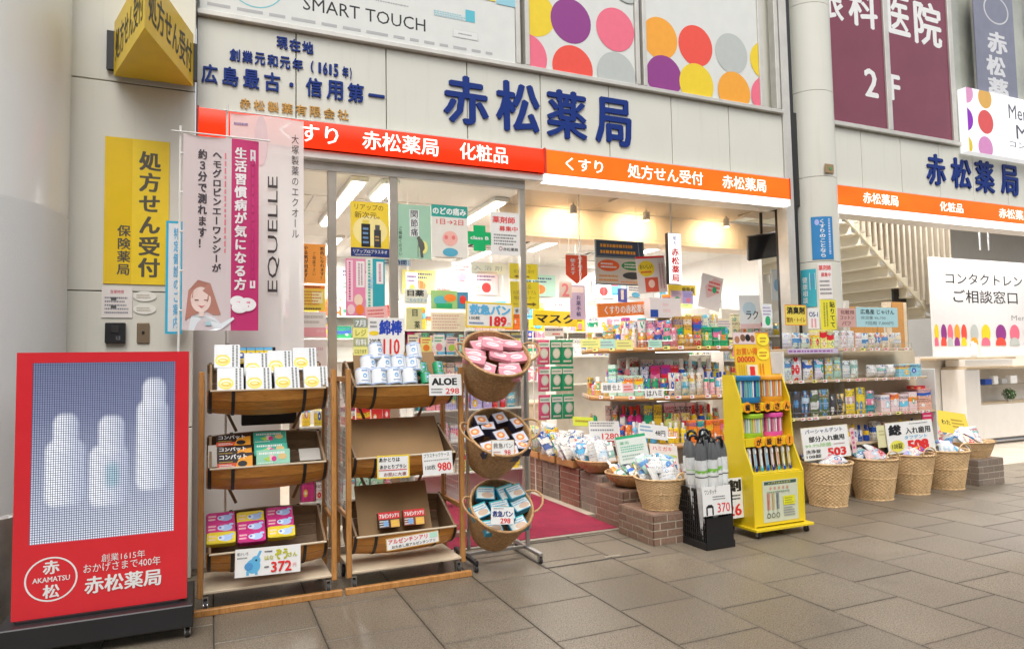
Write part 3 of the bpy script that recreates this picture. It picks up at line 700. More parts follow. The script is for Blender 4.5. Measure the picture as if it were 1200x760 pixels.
# fittings under the bulkhead
for i, (px, py) in enumerate(((660, 252), (744, 262), (836, 265))):
    p = PY(px, py, 7.2)
    t = thing('spotlight', 'small white spotlight on the cream bulkhead, %s' % ordl(i), 'spotlight', (p.x, 6.95, 3.455))
    MB().tube([(0, 0, .035), (0, 0, -.05)], .012, M['whitep']).build('stem', t)
    MB().lathe([(.035, -.13), (.045, -.12), (.04, -.03), (.02, -.02)], M['whitep'], 16).build('lamp_head', t, smooth=40)
    MB().lathe([(.033, -.134), (.02, -.137)], emis('lit_bulb', (1,.8,.5), 14), 12).build('bulb', t)
    l = bpy.data.lights.new('spot_light', 'SPOT'); l.energy = 20; l.spot_size = R(165); l.spot_blend = .6; l.color = (1, .75, .45); l.shadow_soft_size = .04
    o = bpy.data.objects.new('spot_light', l); COL.objects.link(o); o.parent = t; o.location = (0, 0, -.15); o.rotation_euler = (R(62), 0, 0)
# ventilation hatches in soffit
for i, (px, py, wd) in enumerate(((748, 235, .55), (895, 252, .5))):
    p = PG(px, py, 3.44); t = mbox(-wd/2, wd/2, -.2, .2, 0, .018, M['soffit'], .004).build('access_hatch', loc=(p.x, p.y, 3.44)); tag(t, 'grey beige access hatch in the soffit, %s' % ('left of the monitor' if i == 0 else 'above the monitor'), 'hatch')

# ---- glazed front left of the entrance
win = thing('glazed_shop_front', 'aluminium framed glass shop front left of the entrance', 'window', (1.7, F+.05, 0))
for x, wd in ((.66, .08), (PY(389, 300, F+.05).x, .075), (PY(461, 300, F+.05).x, .075), (2.83, .06)):
    mbox(x-1.7-wd/2, x-1.7+wd/2, -.03, .03, .06, 3.33, M['alu'], .005).build('mullion', win)
mbox(-1.08, 1.16, -.035, .035, 3.33, 3.408, M['aluw'], .005).build('head_rail', win); mbox(-1.08, 1.16, -.035, .035, .0, .06, M['alu'], .005).build('sill_rail', win)
xs = [.70, PY(389, 300, F+.05).x, PY(461, 300, F+.05).x, 2.8]
for a, b in zip(xs, xs[1:]): mbox(a-1.7+.036, b-1.7-.036, -.004, .004, .061, 3.329, M['glass']).build('pane', win)

# ---- stair bay
YS = 8.75
M['stairpaint'] = mat('cream_stair_paint', (.76,.70,.55), .5, vary=.04, sc=2)
stairs = thing('staircase', 'cream staircase seen from below in the right bay', 'stairs', (9.3, YS, 2.4))
A0, A1 = PY(985, 251, YS), PY(1084, 362, YS)
n = 9
for i in range(-2, n+1):
    t0, t1 = i/n, (i+1)/n
    xa, xb = A0.x+(A1.x-A0.x)*t0, A0.x+(A1.x-A0.x)*t1; za, zb = A0.z+(A1.z-A0.z)*t0, A0.z+(A1.z-A0.z)*t1
    o = mbox(xa-.012, xb+.012, YS, 11.45, zb+.02, zb+.06, M['stairpaint'], .004).build('tread', stairs); o.matrix_parent_inverse = Matrix.Translation((-9.3, -YS, -2.4))
    o = mbox(xa, xa+.02, YS, 11.45, zb+.045, za+.075, M['stairpaint'], .003).build('riser', stairs); o.matrix_parent_inverse = Matrix.Translation((-9.3, -YS, -2.4))
sd = (A1-A0); e0 = A0-sd*.3; e1 = A1+sd*.03
vs = [(e0.x, YS-.05, e0.z-.03), (e1.x, YS-.05, e1.z-.03), (e1.x, YS-.05, e1.z+.27), (e0.x, YS-.05, e0.z+.27)]; vs += [(x, YS-.012, z) for x, y, z in vs]
o = MB().add(vs, [(0,1,2,3), (7,6,5,4), (0,4,5,1), (1,5,6,2), (2,6,7,3), (3,7,4,0)], M['stairpaint']).build('stringer', stairs); o.matrix_parent_inverse = Matrix.Translation((-9.3, -YS, -2.4))
scr = thing('slatted_screen', 'vertical slatted screen along the stair edge under the right fascia', 'screen', (10, YS-.15, 3))
nsl = 17
for i in range(nsl):
    x = PY(1003+i*6.6, 255, YS-.15).x
    t = (x-A0.x)/(A1.x-A0.x); zb = A0.z+(A1.z-A0.z)*min(t, 1.0)-.02-.05*(i % 2)
    if t > 1: zb = 3.1
    o = mbox(x-.022, x+.022, YS-.2, YS-.12, zb, 5.0, M['slat'], .004).build('slat', scr); o.matrix_parent_inverse = Matrix.Translation((-10, -(YS-.15), -3))
struct(mbox(8.29, 22, 11.5, 11.6, 0, 6, M['plaster']).build('back_wall'))
struct(mbox(7.0, 22, 6.5, 11.5, 5.1, 5.15, M['plaster']).build('ceiling'))
stl = thing('handrail_post', 'pair of thin steel posts right of the slatted screen', 'post', (12.6, 8.35, 0))
for px in (1148, 1158): x = PY(px, 280, 8.35).x-12.6; MB().tube([(x, 0, 3.62), (x, 0, 5.08)], .022, M['steel']).build('post', stl)
# wood framed cupboard wall under the stairs
M['orangewood'] = wood_mat('orange_veneer', (.5,.24,.06), (.6,.31,.1), axis=(8, 8, 1))
cw = thing('cupboard_wall', 'orange veneered cupboard wall under the stairs', 'cupboard', (11.2, 8.62, 0))
mbox(-2.4, .0, .03, .1, 0, 2.45, M['plaster']).build('backing', cw)
mbox(-.95, -.1, -.005, .028, .4, 2.5, M['orangewood']).build('door', cw); mbox(-1.05, -.96, -.02, .028, 0, 2.6, M['aluw']).build('frame', cw); mbox(.0, .1, -.02, .1, 0, 2.6, M['board']).build('frame', cw)
mbox(.11, .42, -.02, .1, 0, 2.6, M['orangewood']).build('door', cw); mbox(.43, .56, .02, .1, 0, 2.6, M['board']).build('frame', cw)
mbox(.6, .95, .3, .34, 0, 2.9, M['blackm']).build('black_gap_sheet', cw)  # black sheet painted as the shade inside the open gap
# contact lens counter with its backdrop
X0_, X1_ = PY(1087, 360, 8.6).x, 18; Z0_, Z1_ = 1.6, PY(1120, 304, 8.6).z
fnc = lambda px, py: ((PY(px, py, 8.6).x-X0_)/(X1_-X0_), 1-(PY(px, py, 8.6).z-Z0_)/(Z1_-Z0_))
its = [tpx('コンタクトレンズ', 1102, 322, 1204, 335, 'black', .01, fnc), tpx('ご相談窓口', 1111, 341, 1186, 356, 'black', .01, fnc), tpx('Menicon', 1179, 370, 1212, 376, (.3,.3,.3), 0, fnc)]
xs = [(1091.5, 'y', .10), (1100, 'p', .13), (1107.5, 'k', .13), (1115.5, 'o', .13), (1123.5, 'r', .13), (1135.5, 'g', .19), (1149, 'y', .22), (1166.5, 'p', .26), (1182.5, 'k', .25), (1199, 'o', .25)]
for (px, c, ru) in xs:
    for (py, c2, off) in ((390.5, c, 0), (403, list('krgpyokrgp')[xs.index((px, c, ru))], 0)):
        u, v = fnc(px, py); rv = .17/(Z1_-Z0_) if off == 0 and py < 400 else .13/(Z1_-Z0_)
        its.append(('p', [(min(max(u+ru*.62/(X1_-X0_)*math.cos(2*PI*i/24), 0), 1), min(v+rv*math.sin(2*PI*i/24), fnc(1140, 405)[1])) for i in range(24)], dc[c2]))
sign('contact_lens_board', 'large white contact lens consultation board with a row of dots', 'notice board', X0_, X1_, Z0_, Z1_, 8.5, mat('white_board_film', (.78,.76,.75), .4, vary=.02), its, th=.05)
ct = thing('consultation_counter', 'white consultation counter with pale wooden tops below the contact lens board', 'counter', (12.4, 8.0, 0))
cx = lambda px, py, Y: PY(px, py, Y).x-12.4
W = mat('white_counter_laminate', (.76,.73,.68), .4, vary=.03)
mbox(cx(1096, 470, 8.1), 6, .35, .55, .12, 1.6, W).build('back_panel', ct)
mbox(cx(1094, 414, 8.1), cx(1187, 414, 8.1), .05, .6, 1.53, 1.57, M['palewood'], .004).build('upper_top', ct)
mbox(cx(1132, 432, 7.9), 6, -.12, .34, 1.36, 1.40, M['palewood'], .004).build('lower_top', ct)
mbox(cx(1134, 432, 7.9), cx(1190, 432, 7.9), -.06, .3, 1.405, 1.527, W, .004).build('riser_box', ct)
mbox(cx(1132, 470, 7.9), cx(1150, 470, 7.9), -.1, .33, .12, 1.355, W, .004).build('side_panel', ct)
mbox(cx(1150, 470, 7.9)+.002, 6, -.1, -.06, .12, .72, W, .004).build('front_panel', ct); mbox(cx(1150, 470, 7.9)+.002, 6, -.1, .33, .725, .745, M['palewood']).build('inner_shelf', ct)
mbox(cx(1150, 450, 7.9)+.002, 6, -.05, .3, 1.06, 1.068, M['glass']).build('glass_shelf', ct)
MB().tube([(cx(1170, 510, 7.8), -.05, .06), (6, -.05, .06)], .025, M['steel']).build('foot_rail', ct)
for i in range(3):
    MB().tube([(1.6+i*1.4, -.05, 0), (1.6+i*1.4, -.05, .12)], .02, M['steel']).build('foot', ct)

t = thing('leaflet_stand', 'white leaflet stand with brochures on the consultation counter', 'leaflet stand', (PY(1150, 410, 8.2).x, 8.25, 1.575))
for i in range(3): mbox(-.14+.1*i, -.05+.1*i, .02*i, .02*i+.01, 0, .3-.03*i, ink(['white', 'pale', 'cream'][i])).build('brochure', t, rot=(-.15, 0, 0))
mbox(-.4, -.2, -.1, .08, 0, .05, ink('white'), .004).build('tray', t)
for i, (px, c, w_) in enumerate(((1157, 'blue', .2), (1166, 'white', .12), (1176, 'grey', .14), (1187, 'white', .2))):
    p = PY(px, 450, 8.0); o = mbox(-w_/2, w_/2, -.05, .05, 0, .1+.05*(i % 2), ink(c), .01).build('contact_lens_box', loc=(p.x, 8.02, 1.07)); tag(o, c+' box on the glass shelf of the consultation counter, '+ordl(i), 'box')
pb = thing('clipped_plant', 'small round clipped green plant on the counter inner shelf', 'plant', (PY(1184, 470, 8.0).x, 8.02, .747))
rr = random.Random(2); mb = MB()
for k in range(420):
    a, b = rr.uniform(0, 2*PI), math.acos(rr.uniform(-1, 1)); d = Vector((math.sin(b)*math.cos(a), math.sin(b)*math.sin(a), math.cos(b))); p = d*rr.uniform(.08, .115)+Vector((0, 0, .13)); u = d.orthogonal().normalized()*.013; v = d.cross(u).normalized()*.013+d*.006
    mb.add([p-u, p+v, p+u, p-v], [(0, 1, 2, 3)], mat('leaf_green', (.04,.11,.02), .5))
stuff(mb.build('foliage', pb)); MB().lathe([(.04, 0), (.05, .04)], ink('white'), 14).build('pot', pb)

# ---- unseen other side of the street behind the camera, added against sky glare
M['oppwall'] = mat('pale_tiled_facade', (.55,.54,.5), .5, vary=.15, sc=1); M['oppglass'] = mat('dark_shop_glass', (.03,.035,.04), .08)
ob = thing('opposite_building', 'pale tiled shop building across the arcade, behind the camera', 'building', (5, -9, 0))
mbox(-35, 35, -1, 0, 0, 9, M['oppwall']).build('wall', ob)
for i in range(16):
    x = -33+4.2*i; mbox(x, x+3.4, .005, .03, .3, 2.9, M['oppglass'], .01).build('shop_window', ob); mbox(x-.2, x+3.6, .005, .25, 3.1, 3.8, ink(['cream', 'blue', 'red', 'green', 'white'][i % 5]), .02).build('fascia_sign', ob)
    mbox(x+.3, x+3.1, .005, .03, 4.6, 6.6, M['oppglass'], .01).build('upper_window', ob)

# things on the shop ceiling and far wall
for i, (x, y) in enumerate(((3.9, 9.3), (6.0, 10.0), (2.2, 9.2))):
    t = thing('air_conditioner', 'white ceiling air conditioner panel, %s inside the shop' % ordl(i), 'air conditioner', (x, y, 3.38)); mbox(-.45, .45, -.45, .45, 0, .035, M['whitep'], .006).build('panel', t); mbox(-.22, .22, -.22, .22, -.006, -.001, M['slat'], .003).build('grille', t)
    for a, b, c_, d in ((-.38, .38, -.38, -.32), (-.38, .38, .32, .38), (-.38, -.32, -.3, .3), (.32, .38, -.3, .3)): mbox(a, b, c_, d, -.004, -.001, M['gap']).build('vent', t)
M['tile'] = mat('ceiling_tile', (.78,.77,.73), .75, vary=.02)
for i in range(9):
    for j in range(5):
        x, y = -.4+.92*i, 7.75+.75*j
        o = mbox(-.452, .452, -.368, .368, -.008, 0, M['tile'], .002).build('ceiling_tile', bpy.data.objects['ceiling'], loc=(x, y, 3.418))
for i, (x, w_, c, lab) in enumerate(((2.2, .5, 'pale', 'pale blue poster'), (3.3, .6, 'lemon', 'yellow poster'), (4.55, .45, 'rose', 'pink poster'), (5.6, .7, 'mint', 'mint green poster'), (7.0, .5, 'white', 'white poster'), (7.7, .35, 'sky', 'blue poster'))):
    sign('wall_poster', lab+' high on the back wall of the shop, '+ordl(i), 'poster', x-w_/2, x+w_/2, 2.85, 3.25, 11.46, c, [('l', .1, .1, .9, .4, 'navy', 2), ('o', .3, .45, .7, .9, 'orange' if i % 2 else 'red'), ('l', .1, .6, .25, .9, 'green', 2)])
# ================================================================ FOREGROUND OBJECTS
def caster(parent, x, y, z=0, r=.03, name='caster'):
    mb = MB().tube([(x-.011, y, z+r), (x+.011, y, z+r)], r, M['rubber'], 16).tube([(x-.013, y, z+r), (x+.013, y, z+r)], r*.5, M['chrome'], 10)
    mb.box(x-.017, x-.013, y-r*.6, y+r*.6, z+r*.8, z+r*2.3, M['steel']).box(x+.013, x+.017, y-r*.6, y+r*.6, z+r*.8, z+r*2.3, M['steel']).box(x-.017, x+.017, y-r*.6, y+r*.6, z+r*2.3, z+r*2.45, M['steel'])
    return mb.build(name, parent, smooth=40)
# ---- LED screen
def led_mat():
    m = bpy.data.materials.new('led_screen_picture'); g = NG(m); uv = g.add('TexCoord').outputs['UV']; s_ = g.add('SeparateXYZ', (uv,)); u, v = s_.outputs[0], s_.outputs[1]
    def ss(x, a, b): n = g.add('MapRange', {0: x, 1: a, 2: b, 3: 0, 4: 1}, interpolation_type='SMOOTHSTEP'); return n.outputs[0]
    def rect(x0, x1, y0, y1, e=.035, rr=.06):
        rr = min(rr, (x1-x0)*.45)
        def q(t, a, b): return g.m('MAXIMUM', g.m('SUBTRACT', g.m('ABSOLUTE', g.m('SUBTRACT', t, (a+b)/2)), (b-a)/2-rr), 0.)
        dx, dy = q(u, x0, x1), q(v, y0, y1); d = g.m('SQRT', g.m('ADD', g.m('MULTIPLY', dx, dx), g.m('MULTIPLY', dy, dy)))
        return ss(d, rr+e*.5, rr-e*.5)
    c = g.ramp(v, [(0, (.50,.53,.60)), (.3, (.36,.39,.48)), (.7, (.17,.19,.29)), (1, (.12,.14,.23))])
    for bx in ((.09, .36, .2, .56), (.14, .31, .5, .71), (.39, .66, .18, .52), (.45, .63, .47, .69), (.72, .95, .25, .77), (.76, .93, .72, .90)):
        w_ = g.m('MULTIPLY', rect(*bx), .88); sh = g.mix(ss(u, bx[0], bx[1]+.06), (.8,.82,.86), (.42,.46,.58)); c = g.mix(w_, c, sh)
    c = g.mix(g.m('MULTIPLY', rect(.5, .6, .28, .42, .06), .5), c, (.1,.35,.4))
    gx = g.m('PINGPONG', g.m('MULTIPLY', u, 62.), .5); gy = g.m('PINGPONG', g.m('MULTIPLY', v, 78.), .5)
    k = g.m('MULTIPLY', ss(gx, .05, .25), ss(gy, .05, .25))
    c = g.mix(k, (.03,.035,.07), c)
    g.link(c, g.b.inputs['Emission Color']); g.b.inputs['Emission Strength'].default_value = 1.15
    g.b.inputs['Base Color'].default_value = (.01,.01,.012,1); g.b.inputs['Roughness'].default_value = .4; return m
led = thing('screen_sign', 'red framed upright LED screen sign with white bottles on its picture', 'display sign', (-.565, 4.72, 0))
M['signred'] = mat('signal_red_plate', (.68,.025,.035), .32, vary=.03, coat=.3)
h0, h1 = .215, 1.715
o4 = [(-.445, h0), (.443, h0), (.443, h1), (-.445, h1)]; i4 = [(-.3675, .625), (.3675, .625), (.3675, 1.655), (-.3675, 1.655)]
vs = [(x, y, z) for q4, y in ((o4, 0), (i4, 0), (o4, .1), (i4, .1)) for x, z in q4]
fs = []
for i in range(4):
    j = (i+1) % 4; fs += [(i, j, 4+j, 4+i), (8+j, 8+i, 12+i, 12+j), (j, i, 8+i, 8+j), (4+i, 4+j, 12+j, 12+i)]
MB().add(vs, fs, M['signred']).build('frame', led)
MB().add([(-.3675, .012, .625), (.3675, .012, .625), (.3675, .012, 1.655), (-.3675, .012, 1.655)], [(0,1,2,3)], led_mat()).build('screen', led, uv=True)
mbox(-.36, .36, .05, .13, .3, 1.65, M['blackm']).build('rear_housing', led)
lp = lambda px, py: ((PY(px, py, 4.72).x+.565+.445)/.888, 1-(PY(px, py, 4.72).z-h0)/1.5)
its = []
a = lp(60, 678)
its.append(('ring', a[0]-.145, a[1]-.083, a[0]+.145, a[1]+.083, 'white', .07))
its += [tpx('赤', 50, 656, 70, 672, 'white', .03, lp), tpx('AKAMATSU', 38, 675, 82, 681, 'white', .02, lp), tpx('松', 50, 684, 70, 700, 'white', .03, lp), tpx('創業1615年', 119, 646, 170, 655, 'white', 0, lp), tpx('おかげさまで400年', 98, 655.5, 188, 666, 'white', 0, lp), tpx('赤松薬局', 99, 670, 189, 690, 'white', .03, lp)]
MBL = decor(its, .888, 1.5, 0); o = MBL.build('lettering', led); o.location = (-.001, -.0005, h0)
mbx = mbox(-.5, .48, -.1, .42, .07, .20, M['blackm'], .006); mbx.build('base', led); mbox(-.42, .4, -.02, .12, .2005, .2145, M['blackm']).build('foot_plate', led)
for x, y in ((-.44, -.05), (.45, -.05), (-.44, .37), (.45, .37)): caster(led, x, y, 0, .028)

# ---- the two barrel racks
def stave_mb(a0, a1, L, r0, bul=.13, th=.012, n=8):
    mb = MB(); vs = []; fs = []; fo = []
    for i in range(n+1):
        x = -L/2+L*i/n; r = r0*(1-bul*(2*x/L)**2)
        for rr in (r, r-th):
            for a in (a0, a1): vs.append((x, rr*math.cos(a), rr*math.sin(a)))
    for i in range(n):
        b, c = i*4, i*4+4
        fo.append((b, b+1, c+1, c)); fs += [(b+2, c+2, c+3, b+3), (b, c, c+2, b+2), (b+1, b+3, c+3, c+1)]
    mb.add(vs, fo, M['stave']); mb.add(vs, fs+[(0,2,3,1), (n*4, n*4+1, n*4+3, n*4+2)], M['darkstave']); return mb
def hoop_mb(x, wd, L, r0, a0, a1, bul=.13, n=20):
    vs = []; fs = []
    for i in range(n+1):
        a = a0+(a1-a0)*i/n
        for xx in (x-wd/2, x+wd/2):
            r = r0*(1-bul*(2*xx/L)**2)+.0035; vs.append((xx, r*math.cos(a), r*math.sin(a)))
    fs = [(2*i, 2*i+2, 2*i+3, 2*i+1) for i in range(n)]
    return MB().add(vs, fs, M['blackm'])
NS = 10; RT = .25; LT = .80
sm = [stave_mb(R(195+200*i/NS+.35), R(195+200*(i+1)/NS-.35), LT, RT).mesh('stave', smooth=30) for i in range(NS)]
hm = [hoop_mb(x, .022, LT, RT, R(194), R(396)).mesh('hoop') for x in (-.38, -.235, .235, .38)]
n = 18; prof = [(RT*.86*math.cos(R(195+200*i/n)), RT*.86*math.sin(R(195+200*i/n))) for i in range(n+1)]
def endb(x): return MB().add([(x-.008, y, z) for y, z in prof]+[(x+.008, y, z) for y, z in prof], [tuple(range(n+1)), tuple(range(2*n+1, n, -1))]+[(i, n+1+i, n+2+i, i+1) for i in range(n)]+[(0, n, 2*n+1, n+1)], M['darkstave']).mesh('end_board')
em_ = [endb(-.375), endb(.375)]
lipm = MB().box(-.38, .38, -.243, -.225, .034, .046, M['board'], .003).mesh('lip')
ZC = (1.515, .995, .435)
def make_rack(label, x0, y0, ang=0):
    t = thing('barrel_rack', label, 'display rack', (x0, y0, 0), ang, 'wooden barrel racks beside the entrance')
    for x in (0, .865):
        for y in (0, .44):
            mbox(x, x+.035, y, y+.04, .1, 1.585-(.06 if y else 0), M['rackwood'], .003).build('post', t)
        mbox(x+.006, x+.03, .041, .439, 1.49, 1.53, M['rackwood'], .003).build('side_rail', t)
        mbox(x+.006, x+.03, .041, .439, .5, .535, M['rackwood'], .003).build('side_rail', t)
        mb = MB()
        for k in range(9): mb.tube([(x+.018, .05+.38*k/8, .55), (x+.018, .05+.38*k/8, 1.48)], .0018, M['whitep'], 4, False)
        for k in range(16): mb.tube([(x+.018, .045, .58+.055*k), (x+.018, .435, .58+.055*k)], .0018, M['whitep'], 4, False)
        mb.build('wire_grid', t)
    mbox(.036, .864, -.004, .47, .125, .142, M['board'], .003).build('base_board', t)
    mbox(-.02, .93, -.055, -.015, 0, .042, M['rackwood'], .004).build('ground_beam', t)
    for x in (.05, .84):
        for y in (.02, .42): caster(t, x, y, 0, .045)
    for s_ in (-1, 1):     # crossed braces at the back
        pts = [(.45-s_*.2, .463, .62), (.45+s_*.0-s_*.35, .463, .95)]
        for dz in (0, .52): MB().tube([(p[0], p[1], p[2]+dz) for p in pts], .012, M['darkstave'], 6).build('brace', t)
    for zc in ZC:
        tr = bpy.data.objects.new('barrel_tray', lipm); COL.objects.link(tr); tr.parent = t; tr.location = (.45, .24, zc-.10)
        for me in sm+hm+em_: link(me.name.split('.')[0], me, tr, (0, 0, .10))
    return t
rackA = make_rack('wooden rack of three half-barrel trays with white boxes on top, left one', -.07, 5.04)
rackB = make_rack('wooden rack of three half-barrel trays with rolls on top, right one', .90, 5.04, R(.6))

# product meshes ------------------------------------------------
def carton_me(m=None, b=.02): return MB().box(-.5, .5, -.5, .5, 0, 1, m or M['print'], b).mesh('carton', True)
K = {}
K['box'] = carton_me()
def bottle_me(cap, sq=False, m=None):
    body = m or M['print']
    f = (lambda r, z, t: r*(1 if not sq else min(1/max(abs(math.cos(t)), abs(math.sin(t))), 1.22))) if sq else None
    mb = MB().lathe([(.38, 0), (.42, .02), (.42, .6), (.36, .70), (.2, .75)], body, 14, fn=f)
    mb.lathe([(.17, .75), (.2, .76), (.2, .95), (.16, 1)], ink(cap), 12); return mb.mesh('bottle', True, 40)
for cap in ('white', 'black', 'blue', 'red', 'green', 'yellow'): K['bottle_'+cap] = bottle_me(cap, cap in ('black', 'red', 'yellow'))
def jar_me(lid): return MB().lathe([(.46, 0), (.5, .02), (.5, .72), (.48, .74)], M['print'], 18).lathe([(.5, .745), (.5, .97), (.46, 1)], ink(lid), 18).mesh('jar', True, 40)
for lid in ('white', 'yellow', 'orange'): K['jar_'+lid] = jar_me(lid)
def pouch_me(seed, m=None, crimp=.08):
    rng = random.Random(seed); nx, nz = 6, 8; vs = []; fs = []; m = m or M['foil']
    for s_ in (-1, 1):
        for j in range(nz+1):
            for i in range(nx+1):
                u, v = i/nx, j/nz; e = (math.sin(PI*u)**.5 if 0 < u < 1 else 0)*(math.sin(PI*min(v/.93, 1))**.6 if 0 < v < .93 else 0)
                vs.append((u-.5+rng.uniform(-.01, .01), s_*(.5*e*(1+rng.uniform(-.12, .12))+.012), v+rng.uniform(-.006, .006)))
    o = (nx+1)*(nz+1)
    for j in range(nz):
        for i in range(nx):
            a = j*(nx+1)+i; fs.append((a, a+1, a+nx+2, a+nx+1)); a += o; fs.append((a, a+nx+1, a+nx+2, a+1))
    ring = [i for i in range(nx+1)]+[(j*(nx+1)+nx) for j in range(1, nz+1)]+[nz*(nx+1)+i for i in range(nx-1, -1, -1)]+[j*(nx+1) for j in range(nz-1, 0, -1)]
    fs += [(a, a+o, b+o, b) for a, b in zip(ring, ring[1:]+ring[:1])]
    return MB().add(vs, fs, m).mesh('pouch', True, 60)
for i in range(3): K['pouch%d' % i] = pouch_me(i); K['soft%d' % i] = pouch_me(i+20, M['soft'])
CW = dict(sky='sky-blue', pale='off-white', rose='dusty-pink', lemon='lemon-yellow', gold='golden', lime='lime-green', mint='mint-green')
NOUN = dict(box=('product_box', 'box', ['box', 'carton']), bottle=('product_bottle', 'bottle', ['bottle']), jar=('product_jar', 'jar', ['jar', 'tub']), pouch=('product_pouch', 'pouch', ['pouch', 'packet']), soft=('product_pouch', 'pouch', ['pouch', 'packet']))
def item(kind, label, x, y, z, w, d, h, col, rot=(0, 0, 0), group=None, mtx=None, name=None, cat=None):
    k = 'box' if kind.startswith('box') else kind.split('_')[0].rstrip('0123456789')
    nm, ct_, _ = NOUN[k]
    c = PAL[col] if isinstance(col, str) else col
    o = link(name or nm, K[kind], None, (x, y, z), rot, c, (w, d, h))
    if mtx is not None: o.matrix_world = mtx @ Matrix.Translation((x, y, z)) @ Matrix.Rotation(rot[2], 4, 'Z') @ Matrix.Rotation(rot[1], 4, 'Y') @ Matrix.Rotation(rot[0], 4, 'X') @ Matrix.Diagonal((w, d, h, 1))
    return tag(o, label, cat or ct_, group)
CN = ['white', 'white', 'cream', 'yellow', 'red', 'orange', 'green', 'pink', 'sky', 'blue', 'mint', 'pale', 'lilac', 'gold', 'lemon', 'magenta', 'teal', 'rose', 'lime']
def along(pts, s):
    L = [(Vector(b)-Vector(a)).length for a, b in zip(pts, pts[1:])]; T = sum(L); s = s*T
    for (a, b), l in zip(zip(pts, pts[1:]), L):
        if s <= l+1e-9: a, b = Vector(a), Vector(b); p = a+(b-a)*(s/l); return p, math.atan2((b-a).y, (b-a).x)
        s -= l
    return Vector(pts[-1]), 0
def plen(pts): return sum((Vector(b)-Vector(a)).length for a, b in zip(pts, pts[1:]))
def row(desc, pts, z, kinds, hs, ws, cols, seed, group, setback=.05, run=(1, 4), stack=0, maxn=60, two=0):
    """goods standing along a shelf edge from left to right"""
    rng = random.Random(seed); L = plen(pts); s = .01; i = 0; cnt = 0
    k = c = w = h = d = None
    while s < L and i < maxn:
        if cnt == 0:
            cnt = rng.randint(*run); k = rng.choice(kinds); c = rng.choice(cols); w = rng.uniform(*ws); h = rng.uniform(*hs); d = rng.uniform(.04, .07)
            if k.startswith('bottle'): w = min(w, h*.5); d = w
            if k.startswith('jar'): h = min(h, w*1.3); d = w
            if k.startswith('box'): k = 'box'
        if s+w > L: break
        p, a = along(pts, (s+w/2)/L); nx, ny = -math.sin(a), math.cos(a)
        noun = NOUN['box' if k == 'box' else k.split('_')[0].rstrip('0123456789')][2]; q = noun[i % len(noun)]
        cc = tuple(min(1, max(0, v*rng.uniform(.9, 1.1))) for v in PAL[c]); sb = setback+d/2+rng.uniform(-.006, .01)
        item(k, '%s %s on the %s, %s' % (CW.get(c, c), q, desc, ordl(min(i, 29))), p.x+nx*sb, p.y+ny*sb, z, w*.93, d, h*rng.uniform(.98, 1.02), cc, (0, 0, a+rng.uniform(-.06, .06)), group)
        if stack and k == 'box' and rng.random() < stack:
            item(k, '%s box on top of the %s, %s' % (CW.get(c, c), ordl(min(i, 29)), desc), p.x+nx*sb, p.y+ny*sb, z+h*1.02, w*.9, d, h*.5, cc, (0, 0, a+rng.uniform(-.12, .12)), group)
        s += w+rng.uniform(.002, .012); i += 1; cnt -= 1
    return i

# ---- contents of the racks
def rackpt(x, y, z, t=rackA): return t.matrix_basis @ Vector((x, y, z))
def decorbox(name, label, cat, w, d, h, col, items, loc, rot, group=None, m=None, b=.003):
    t = mbox(-w/2, w/2, 0, d, 0, h, m or ink(col), b).build(name, loc=loc, rot=rot); decor(items, w, h, 0).build('lettering', t); return tag(t, label, cat, group)
fl = [('l', .66, .04, .95, .95, (.08,.08,.07), 2, True)]+[('o', .04, .44, .62, .92, (.85,.66,.08)), ('o', .11, .52, .55, .84, (.85,.83,.6)), ('o', .14, .6, .54, .82, (.85,.5,.04)), ('o', .2, .64, .46, .74, (.85,.7,.3)), ('l', .1, .42, .55, .5, (.75,.68,.3), 1)]
for i in range(4):
    p = PY(270+33.5*i, 455, 5.12)
    decorbox('tea_box', 'white box with yellow flower print, front row of the top tray, %s' % ordl(i), 'box', .17, .05, .175, (.68,.70,.71), fl, (p.x, 5.1, 1.45), (-.42, 0, random.uniform(-.03, .03)), 'white boxes with yellow flower print')
for i, (px, dz) in enumerate(((266, .045), (301, -.015), (328, .0), (357, .02))):
    p = PY(px, 430, 5.24)
    decorbox('tea_box', 'white box with yellow flower print, back row of the top tray, %s' % ordl(i), 'box', .17, .05, .175, (.68,.70,.71), fl, (p.x, 5.21, 1.565+dz), (-.36, 0, random.uniform(-.04, .04)), 'white boxes with yellow flower print')
bd = mbox(-.2, .2, 0, .12, 0, .16, M['blackm'], .004).build('black_display_box', loc=(.42, 5.62, 1.17)); tag(bd, 'low black display box seen between the upper trays of the left rack', 'box')
for i, c in enumerate(('yellow', 'white', 'magenta', 'white')): decorbox('small_box', c+' small box in the low black display box, '+ordl(i), 'box', .085, .04, .07, c, [('l', .1, .2, .9, .8, 'navy', 2)], (.28+.095*i, 5.60, 1.34), (-.2, 0, 0))
bl = mbox(-.15, .15, 0, .05, 0, .3, M['blackm'], .004).build('black_display_box', loc=(.30, 5.46, 1.46)); tag(bl, 'black open display box standing behind the white flower boxes', 'box')
for i in range(4):
    decorbox('hanging_packet', 'yellow and blue packet behind the white flower boxes, %s' % ordl(i), 'packet', .058, .02, .12, 'yellow', [('r', 0, 0, 1, .18, 'sky'), ('o', .2, .3, .8, .7, 'blue'), ('l', .1, .75, .9, .95, 'navy', 2), ('r', .3, .38, .6, .55, 'white')], (.21+.062*i, 5.42, 1.64), (-.2, 0, random.uniform(-.1, .1)), 'yellow packets in the top tray')
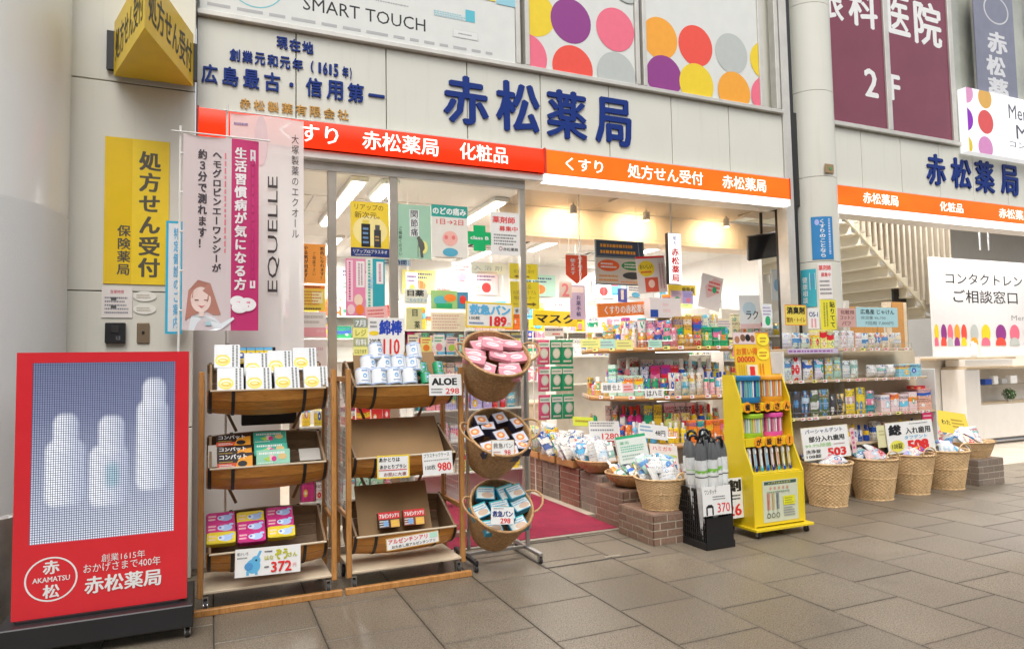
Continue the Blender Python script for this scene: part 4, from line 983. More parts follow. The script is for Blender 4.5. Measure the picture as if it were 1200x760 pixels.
def combat(lab, x, y, z, rx):
    decorbox('insecticide_box', lab, 'box', .225, .04, .10, (.03,.012,.012), [('r', 0, .66, 1, 1, (.7,.08,.02)), ('p', [(.5, 1), (.62, .35), (1, .2), (1, 1)], (.85,.35,.02)), ('t', 'コンバット', .06, .08, .84, .42, 'white', .04), ('o', .58, .55, .85, .95, 'black'), ('l', .05, .55, .45, .62, 'yellow', 1), ('l', .06, .74, .5, .95, 'white', 2)], (x, y, z), (rx, 0, random.uniform(-.03, .03)), 'black and red boxes in the middle tray')
combat('black and red insect bait box, front one of the left stack in the middle tray', .16, 5.13, .925, -.3)
combat('black and red insect bait box, middle one of the left stack in the middle tray', .16, 5.19, .985, -.75)
combat('black and red insect bait box, rearmost of the left stack in the middle tray', .155, 5.28, 1.06, -.75)
def greenb(lab, x, y, z, rx, c=(.05,.42,.3)):
    decorbox('bath_salt_box', lab, 'box', .225, .04, .105, c, [('l', .08, .1, .9, .4, 'white', 1), ('o', .35, .35, .55, .75, 'rose'), ('o', .45, .45, .6, .8, 'magenta'), ('o', .65, .3, .9, .7, (.7,.5,.2)), ('p', [(.2, .6), (.4, .45), (.38, .85)], 'lime'), ('l', .05, .82, .6, .95, (.7,.85,.7), 1)], (x, y, z), (rx, 0, random.uniform(-.03, .03)), 'green boxes in the middle tray')
greenb('pale green flowered box, front one in the middle tray', .41, 5.13, .93, -.3, (.3,.62,.45))
greenb('teal green flowered box, middle one in the middle tray', .40, 5.19, .99, -.75)
greenb('teal green flowered box, rearmost in the middle tray', .40, 5.28, 1.065, -.75)
sign('blank_card', 'blank pale card leaning at the left end of the middle tray', 'card', -.01, .09, .93, 1.1, 5.2, (.55,.5,.43), [], rot=(-.6, 0, 0))
sign('blank_card', 'blank grey card leaning at the right end of the middle tray', 'card', .6, .75, .93, 1.05, 5.22, (.5,.48,.44), [], rot=(-.9, 0, 0))
ele = [('o', .45, .3, .9, .85, (.35,.5,.8)), ('o', .38, .35, .62, .75, (.6,.72,.9)), ('o', .42, .42, .52, .62, (.12,.15,.5)), ('l', .06, .25, .36, .8, 'rose', 2), ('o', .78, .2, .95, .4, (.35,.5,.8))]
pk = [('magenta', 0), ('yellow', 1), ('magenta', 2)]
for r__ in range(3):
    for c_ in range(3):
        col = (.62,.02,.22)
        if (r__, c_) in ((2, 1), (0, 0), (0, 2)): col = (.85,.68,.03)
        y, z = 5.13+.085*r__, .40+.05*r__+(.012 if c_ != 1 else 0)
        x = .045+.195*c_+.17*0+.02*r__*0
        nm = ('lowest', 'middle', 'topmost')[r__]+' row of the bottom tray, '+('left', 'centre', 'right')[c_]
        o = link('tissue_pack', K['box'], None, (x+.03, y, z), (-.75, 0, random.uniform(-.05, .05)), col, (.182, .055, .088))
        tag(o, ('yellow' if col[1] > .5 else 'magenta')+' tissue pack in the '+nm, 'pack', 'tissue packs in the bottom tray')
# plain glossy pack with elephant print instead of random artwork
def packmat():
    m = bpy.data.materials.new('glossy_pack_film'); g = NG(m); g.link(g.add('ObjectInfo').outputs['Color'], g.b.inputs['Base Color']); g.b.inputs['Roughness'].default_value = .25
    g.bump(g.noise(22, 3, g.add('TexCoord').outputs['Object']), .5, .02); return m
M['packfilm'] = packmat(); pm = MB().box(-.5, .5, -.5, .5, 0, 1, M['packfilm'], .09).mesh('tissue_pack')
dm = decor(ele, 1, 1, 0, -.502).mesh('lettering')
for o in [o for o in COL.objects if o.name.startswith('tissue_pack')]: o.data = pm; link('lettering', dm, o)
X0, X1, Z0, Z1 = RY((275, 640, 352, 674), 4.97)
psign('price_card', 'white price card with a blue elephant and red 372 on the bottom left tray', 'price card', (275, 641, 352, 673), 4.975, 'white',
    [('t', '暖かい冬', .03, .12, .2, .24, 'black'), ('l', .03, .28, .22, .38, (.2,.2,.2), 1), ('o', .16, .38, .38, .9, (.12,.45,.72)), ('o', .24, .28, .38, .62, (.12,.45,.72)), ('p', [(.34, .42), (.4, .12), (.36, .1), (.3, .4)], (.12,.45,.72)), ('r', .17, .8, .21, .95, (.12,.45,.72)), ('r', .3, .8, .34, .95, (.12,.45,.72)), ('o', .3, .4, .33, .47, 'black'), ('o', .14, .5, .27, .78, (.08,.3,.6)),
     ('t', 'ぞう', .6, .1, .8, .48, (.5,.5,.02), .05), ('t', 'さん', .8, .25, .95, .42, (.5,.5,.02), .03), ('t', 'はな', .44, .3, .58, .46, (.5,.5,.02), .03), ('l', .44, .12, .56, .2, 'black', 1), ('t', '372', .54, .54, .86, .92, 'red', .03), ('l', .44, .66, .52, .76, 'black', 1), ('t', '円', .88, .66, .93, .8, 'red')], rot=(-.12, R(1.5), 0))

# rack B
rollm = MB().lathe([(.46, 0), (.5, .03), (.5, .97), (.46, 1)], ink((.74,.76,.78)), 20).lathe([(.503, .04), (.503, .09)], ink((.25,.4,.7)), 20, cap=(False, False)).lathe([(.503, .91), (.503, .96)], ink((.25,.4,.7)), 20, cap=(False, False)).mesh('cotton_roll', smooth=40)
badge = MB(); nn = 14; badge.add([(.14*math.cos(2*PI*i/nn)*1.0, -.512, .5+.13*math.sin(2*PI*i/nn)) for i in range(nn)], [tuple(range(nn))], ink((.15,.35,.6))); badge.add([(.07*math.cos(2*PI*i/nn), -.515, .47+.05*math.sin(2*PI*i/nn)) for i in range(nn)], [tuple(range(nn))], ink((.7,.75,.8))); badge.add([(x+(.0 if j % 2 else .03), -.514, z) for j, (x, z) in enumerate(((-.26, .2), (.22, .2), (.22, .24), (-.26, .24)))], [(0,1,2,3)], ink((.2,.3,.5))); badge.add([(-.2, -.514, .76), (.18, -.514, .76), (.18, -.514, .84), (-.2, -.514, .84)], [(0,1,2,3)], ink((.2,.35,.6))); badge.add([(.25, -.45, .15), (.3, -.43, .15), (.3, -.43, .85), (.25, -.45, .85)], [(0,1,2,3)], ink((.35,.45,.6))); badge = badge.mesh('label')
q = 0
for rr, (n_, y, z, x0) in enumerate(((4, 5.13, 1.45, 1.045), (4, 5.2, 1.545, 1.10), (2, 5.24, 1.64, 1.17))):
    for i in range(n_):
        rx = -.42
        if rr == 2 and i == 1: x = x0+.3
        else: x = x0+i*.118
        o = link('cotton_roll', rollm, None, (x, y, z), (rx, 0, 0), None, (.116, .116, .138)); o.rotation_euler = (rx, random.uniform(-.05, .05), 0)
        ch = link('label', badge, o); ch.rotation_euler = (0, 0, random.uniform(-.5, .7))
        tag(o, 'white and blue canister, %s in the %s row of the top right tray' % (ordl(i), ('lowest', 'middle', 'highest')[rr]), 'canister', 'white canisters in the top tray')
canm = MB().lathe([(.46, 0), (.5, .04), (.5, .92), (.46, .95)], mat('green_can_print', (.02,.32,.13), .25), 18).lathe([(.42, .95), (.45, 1)], M['chrome'], 18).mesh('green_can', smooth=40)
for i, (x, y, z) in enumerate(((1.53, 5.13, 1.455), (1.64, 5.13, 1.455), (1.52, 5.2, 1.53), (1.65, 5.2, 1.535))):
    o = link('green_can', canm, None, (x, y, z), (-.42, 0, 0), None, (.085, .085, .095)); tag(o, 'green can in the top right tray, %s' % ('lower left', 'lower right', 'upper left', 'upper right')[i], 'can', 'green cans in the top tray')
    link('label', badge, o)
psign('price_card', 'white ALOE price card with red 298 on the top right tray', 'price card', (503, 438, 541, 463), 4.965, 'white', [('t', 'ALOE', .08, .18, .86, .52, 'black', .05), ('l', .08, .03, .9, .12, 'rose', 1), ('t', '298', .5, .66, .92, .93, 'red', .02), ('l', .06, .64, .42, .92, (.2,.2,.2), 2)], rot=(-.12, R(1), 0))
def cardboard(lab, rect, Y, rx, b=True):
    X0, X1, Z0, Z1 = RY(rect, Y); t = thing('cardboard_sheet', lab, 'cardboard', ((X0+X1)/2, Y, Z0)); t.rotation_euler = (rx, 0, 0)
    mbox(-(X1-X0)/2, (X1-X0)/2, 0, .006, 0, (Z1-Z0)/math.cos(rx), M['cardboard'], .002).build('sheet', t); mbox(-(X1-X0)/2, (X1-X0)/2, -.05, -.001, 0, .006, M['cardboard'], .001).build('flap', t); return t
cardboard('large plain brown cardboard sheet filling the middle tray of the right rack', (415, 492, 523, 543), 5.12, -.75)
cardboard('brown cardboard backing sheet standing behind the red boxes in the bottom tray', (421, 570, 507, 627), 5.2, -.5)
cardboard('brown cardboard liner at the back of the top tray behind the canisters', (416, 412, 512, 448), 5.34, -.35)
def al(lab, x, body, rz):
    decorbox('insect_spray_box', lab, 'box', .165, .05, .118, body, [('r', 0, 0, 1, .45, 'red'), ('t', 'アルゼンチンアリ', .05, .1, .95, .38, 'white', .06), ('l', .04, .5, .5, .95, 'white', 3), ('r', .55, .52, .95, .98, (.8,.45,.1)), ('o', .2, .55, .45, .9, (.2,.4,.7)), ('l', .6, .6, .9, .9, 'yellow', 2)], (x, 5.13, .40), (-.35, 0, rz))
al('red and black ant bait box, left one of two in the bottom tray', 1.235, (.06,.03,.02), .02); al('red and brown ant bait box, right one of two in the bottom tray', 1.425, (.2,.05,.02), -.04)
psign('price_card', 'yellow edged handwritten card at the left of the middle right tray', 'price card', (442, 533, 480, 560), 4.965, 'white', [('t', 'あかとりは', .06, .1, .7, .28, 'black', .03), ('t', 'あかとりブラシ', .08, .4, .9, .58, 'black', .03), ('r', .05, .62, .92, .65, 'red'), ('t', 'お肌に大事', .2, .74, .9, .9, (.3,.1,.1), .02)], border=('yellow', .06), rot=(-.1, R(1), 0))
psign('price_card', 'white handwritten card with red 980 on the middle right tray', 'price card', (496, 529, 531, 555), 4.965, 'white', [('t', 'プラスチックケース', .05, .05, .9, .24, 'black', .01), ('l', .05, .32, .9, .42, (.3,.3,.3), 1), ('t', '100枚', .08, .55, .42, .78, 'black', .01), ('t', '980', .48, .5, .95, .88, 'red', .03)], rot=(-.1, R(-1.5), 0))
psign('price_card', 'long cream edged card with red handwriting on the bottom right tray', 'price card', (453, 626, 515, 640), 4.965, 'white', [('t', 'アルゼンチンアリ', .04, .1, .78, .5, 'red', .03), ('t', 'おためし用アルゼンチンアリ', .1, .62, .92, .88, 'black', .02), ('r', .82, .1, .97, .5, 'mint')], border=('gold', .06), rot=(-.1, R(-3), 0))

# ---- metal basket stand with three tilted coiled baskets
st = thing('basket_stand', 'metal stand on casters holding three tilted rattan baskets', 'display stand', (2.3, 5.25, 0))
S2 = lambda mb, n_='frame': mb.build(n_, st, smooth=40)
S2(mbox(.115, .145, .02, .05, .09, 1.88, M['steel'], .003), 'post'); S2(mbox(-.36, -.335, .14, .165, .09, 1.88, M['steel'], .003), 'post')
S2(mbox(-.335, .115, .05, .075, .3, .325, M['steel'], .003), 'cross_bar'); S2(mbox(-.335, .115, .05, .075, 1.82, 1.845, M['steel'], .003), 'cross_bar')
S2(mbox(.112, .148, -.22, .3, .06, .089, M['steel'], .003), 'foot_bar'); S2(mbox(-.43, -.395, -.2, .3, .06, .089, M['blackm'], .003), 'foot_bar'); S2(mbox(-.394, .111, .06, .09, .062, .087, M['steel'], .003), 'foot_bar')
for x, y in ((.13, -.2), (.13, .28), (-.41, -.18), (-.41, .28)): caster(st, x, y, 0, .027)
def coil_basket(label, px, py, handles=True, r=.285, h=.36):
    ct = PY(px, py, 4.98); ax = Vector((.0, -.66, .75)).normalized()
    xa = Vector((1, 0, 0)); ya = ax.cross(xa); mtx = Matrix((xa, ya, ax)).transposed().to_4x4(); mtx.translation = ct-ax*h
    t = bpy.data.objects.new('rattan_basket', None); COL.objects.link(t); t.matrix_world = mtx; tag(t, label, 'basket', 'coiled baskets on the metal stand')
    nz = 22; prof = []
    for i in range(nz*3+1):
        z = h*i/(nz*3); rr = r*(.62+.38*(z/h)**.75); prof.append((rr+.006*abs(math.sin(PI*i/3)), z))
    inner = [(rr-.012, z) for rr, z in prof[::-3]][:-1]+[(.02, .015)]
    MB().lathe([(.02, 0)]+prof+inner, M['coil'], 56, fn=lambda q, z, th: q+.0018*math.sin(th*38+z*260)).build('weave', t, smooth=60)
    MB().tube([((r+.0)*math.cos(2*PI*i/40), (r+.0)*math.sin(2*PI*i/40), h+.004) for i in range(41)], .011, M['coil'], 8, False).build('rim', t, smooth=60)
    for s_ in (-1, 1):
        MB().tube([((r-.01+.09*math.sin(PI*i/10))*s_*1.0, .1*math.cos(PI*i/10), h+.01+.05*math.sin(PI*i/10)) for i in range(11)], .009, M['coil'], 8).build('handle', t, smooth=60)
    return mtx, h
BM = []
BM.append(coil_basket('coiled rattan basket of pink packets, topmost on the metal stand', 582, 414, r=.27))
BM.append(coil_basket('coiled rattan basket of dark boxes, middle one on the metal stand', 585, 506, r=.252))
BM.append(coil_basket('coiled rattan basket of blue plaster boxes, lowest on the metal stand', 588, 592, r=.25))
def placed(name, mtx, me, label, cat, group, x, y, z, rz, rx, sc, col=None, items=None, ry=0):
    o = link(name, me, None, None, None, col); o.matrix_world = mtx @ Matrix.Translation((x, y, z)) @ Matrix.Rotation(rz, 4, 'Z') @ Matrix.Rotation(ry, 4, 'Y') @ Matrix.Rotation(rx, 4, 'X') @ Matrix.Diagonal((*sc, 1))
    if items: link('lettering', items, o)
    return tag(o, label, cat, group)
flat = MB().box(-.5, .5, -.5, .5, 0, 1, M['packfilm'], .1).mesh('flat_pack')
def topdecor(items):
    me = decor(items, 1, 1, 0).mesh('lettering'); me.transform(Matrix.Translation((0, -.5, 1.002)) @ Matrix.Rotation(-PI/2, 4, 'X')); return me
tp = topdecor([('o', .2, .25, .8, .75, (.86,.7,.7)), ('l', .25, .4, .75, .6, 'magenta', 2), ('r', 0, 0, 1, .12, 'rose')])
pos = [(-.13, -.12, .3), (.08, -.14, .3), (-.17, .02, .31), (.02, -.02, .33), (.17, -.02, .31), (-.08, .13, .31), (.1, .13, .32), (0, .2, .3), (-.2, -.06, .33), (.16, .1, .34), (-.02, .07, .36), (.05, -.2, .3)]
wh = ['lower left', 'lower middle', 'left', 'centre', 'right', 'upper left', 'upper right', 'top', 'far left', 'far right', 'uppermost', 'bottom']
for i, (x, y, z) in enumerate(pos): placed('pink_packet', BM[0][0], flat, 'pink packet lying in the top basket, %s of the heap' % wh[i], 'packet', 'pink packets in the top basket', x, y, z+.0, random.uniform(-.5, .1), random.uniform(-.15, .15), (.17, .11, .035), (.75,.3,.36), tp, random.uniform(-.1, .1))
tp2 = topdecor([('r', .05, .05, .95, .95, (.6,.6,.66)), ('o', .2, .2, .8, .75, (.75,.25,.05)), ('o', .35, .32, .65, .6, (.9,.6,.4)), ('l', .1, .8, .9, .92, 'navy', 1)])
bx = MB().box(-.5, .5, -.5, .5, 0, 1, ink((.03,.03,.06)), .02).mesh('dark_box')
for i, (x, y) in enumerate([(-.12, -.12), (.04, -.17), (-.17, .02), (0, -.02), (.15, -.05), (-.1, .13), (.05, .15), (.17, .09), (-.06, .06), (.13, -.14)]):
    placed('dark_box', BM[1][0], bx, 'dark plaster box with orange picture in the middle basket, %s' % ['lower left', 'bottom', 'far left', 'centre', 'right', 'upper left', 'top', 'upper right', 'left of centre', 'lower right'][i], 'box', 'dark boxes in the middle basket', x*1.1, y*1.1, .29, random.uniform(-.3, .4), random.uniform(-.2, .2), (.118, .105, .07), None, tp2, random.uniform(-.15, .15))
tp3 = topdecor([('r', .06, .06, .94, .94, (.62,.66,.62)), ('l', .1, .15, .9, .5, (.1,.3,.5), 2), ('o', .3, .45, .9, .9, (.55,.4,.3)), ('r', 0, 0, 1, .1, 'teal')])
bx3 = MB().box(-.5, .5, -.5, .5, 0, 1, ink((.03,.28,.42)), .03).mesh('blue_box')
for i, (x, y) in enumerate([(-.1, -.13), (.09, -.14), (-.16, .0), (.0, .01), (.16, .0), (-.08, .13), (.07, .12), (.0, -.07), (.13, .1)]):
    placed('blue_box', BM[2][0], bx3, 'pale blue plaster box in the lowest basket, %s' % ['lower left', 'lower right', 'far left', 'centre', 'far right', 'upper left', 'upper right', 'below the centre', 'right rear'][i], 'box', 'blue boxes in the lowest basket', x*1.1, y*1.1, .27+.008*i, random.uniform(-.5, .5), random.uniform(-.25, .25), (.15, .115, .05), None, tp3, random.uniform(-.15, .15))
psign('price_card', 'handwritten price card hooked on the middle coiled basket', 'price card', (576, 515, 603, 534), 4.8, 'white', [('t', '救急バン', .08, .2, .92, .52, (.15,.12,.1), .01), ('t', '98', .55, .62, .82, .92, 'red', .01), ('l', .08, .7, .45, .8, (.5,.2,.2), 1)], border=('gold', .03), rot=(-.15, R(3), 0))
psign('price_card', 'handwritten price card with blue words on the lowest coiled basket', 'price card', (575, 594, 602, 614), 4.78, 'white', [('t', '救急バン', .06, .22, .95, .58, 'navy', .04), ('l', .1, .05, .6, .14, 'black', 1), ('t', '298', .4, .64, .85, .94, 'red', .03)], rot=(-.15, R(6), 0))
# ================================================================ umbrella crates, yellow stand, wicker, bricks
M['crate'] = mat('black_plastic_crate', (.014,.014,.015), .35)
def mesh_crate(label, x, y, z, w_, d_, h_):
    t = thing('mesh_crate', label, 'crate', (x, y, z), 0, 'black crates for umbrellas')
    mbox(-w_/2, w_/2, -d_/2, d_/2, 0, .02, M['crate']).build('floor_panel', t)
    for nm, mk in (('front', lambda a, b, c, d: (a, b, -d_/2, -d_/2+.012, c, d)), ('rear', lambda a, b, c, d: (a, b, d_/2-.012, d_/2, c, d))):
        mb = MB(); n = 11
        for i in range(n+1): x_ = -w_/2+.0+w_*i/n; mb.box(*mk(max(x_-.005, -w_/2), min(x_+.005, w_/2), h_*.12, h_*.95), M['crate'])
        for i in range(9): zz = h_*(.12+.83*i/8); a = mk(-w_/2, w_/2, zz-.005, zz+.005); mb.box(a[0], a[1], a[2]-.001, a[3]+.001, a[4], a[5], M['crate'])
        mb.build('side_grid', t)
    for s_ in (-1, 1):
        mb = MB(); n = 13
        for i in range(n+1): y_ = -d_/2+d_*i/n; mb.box(s_*w_/2-.006, s_*w_/2+.006, max(y_-.005, -d_/2), min(y_+.005, d_/2), h_*.12, h_*.95, M['crate'])
        for i in range(9): zz = h_*(.12+.83*i/8); mb.box(s_*w_/2-.007, s_*w_/2+.007, -d_/2, d_/2, zz-.005, zz+.005, M['crate'])
        mb.build('side_grid', t)
    for nm, za, zb in (('rim', h_*.95, h_), ('base_rim', 0, h_*.12)):
        mb = MB()
        for a in ((-w_/2-.012, w_/2+.012, -d_/2-.012, -d_/2+.008), (-w_/2-.012, w_/2+.012, d_/2-.008, d_/2+.012), (-w_/2-.012, -w_/2+.008, -d_/2+.007, d_/2-.007), (w_/2-.008, w_/2+.012, -d_/2+.007, d_/2-.007)): mb.box(*a, za, zb, M['crate'], .003)
        mb.build(nm, t)
    return t
mesh_crate('black plastic mesh crate full of umbrellas, the front one', 3.99, 4.93, 0, .29, .36, .5)
mbp = mbox(-.15, .13, -.006, .004, .01, .27, M['crate'], .003).build('solid_panel', bpy.data.objects['mesh_crate'], loc=(0, -.195, 0))
mesh_crate('black plastic mesh crate behind the umbrellas, beside the yellow stand', 4.22, 5.25, 0, .3, .3, .52)
M['umbfilm'] = mat('milky_umbrella_vinyl', (.66,.68,.68), .18, coat=.5, vary=.1, sc=25); M['handle'] = mat('black_umbrella_handle', (.012,.012,.013), .2)
rng = random.Random(5)
uv_ = [(-.115, -.12, -.10, 0), (-.04, -.14, -.05, 0), (.035, -.13, .02, 0), (.11, -.12, .09, 0), (-.1, -.02, -.07, .03), (-.02, -.03, -.02, .04), (.06, -.02, .05, .03), (.12, .03, .1, .05), (-.06, .09, -.04, .07), (.03, .1, .02, .09), (.1, .12, .08, .06)]
for i, (x, y, tl, up_) in enumerate(uv_):
    t = thing('umbrella', 'folded clear umbrella with black hook handle, %s in the crate\'s %s row' % (ordl([0,1,2,3,0,1,2,3,0,1,2][i]), ('front', 'middle', 'rear')[0 if i < 4 else 1 if i < 8 else 2]), 'umbrella', (3.99+x*.9, 4.93+y, .03), 0, 'clear umbrellas in the crate')
    t.rotation_euler = (rng.uniform(-.02, .05)-.02, tl*.9, rng.uniform(-1.2, 1.2)); H_ = .84+up_*.7
    MB().lathe([(.008, 0), (.036, .06), (.046, .45), (.053, .66), (.048, .73)], M['umbfilm'], 16, fn=lambda r, z, th: r*(1+.16*math.sin(th*8+z*5)), cap=(True, False)).build('canopy', t, smooth=50); MB().lathe([(.048, .731), (.044, .78), (.034, .83), (.018, .87)], M['smoky'], 16, fn=lambda r, z, th: r*(1+.18*math.sin(th*8+z*5))).build('canopy_top', t, smooth=50)
    MB().tube([(0, 0, .78), (0, 0, H_)], .006, M['chrome'], 8).build('shaft', t)
    MB().tube([(0, 0, H_-.03), (0, 0, H_+.02)]+[(.036-.036*math.cos(PI*k/8), 0, H_+.02+.036*math.sin(PI*k/8)) for k in range(1, 9)]+[(.072, 0, H_-.02)], .0125, M['handle'], 8).build('handle', t, smooth=60)
    MB().lathe([(.051, .5), (.0555, .62)], mat('pale_paper_band', (.75,.77,.75), .5), 16, cap=(False, False)).build('paper_band', t, smooth=60)
    gb = rng.uniform(-.09, -.01)
    MB().lathe([(.053+.07*max(gb, -.06), .64+gb), (.0565+.05*max(gb, -.05), .672+gb)], mat('green_band', (.25,.6,.08), .4), 16, cap=(False, False)).build('green_label', t, smooth=60) if i % 4 != 3 else None
    MB().lathe([(.0555, .585), (.056, .593)], M['blackm'], 16, cap=(False, False)).build('strap', t, smooth=60)
psign('price_card', 'white handwritten card with red 370 on the front umbrella crate', 'price card', (824, 569, 857, 603), 4.71, 'white', [('t', 'ワンタッチ', .08, .1, .5, .28, 'black', .01), ('l', .35, .33, .9, .5, (.15,.15,.15), 2), ('t', '370', .5, .6, .95, .92, 'red', .01), ('p', [(.1, .98), (.1, .7), (.18, .62), (.3, .62), (.36, .7), (.36, .98), (.31, .98), (.31, .73), (.15, .73), (.15, .98)], 'black')], rot=(-.04, 0, 0))
psign('price_card', 'large white card with black kanji and red 26 on the rear crate', 'price card', (850, 560, 871, 607), 4.98, 'white', [('t', '割', .15, .04, .95, .34, 'black', .05), ('l', .1, .4, .9, .56, 'black', 2), ('t', '26', .1, .64, .9, .94, 'red', .03)], rot=(-.04, 0, 0))

# ---- yellow toothbrush stand
M['yellow'] = mat('yellow_painted_board', (.80,.60,.02), .3, vary=.03, coat=.2)
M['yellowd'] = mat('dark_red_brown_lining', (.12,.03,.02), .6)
ys = thing('toothbrush_stand', 'yellow wheeled toothbrush display stand beside the umbrella crate', 'display stand', (4.775, 4.85, 0))
prof = [(0, .09), (0, .57), (.10, .80), (.13, 1.24), (.22, 1.46), (.36, 1.46), (.36, .09)]
for x in (-.305, .29):
    pts = [(x, y, z) for y, z in prof]+[(x+.015, y, z) for y, z in prof]; n = len(prof)
    MB().add(pts, [tuple(range(n)), tuple(range(2*n-1, n-1, -1))]+[(i, n+i, n+(i+1) % n, (i+1) % n) for i in range(n)], M['yellow']).build('side_panel', ys)
B = lambda nm, a, m=None, b=.002: mbox(*a, m or M['yellow'], b).build(nm, ys)
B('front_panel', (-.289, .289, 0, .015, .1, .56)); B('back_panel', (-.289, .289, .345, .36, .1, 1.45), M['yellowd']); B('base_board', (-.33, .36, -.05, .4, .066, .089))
for z, y0 in ((.56, .016), (.86, .11), (1.18, .13)): B('shelf', (-.289, .289, y0, .344, z, z+.012))
B('header_strip', (-.289, .289, .118, .126, 1.12, 1.2)); B('header_strip', (-.289, .289, .094, .102, .80, .88)); B('top_bar', (-.289, .289, .2, .215, 1.40, 1.45))
for x, y in ((-.27, 0), (.31, 0), (-.27, .34), (.31, .34)): caster(ys, x, y, 0, .026)
M['orangedisc'] = mat('orange_disc', (.9,.35,.02), .4)
for i, ch in enumerate('歯医者さん'):
    d = MB(); x = -.235+.12*i; d.lathe([(.05, -.002), (.05, .002)], M['orangedisc'], 20, T=Matrix.Translation((x, .112, 1.16)) @ Matrix.Rotation(PI/2, 4, 'X')); d = d.build('letter_disc', ys)
    l = MB(); text_mb(l, ch, x-.03, x+.03, 1.13, 1.19, .108, 'black', .035); l.build('lettering', d)
for i, ch in enumerate('が設計！'):
    d = MB(); x = -.14+.125*i; d.lathe([(.052, -.002), (.052, .002)], M['orangedisc'], 20, T=Matrix.Translation((x, .088, .84)) @ Matrix.Rotation(PI/2, 4, 'X')); d = d.build('letter_disc', ys)
    l = MB(); text_mb(l, ch, x-(.03 if i < 3 else .008), x+(.03 if i < 3 else .008), .81, .87, .084, 'black', .035); l.build('lettering', d)
o = sign('instruction_sheet', None, None, -.2, .22, .13, .5, -.003, (.62,.66,.5), [('r', .04, .02, .96, .1, (.05,.1,.08)), ('t', 'ハブラシのえらび方', .15, .035, .8, .085, 'lemon', .02)]+[('o', .18+.12*i, .15, .25+.12*i, .23, (.6,.35,.25)) for i in range(5)]+[('r', .13+.13*i, .32, .135+.13*i, .8, (.1,.1,.1)) for i in range(3)]+[('l', .1+.13*i, .3, .19+.13*i, .7, ['red', 'gold', 'navy'][i], 3, True) for i in range(3)]+[('ring', .09+.13*i, .78, .19+.13*i, .9, 'black', .25) for i in range(3)]+[('r', .56, .4, .9, .62, (.75,.72,.02)), ('l', .6, .43, .86, .6, (.3,.35,.05), 3), ('l', .56, .66, .9, .9, (.3,.3,.3), 4), ('l', .1, .25, .8, .3, (.2,.3,.2), 1)], parent=ys, th=.002)
# tubs of toothbrushes and hanging brushes
def tub(label, x, y, z, r, h, lid, cols, sx=1.):
    t = thing('toothbrush_tub', label, 'tub', (x, y, z), 0, 'toothbrush tubs on the yellow stand')
    m1 = ink(lid)
    MB().lathe([(r*.97, 0), (r, .005), (r, h*.2)], m1, 28).build('base', t, smooth=40); MB().lathe([(r*1.03, h*.82), (r*1.05, h*.84), (r*1.05, h*.97), (r*1.0, h)], m1, 28, fn=lambda q, zz, th: q*(1+.012*math.cos(th*28))).build('lid', t, smooth=40)
    nb = 17
    for i in range(nb):
        a = PI+PI*(i+.5)/nb; mbox(-.006, .006, -.005, .005, h*.21, h*.815, ink(cols[i % len(cols)]), .002).build('toothbrush', t, loc=(r*.93*math.cos(a), r*.93*math.sin(a), 0), rot=(0, 0, a+PI/2))
    MB().lathe([(r*.86, h*.2), (r*.86, h*.82)], ink((.5,.6,.6)), 24).build('liner', t, smooth=40); return t
tub('round tub of blue toothbrushes on top of the yellow stand, left one', 4.775-.15, 5.07, 1.2, .13, .25, (.02,.2,.42), [(.02,.35,.5), (.05,.5,.6), 'white', 'blue', (.1,.45,.35)])
tub('round tub of orange toothbrushes on top of the yellow stand, right one', 4.775+.14, 5.08, 1.2, .12, .25, (.85,.35,.02), ['orange', (.9,.5,.1), 'white'])
tub('round tub of lime toothbrushes on the middle shelf, left one', 4.775-.12, 5.08, .875, .125, .22, (.35,.6,.03), ['lime', 'yellow', 'rose', 'mint', 'white'])
tub('round tub of pink toothbrushes on the middle shelf, right one', 4.775+.14, 5.09, .875, .12, .22, (.8,.1,.4), ['pink', 'white', 'magenta'])
for i in range(16):
    x = -.25+.034*i; c = ['pale', 'white', 'sky', 'blue', 'pale', 'white', 'sky', 'blue', 'rose', 'pink', 'orange', 'mint', 'lemon', 'lime', 'yellow', 'white'][i]
    t = thing('toothbrush_packet', '%s toothbrush packet standing in the lowest bay of the yellow stand, %s' % (c, ordl(i)), 'packet', (4.775+x, 4.93+.03*(i % 2), .575), random.uniform(-.1, .1), 'toothbrush packets in the lowest bay'); t.rotation_euler.x = -.12
    mbox(-.014, .014, 0, .008, 0, .21, M['film'], .002).build('blister', t); mbox(-.005, .005, -.004, -.001, .03, .2, ink(c), .001).build('handle', t); mbox(-.014, .014, -.003, -.001, 0, .05, ink(['blue', 'teal', 'navy'][i % 3])).build('card', t); mbox(-.006, .006, -.012, -.005, .16, .195, ink('white'), .002).build('brush_head', t)
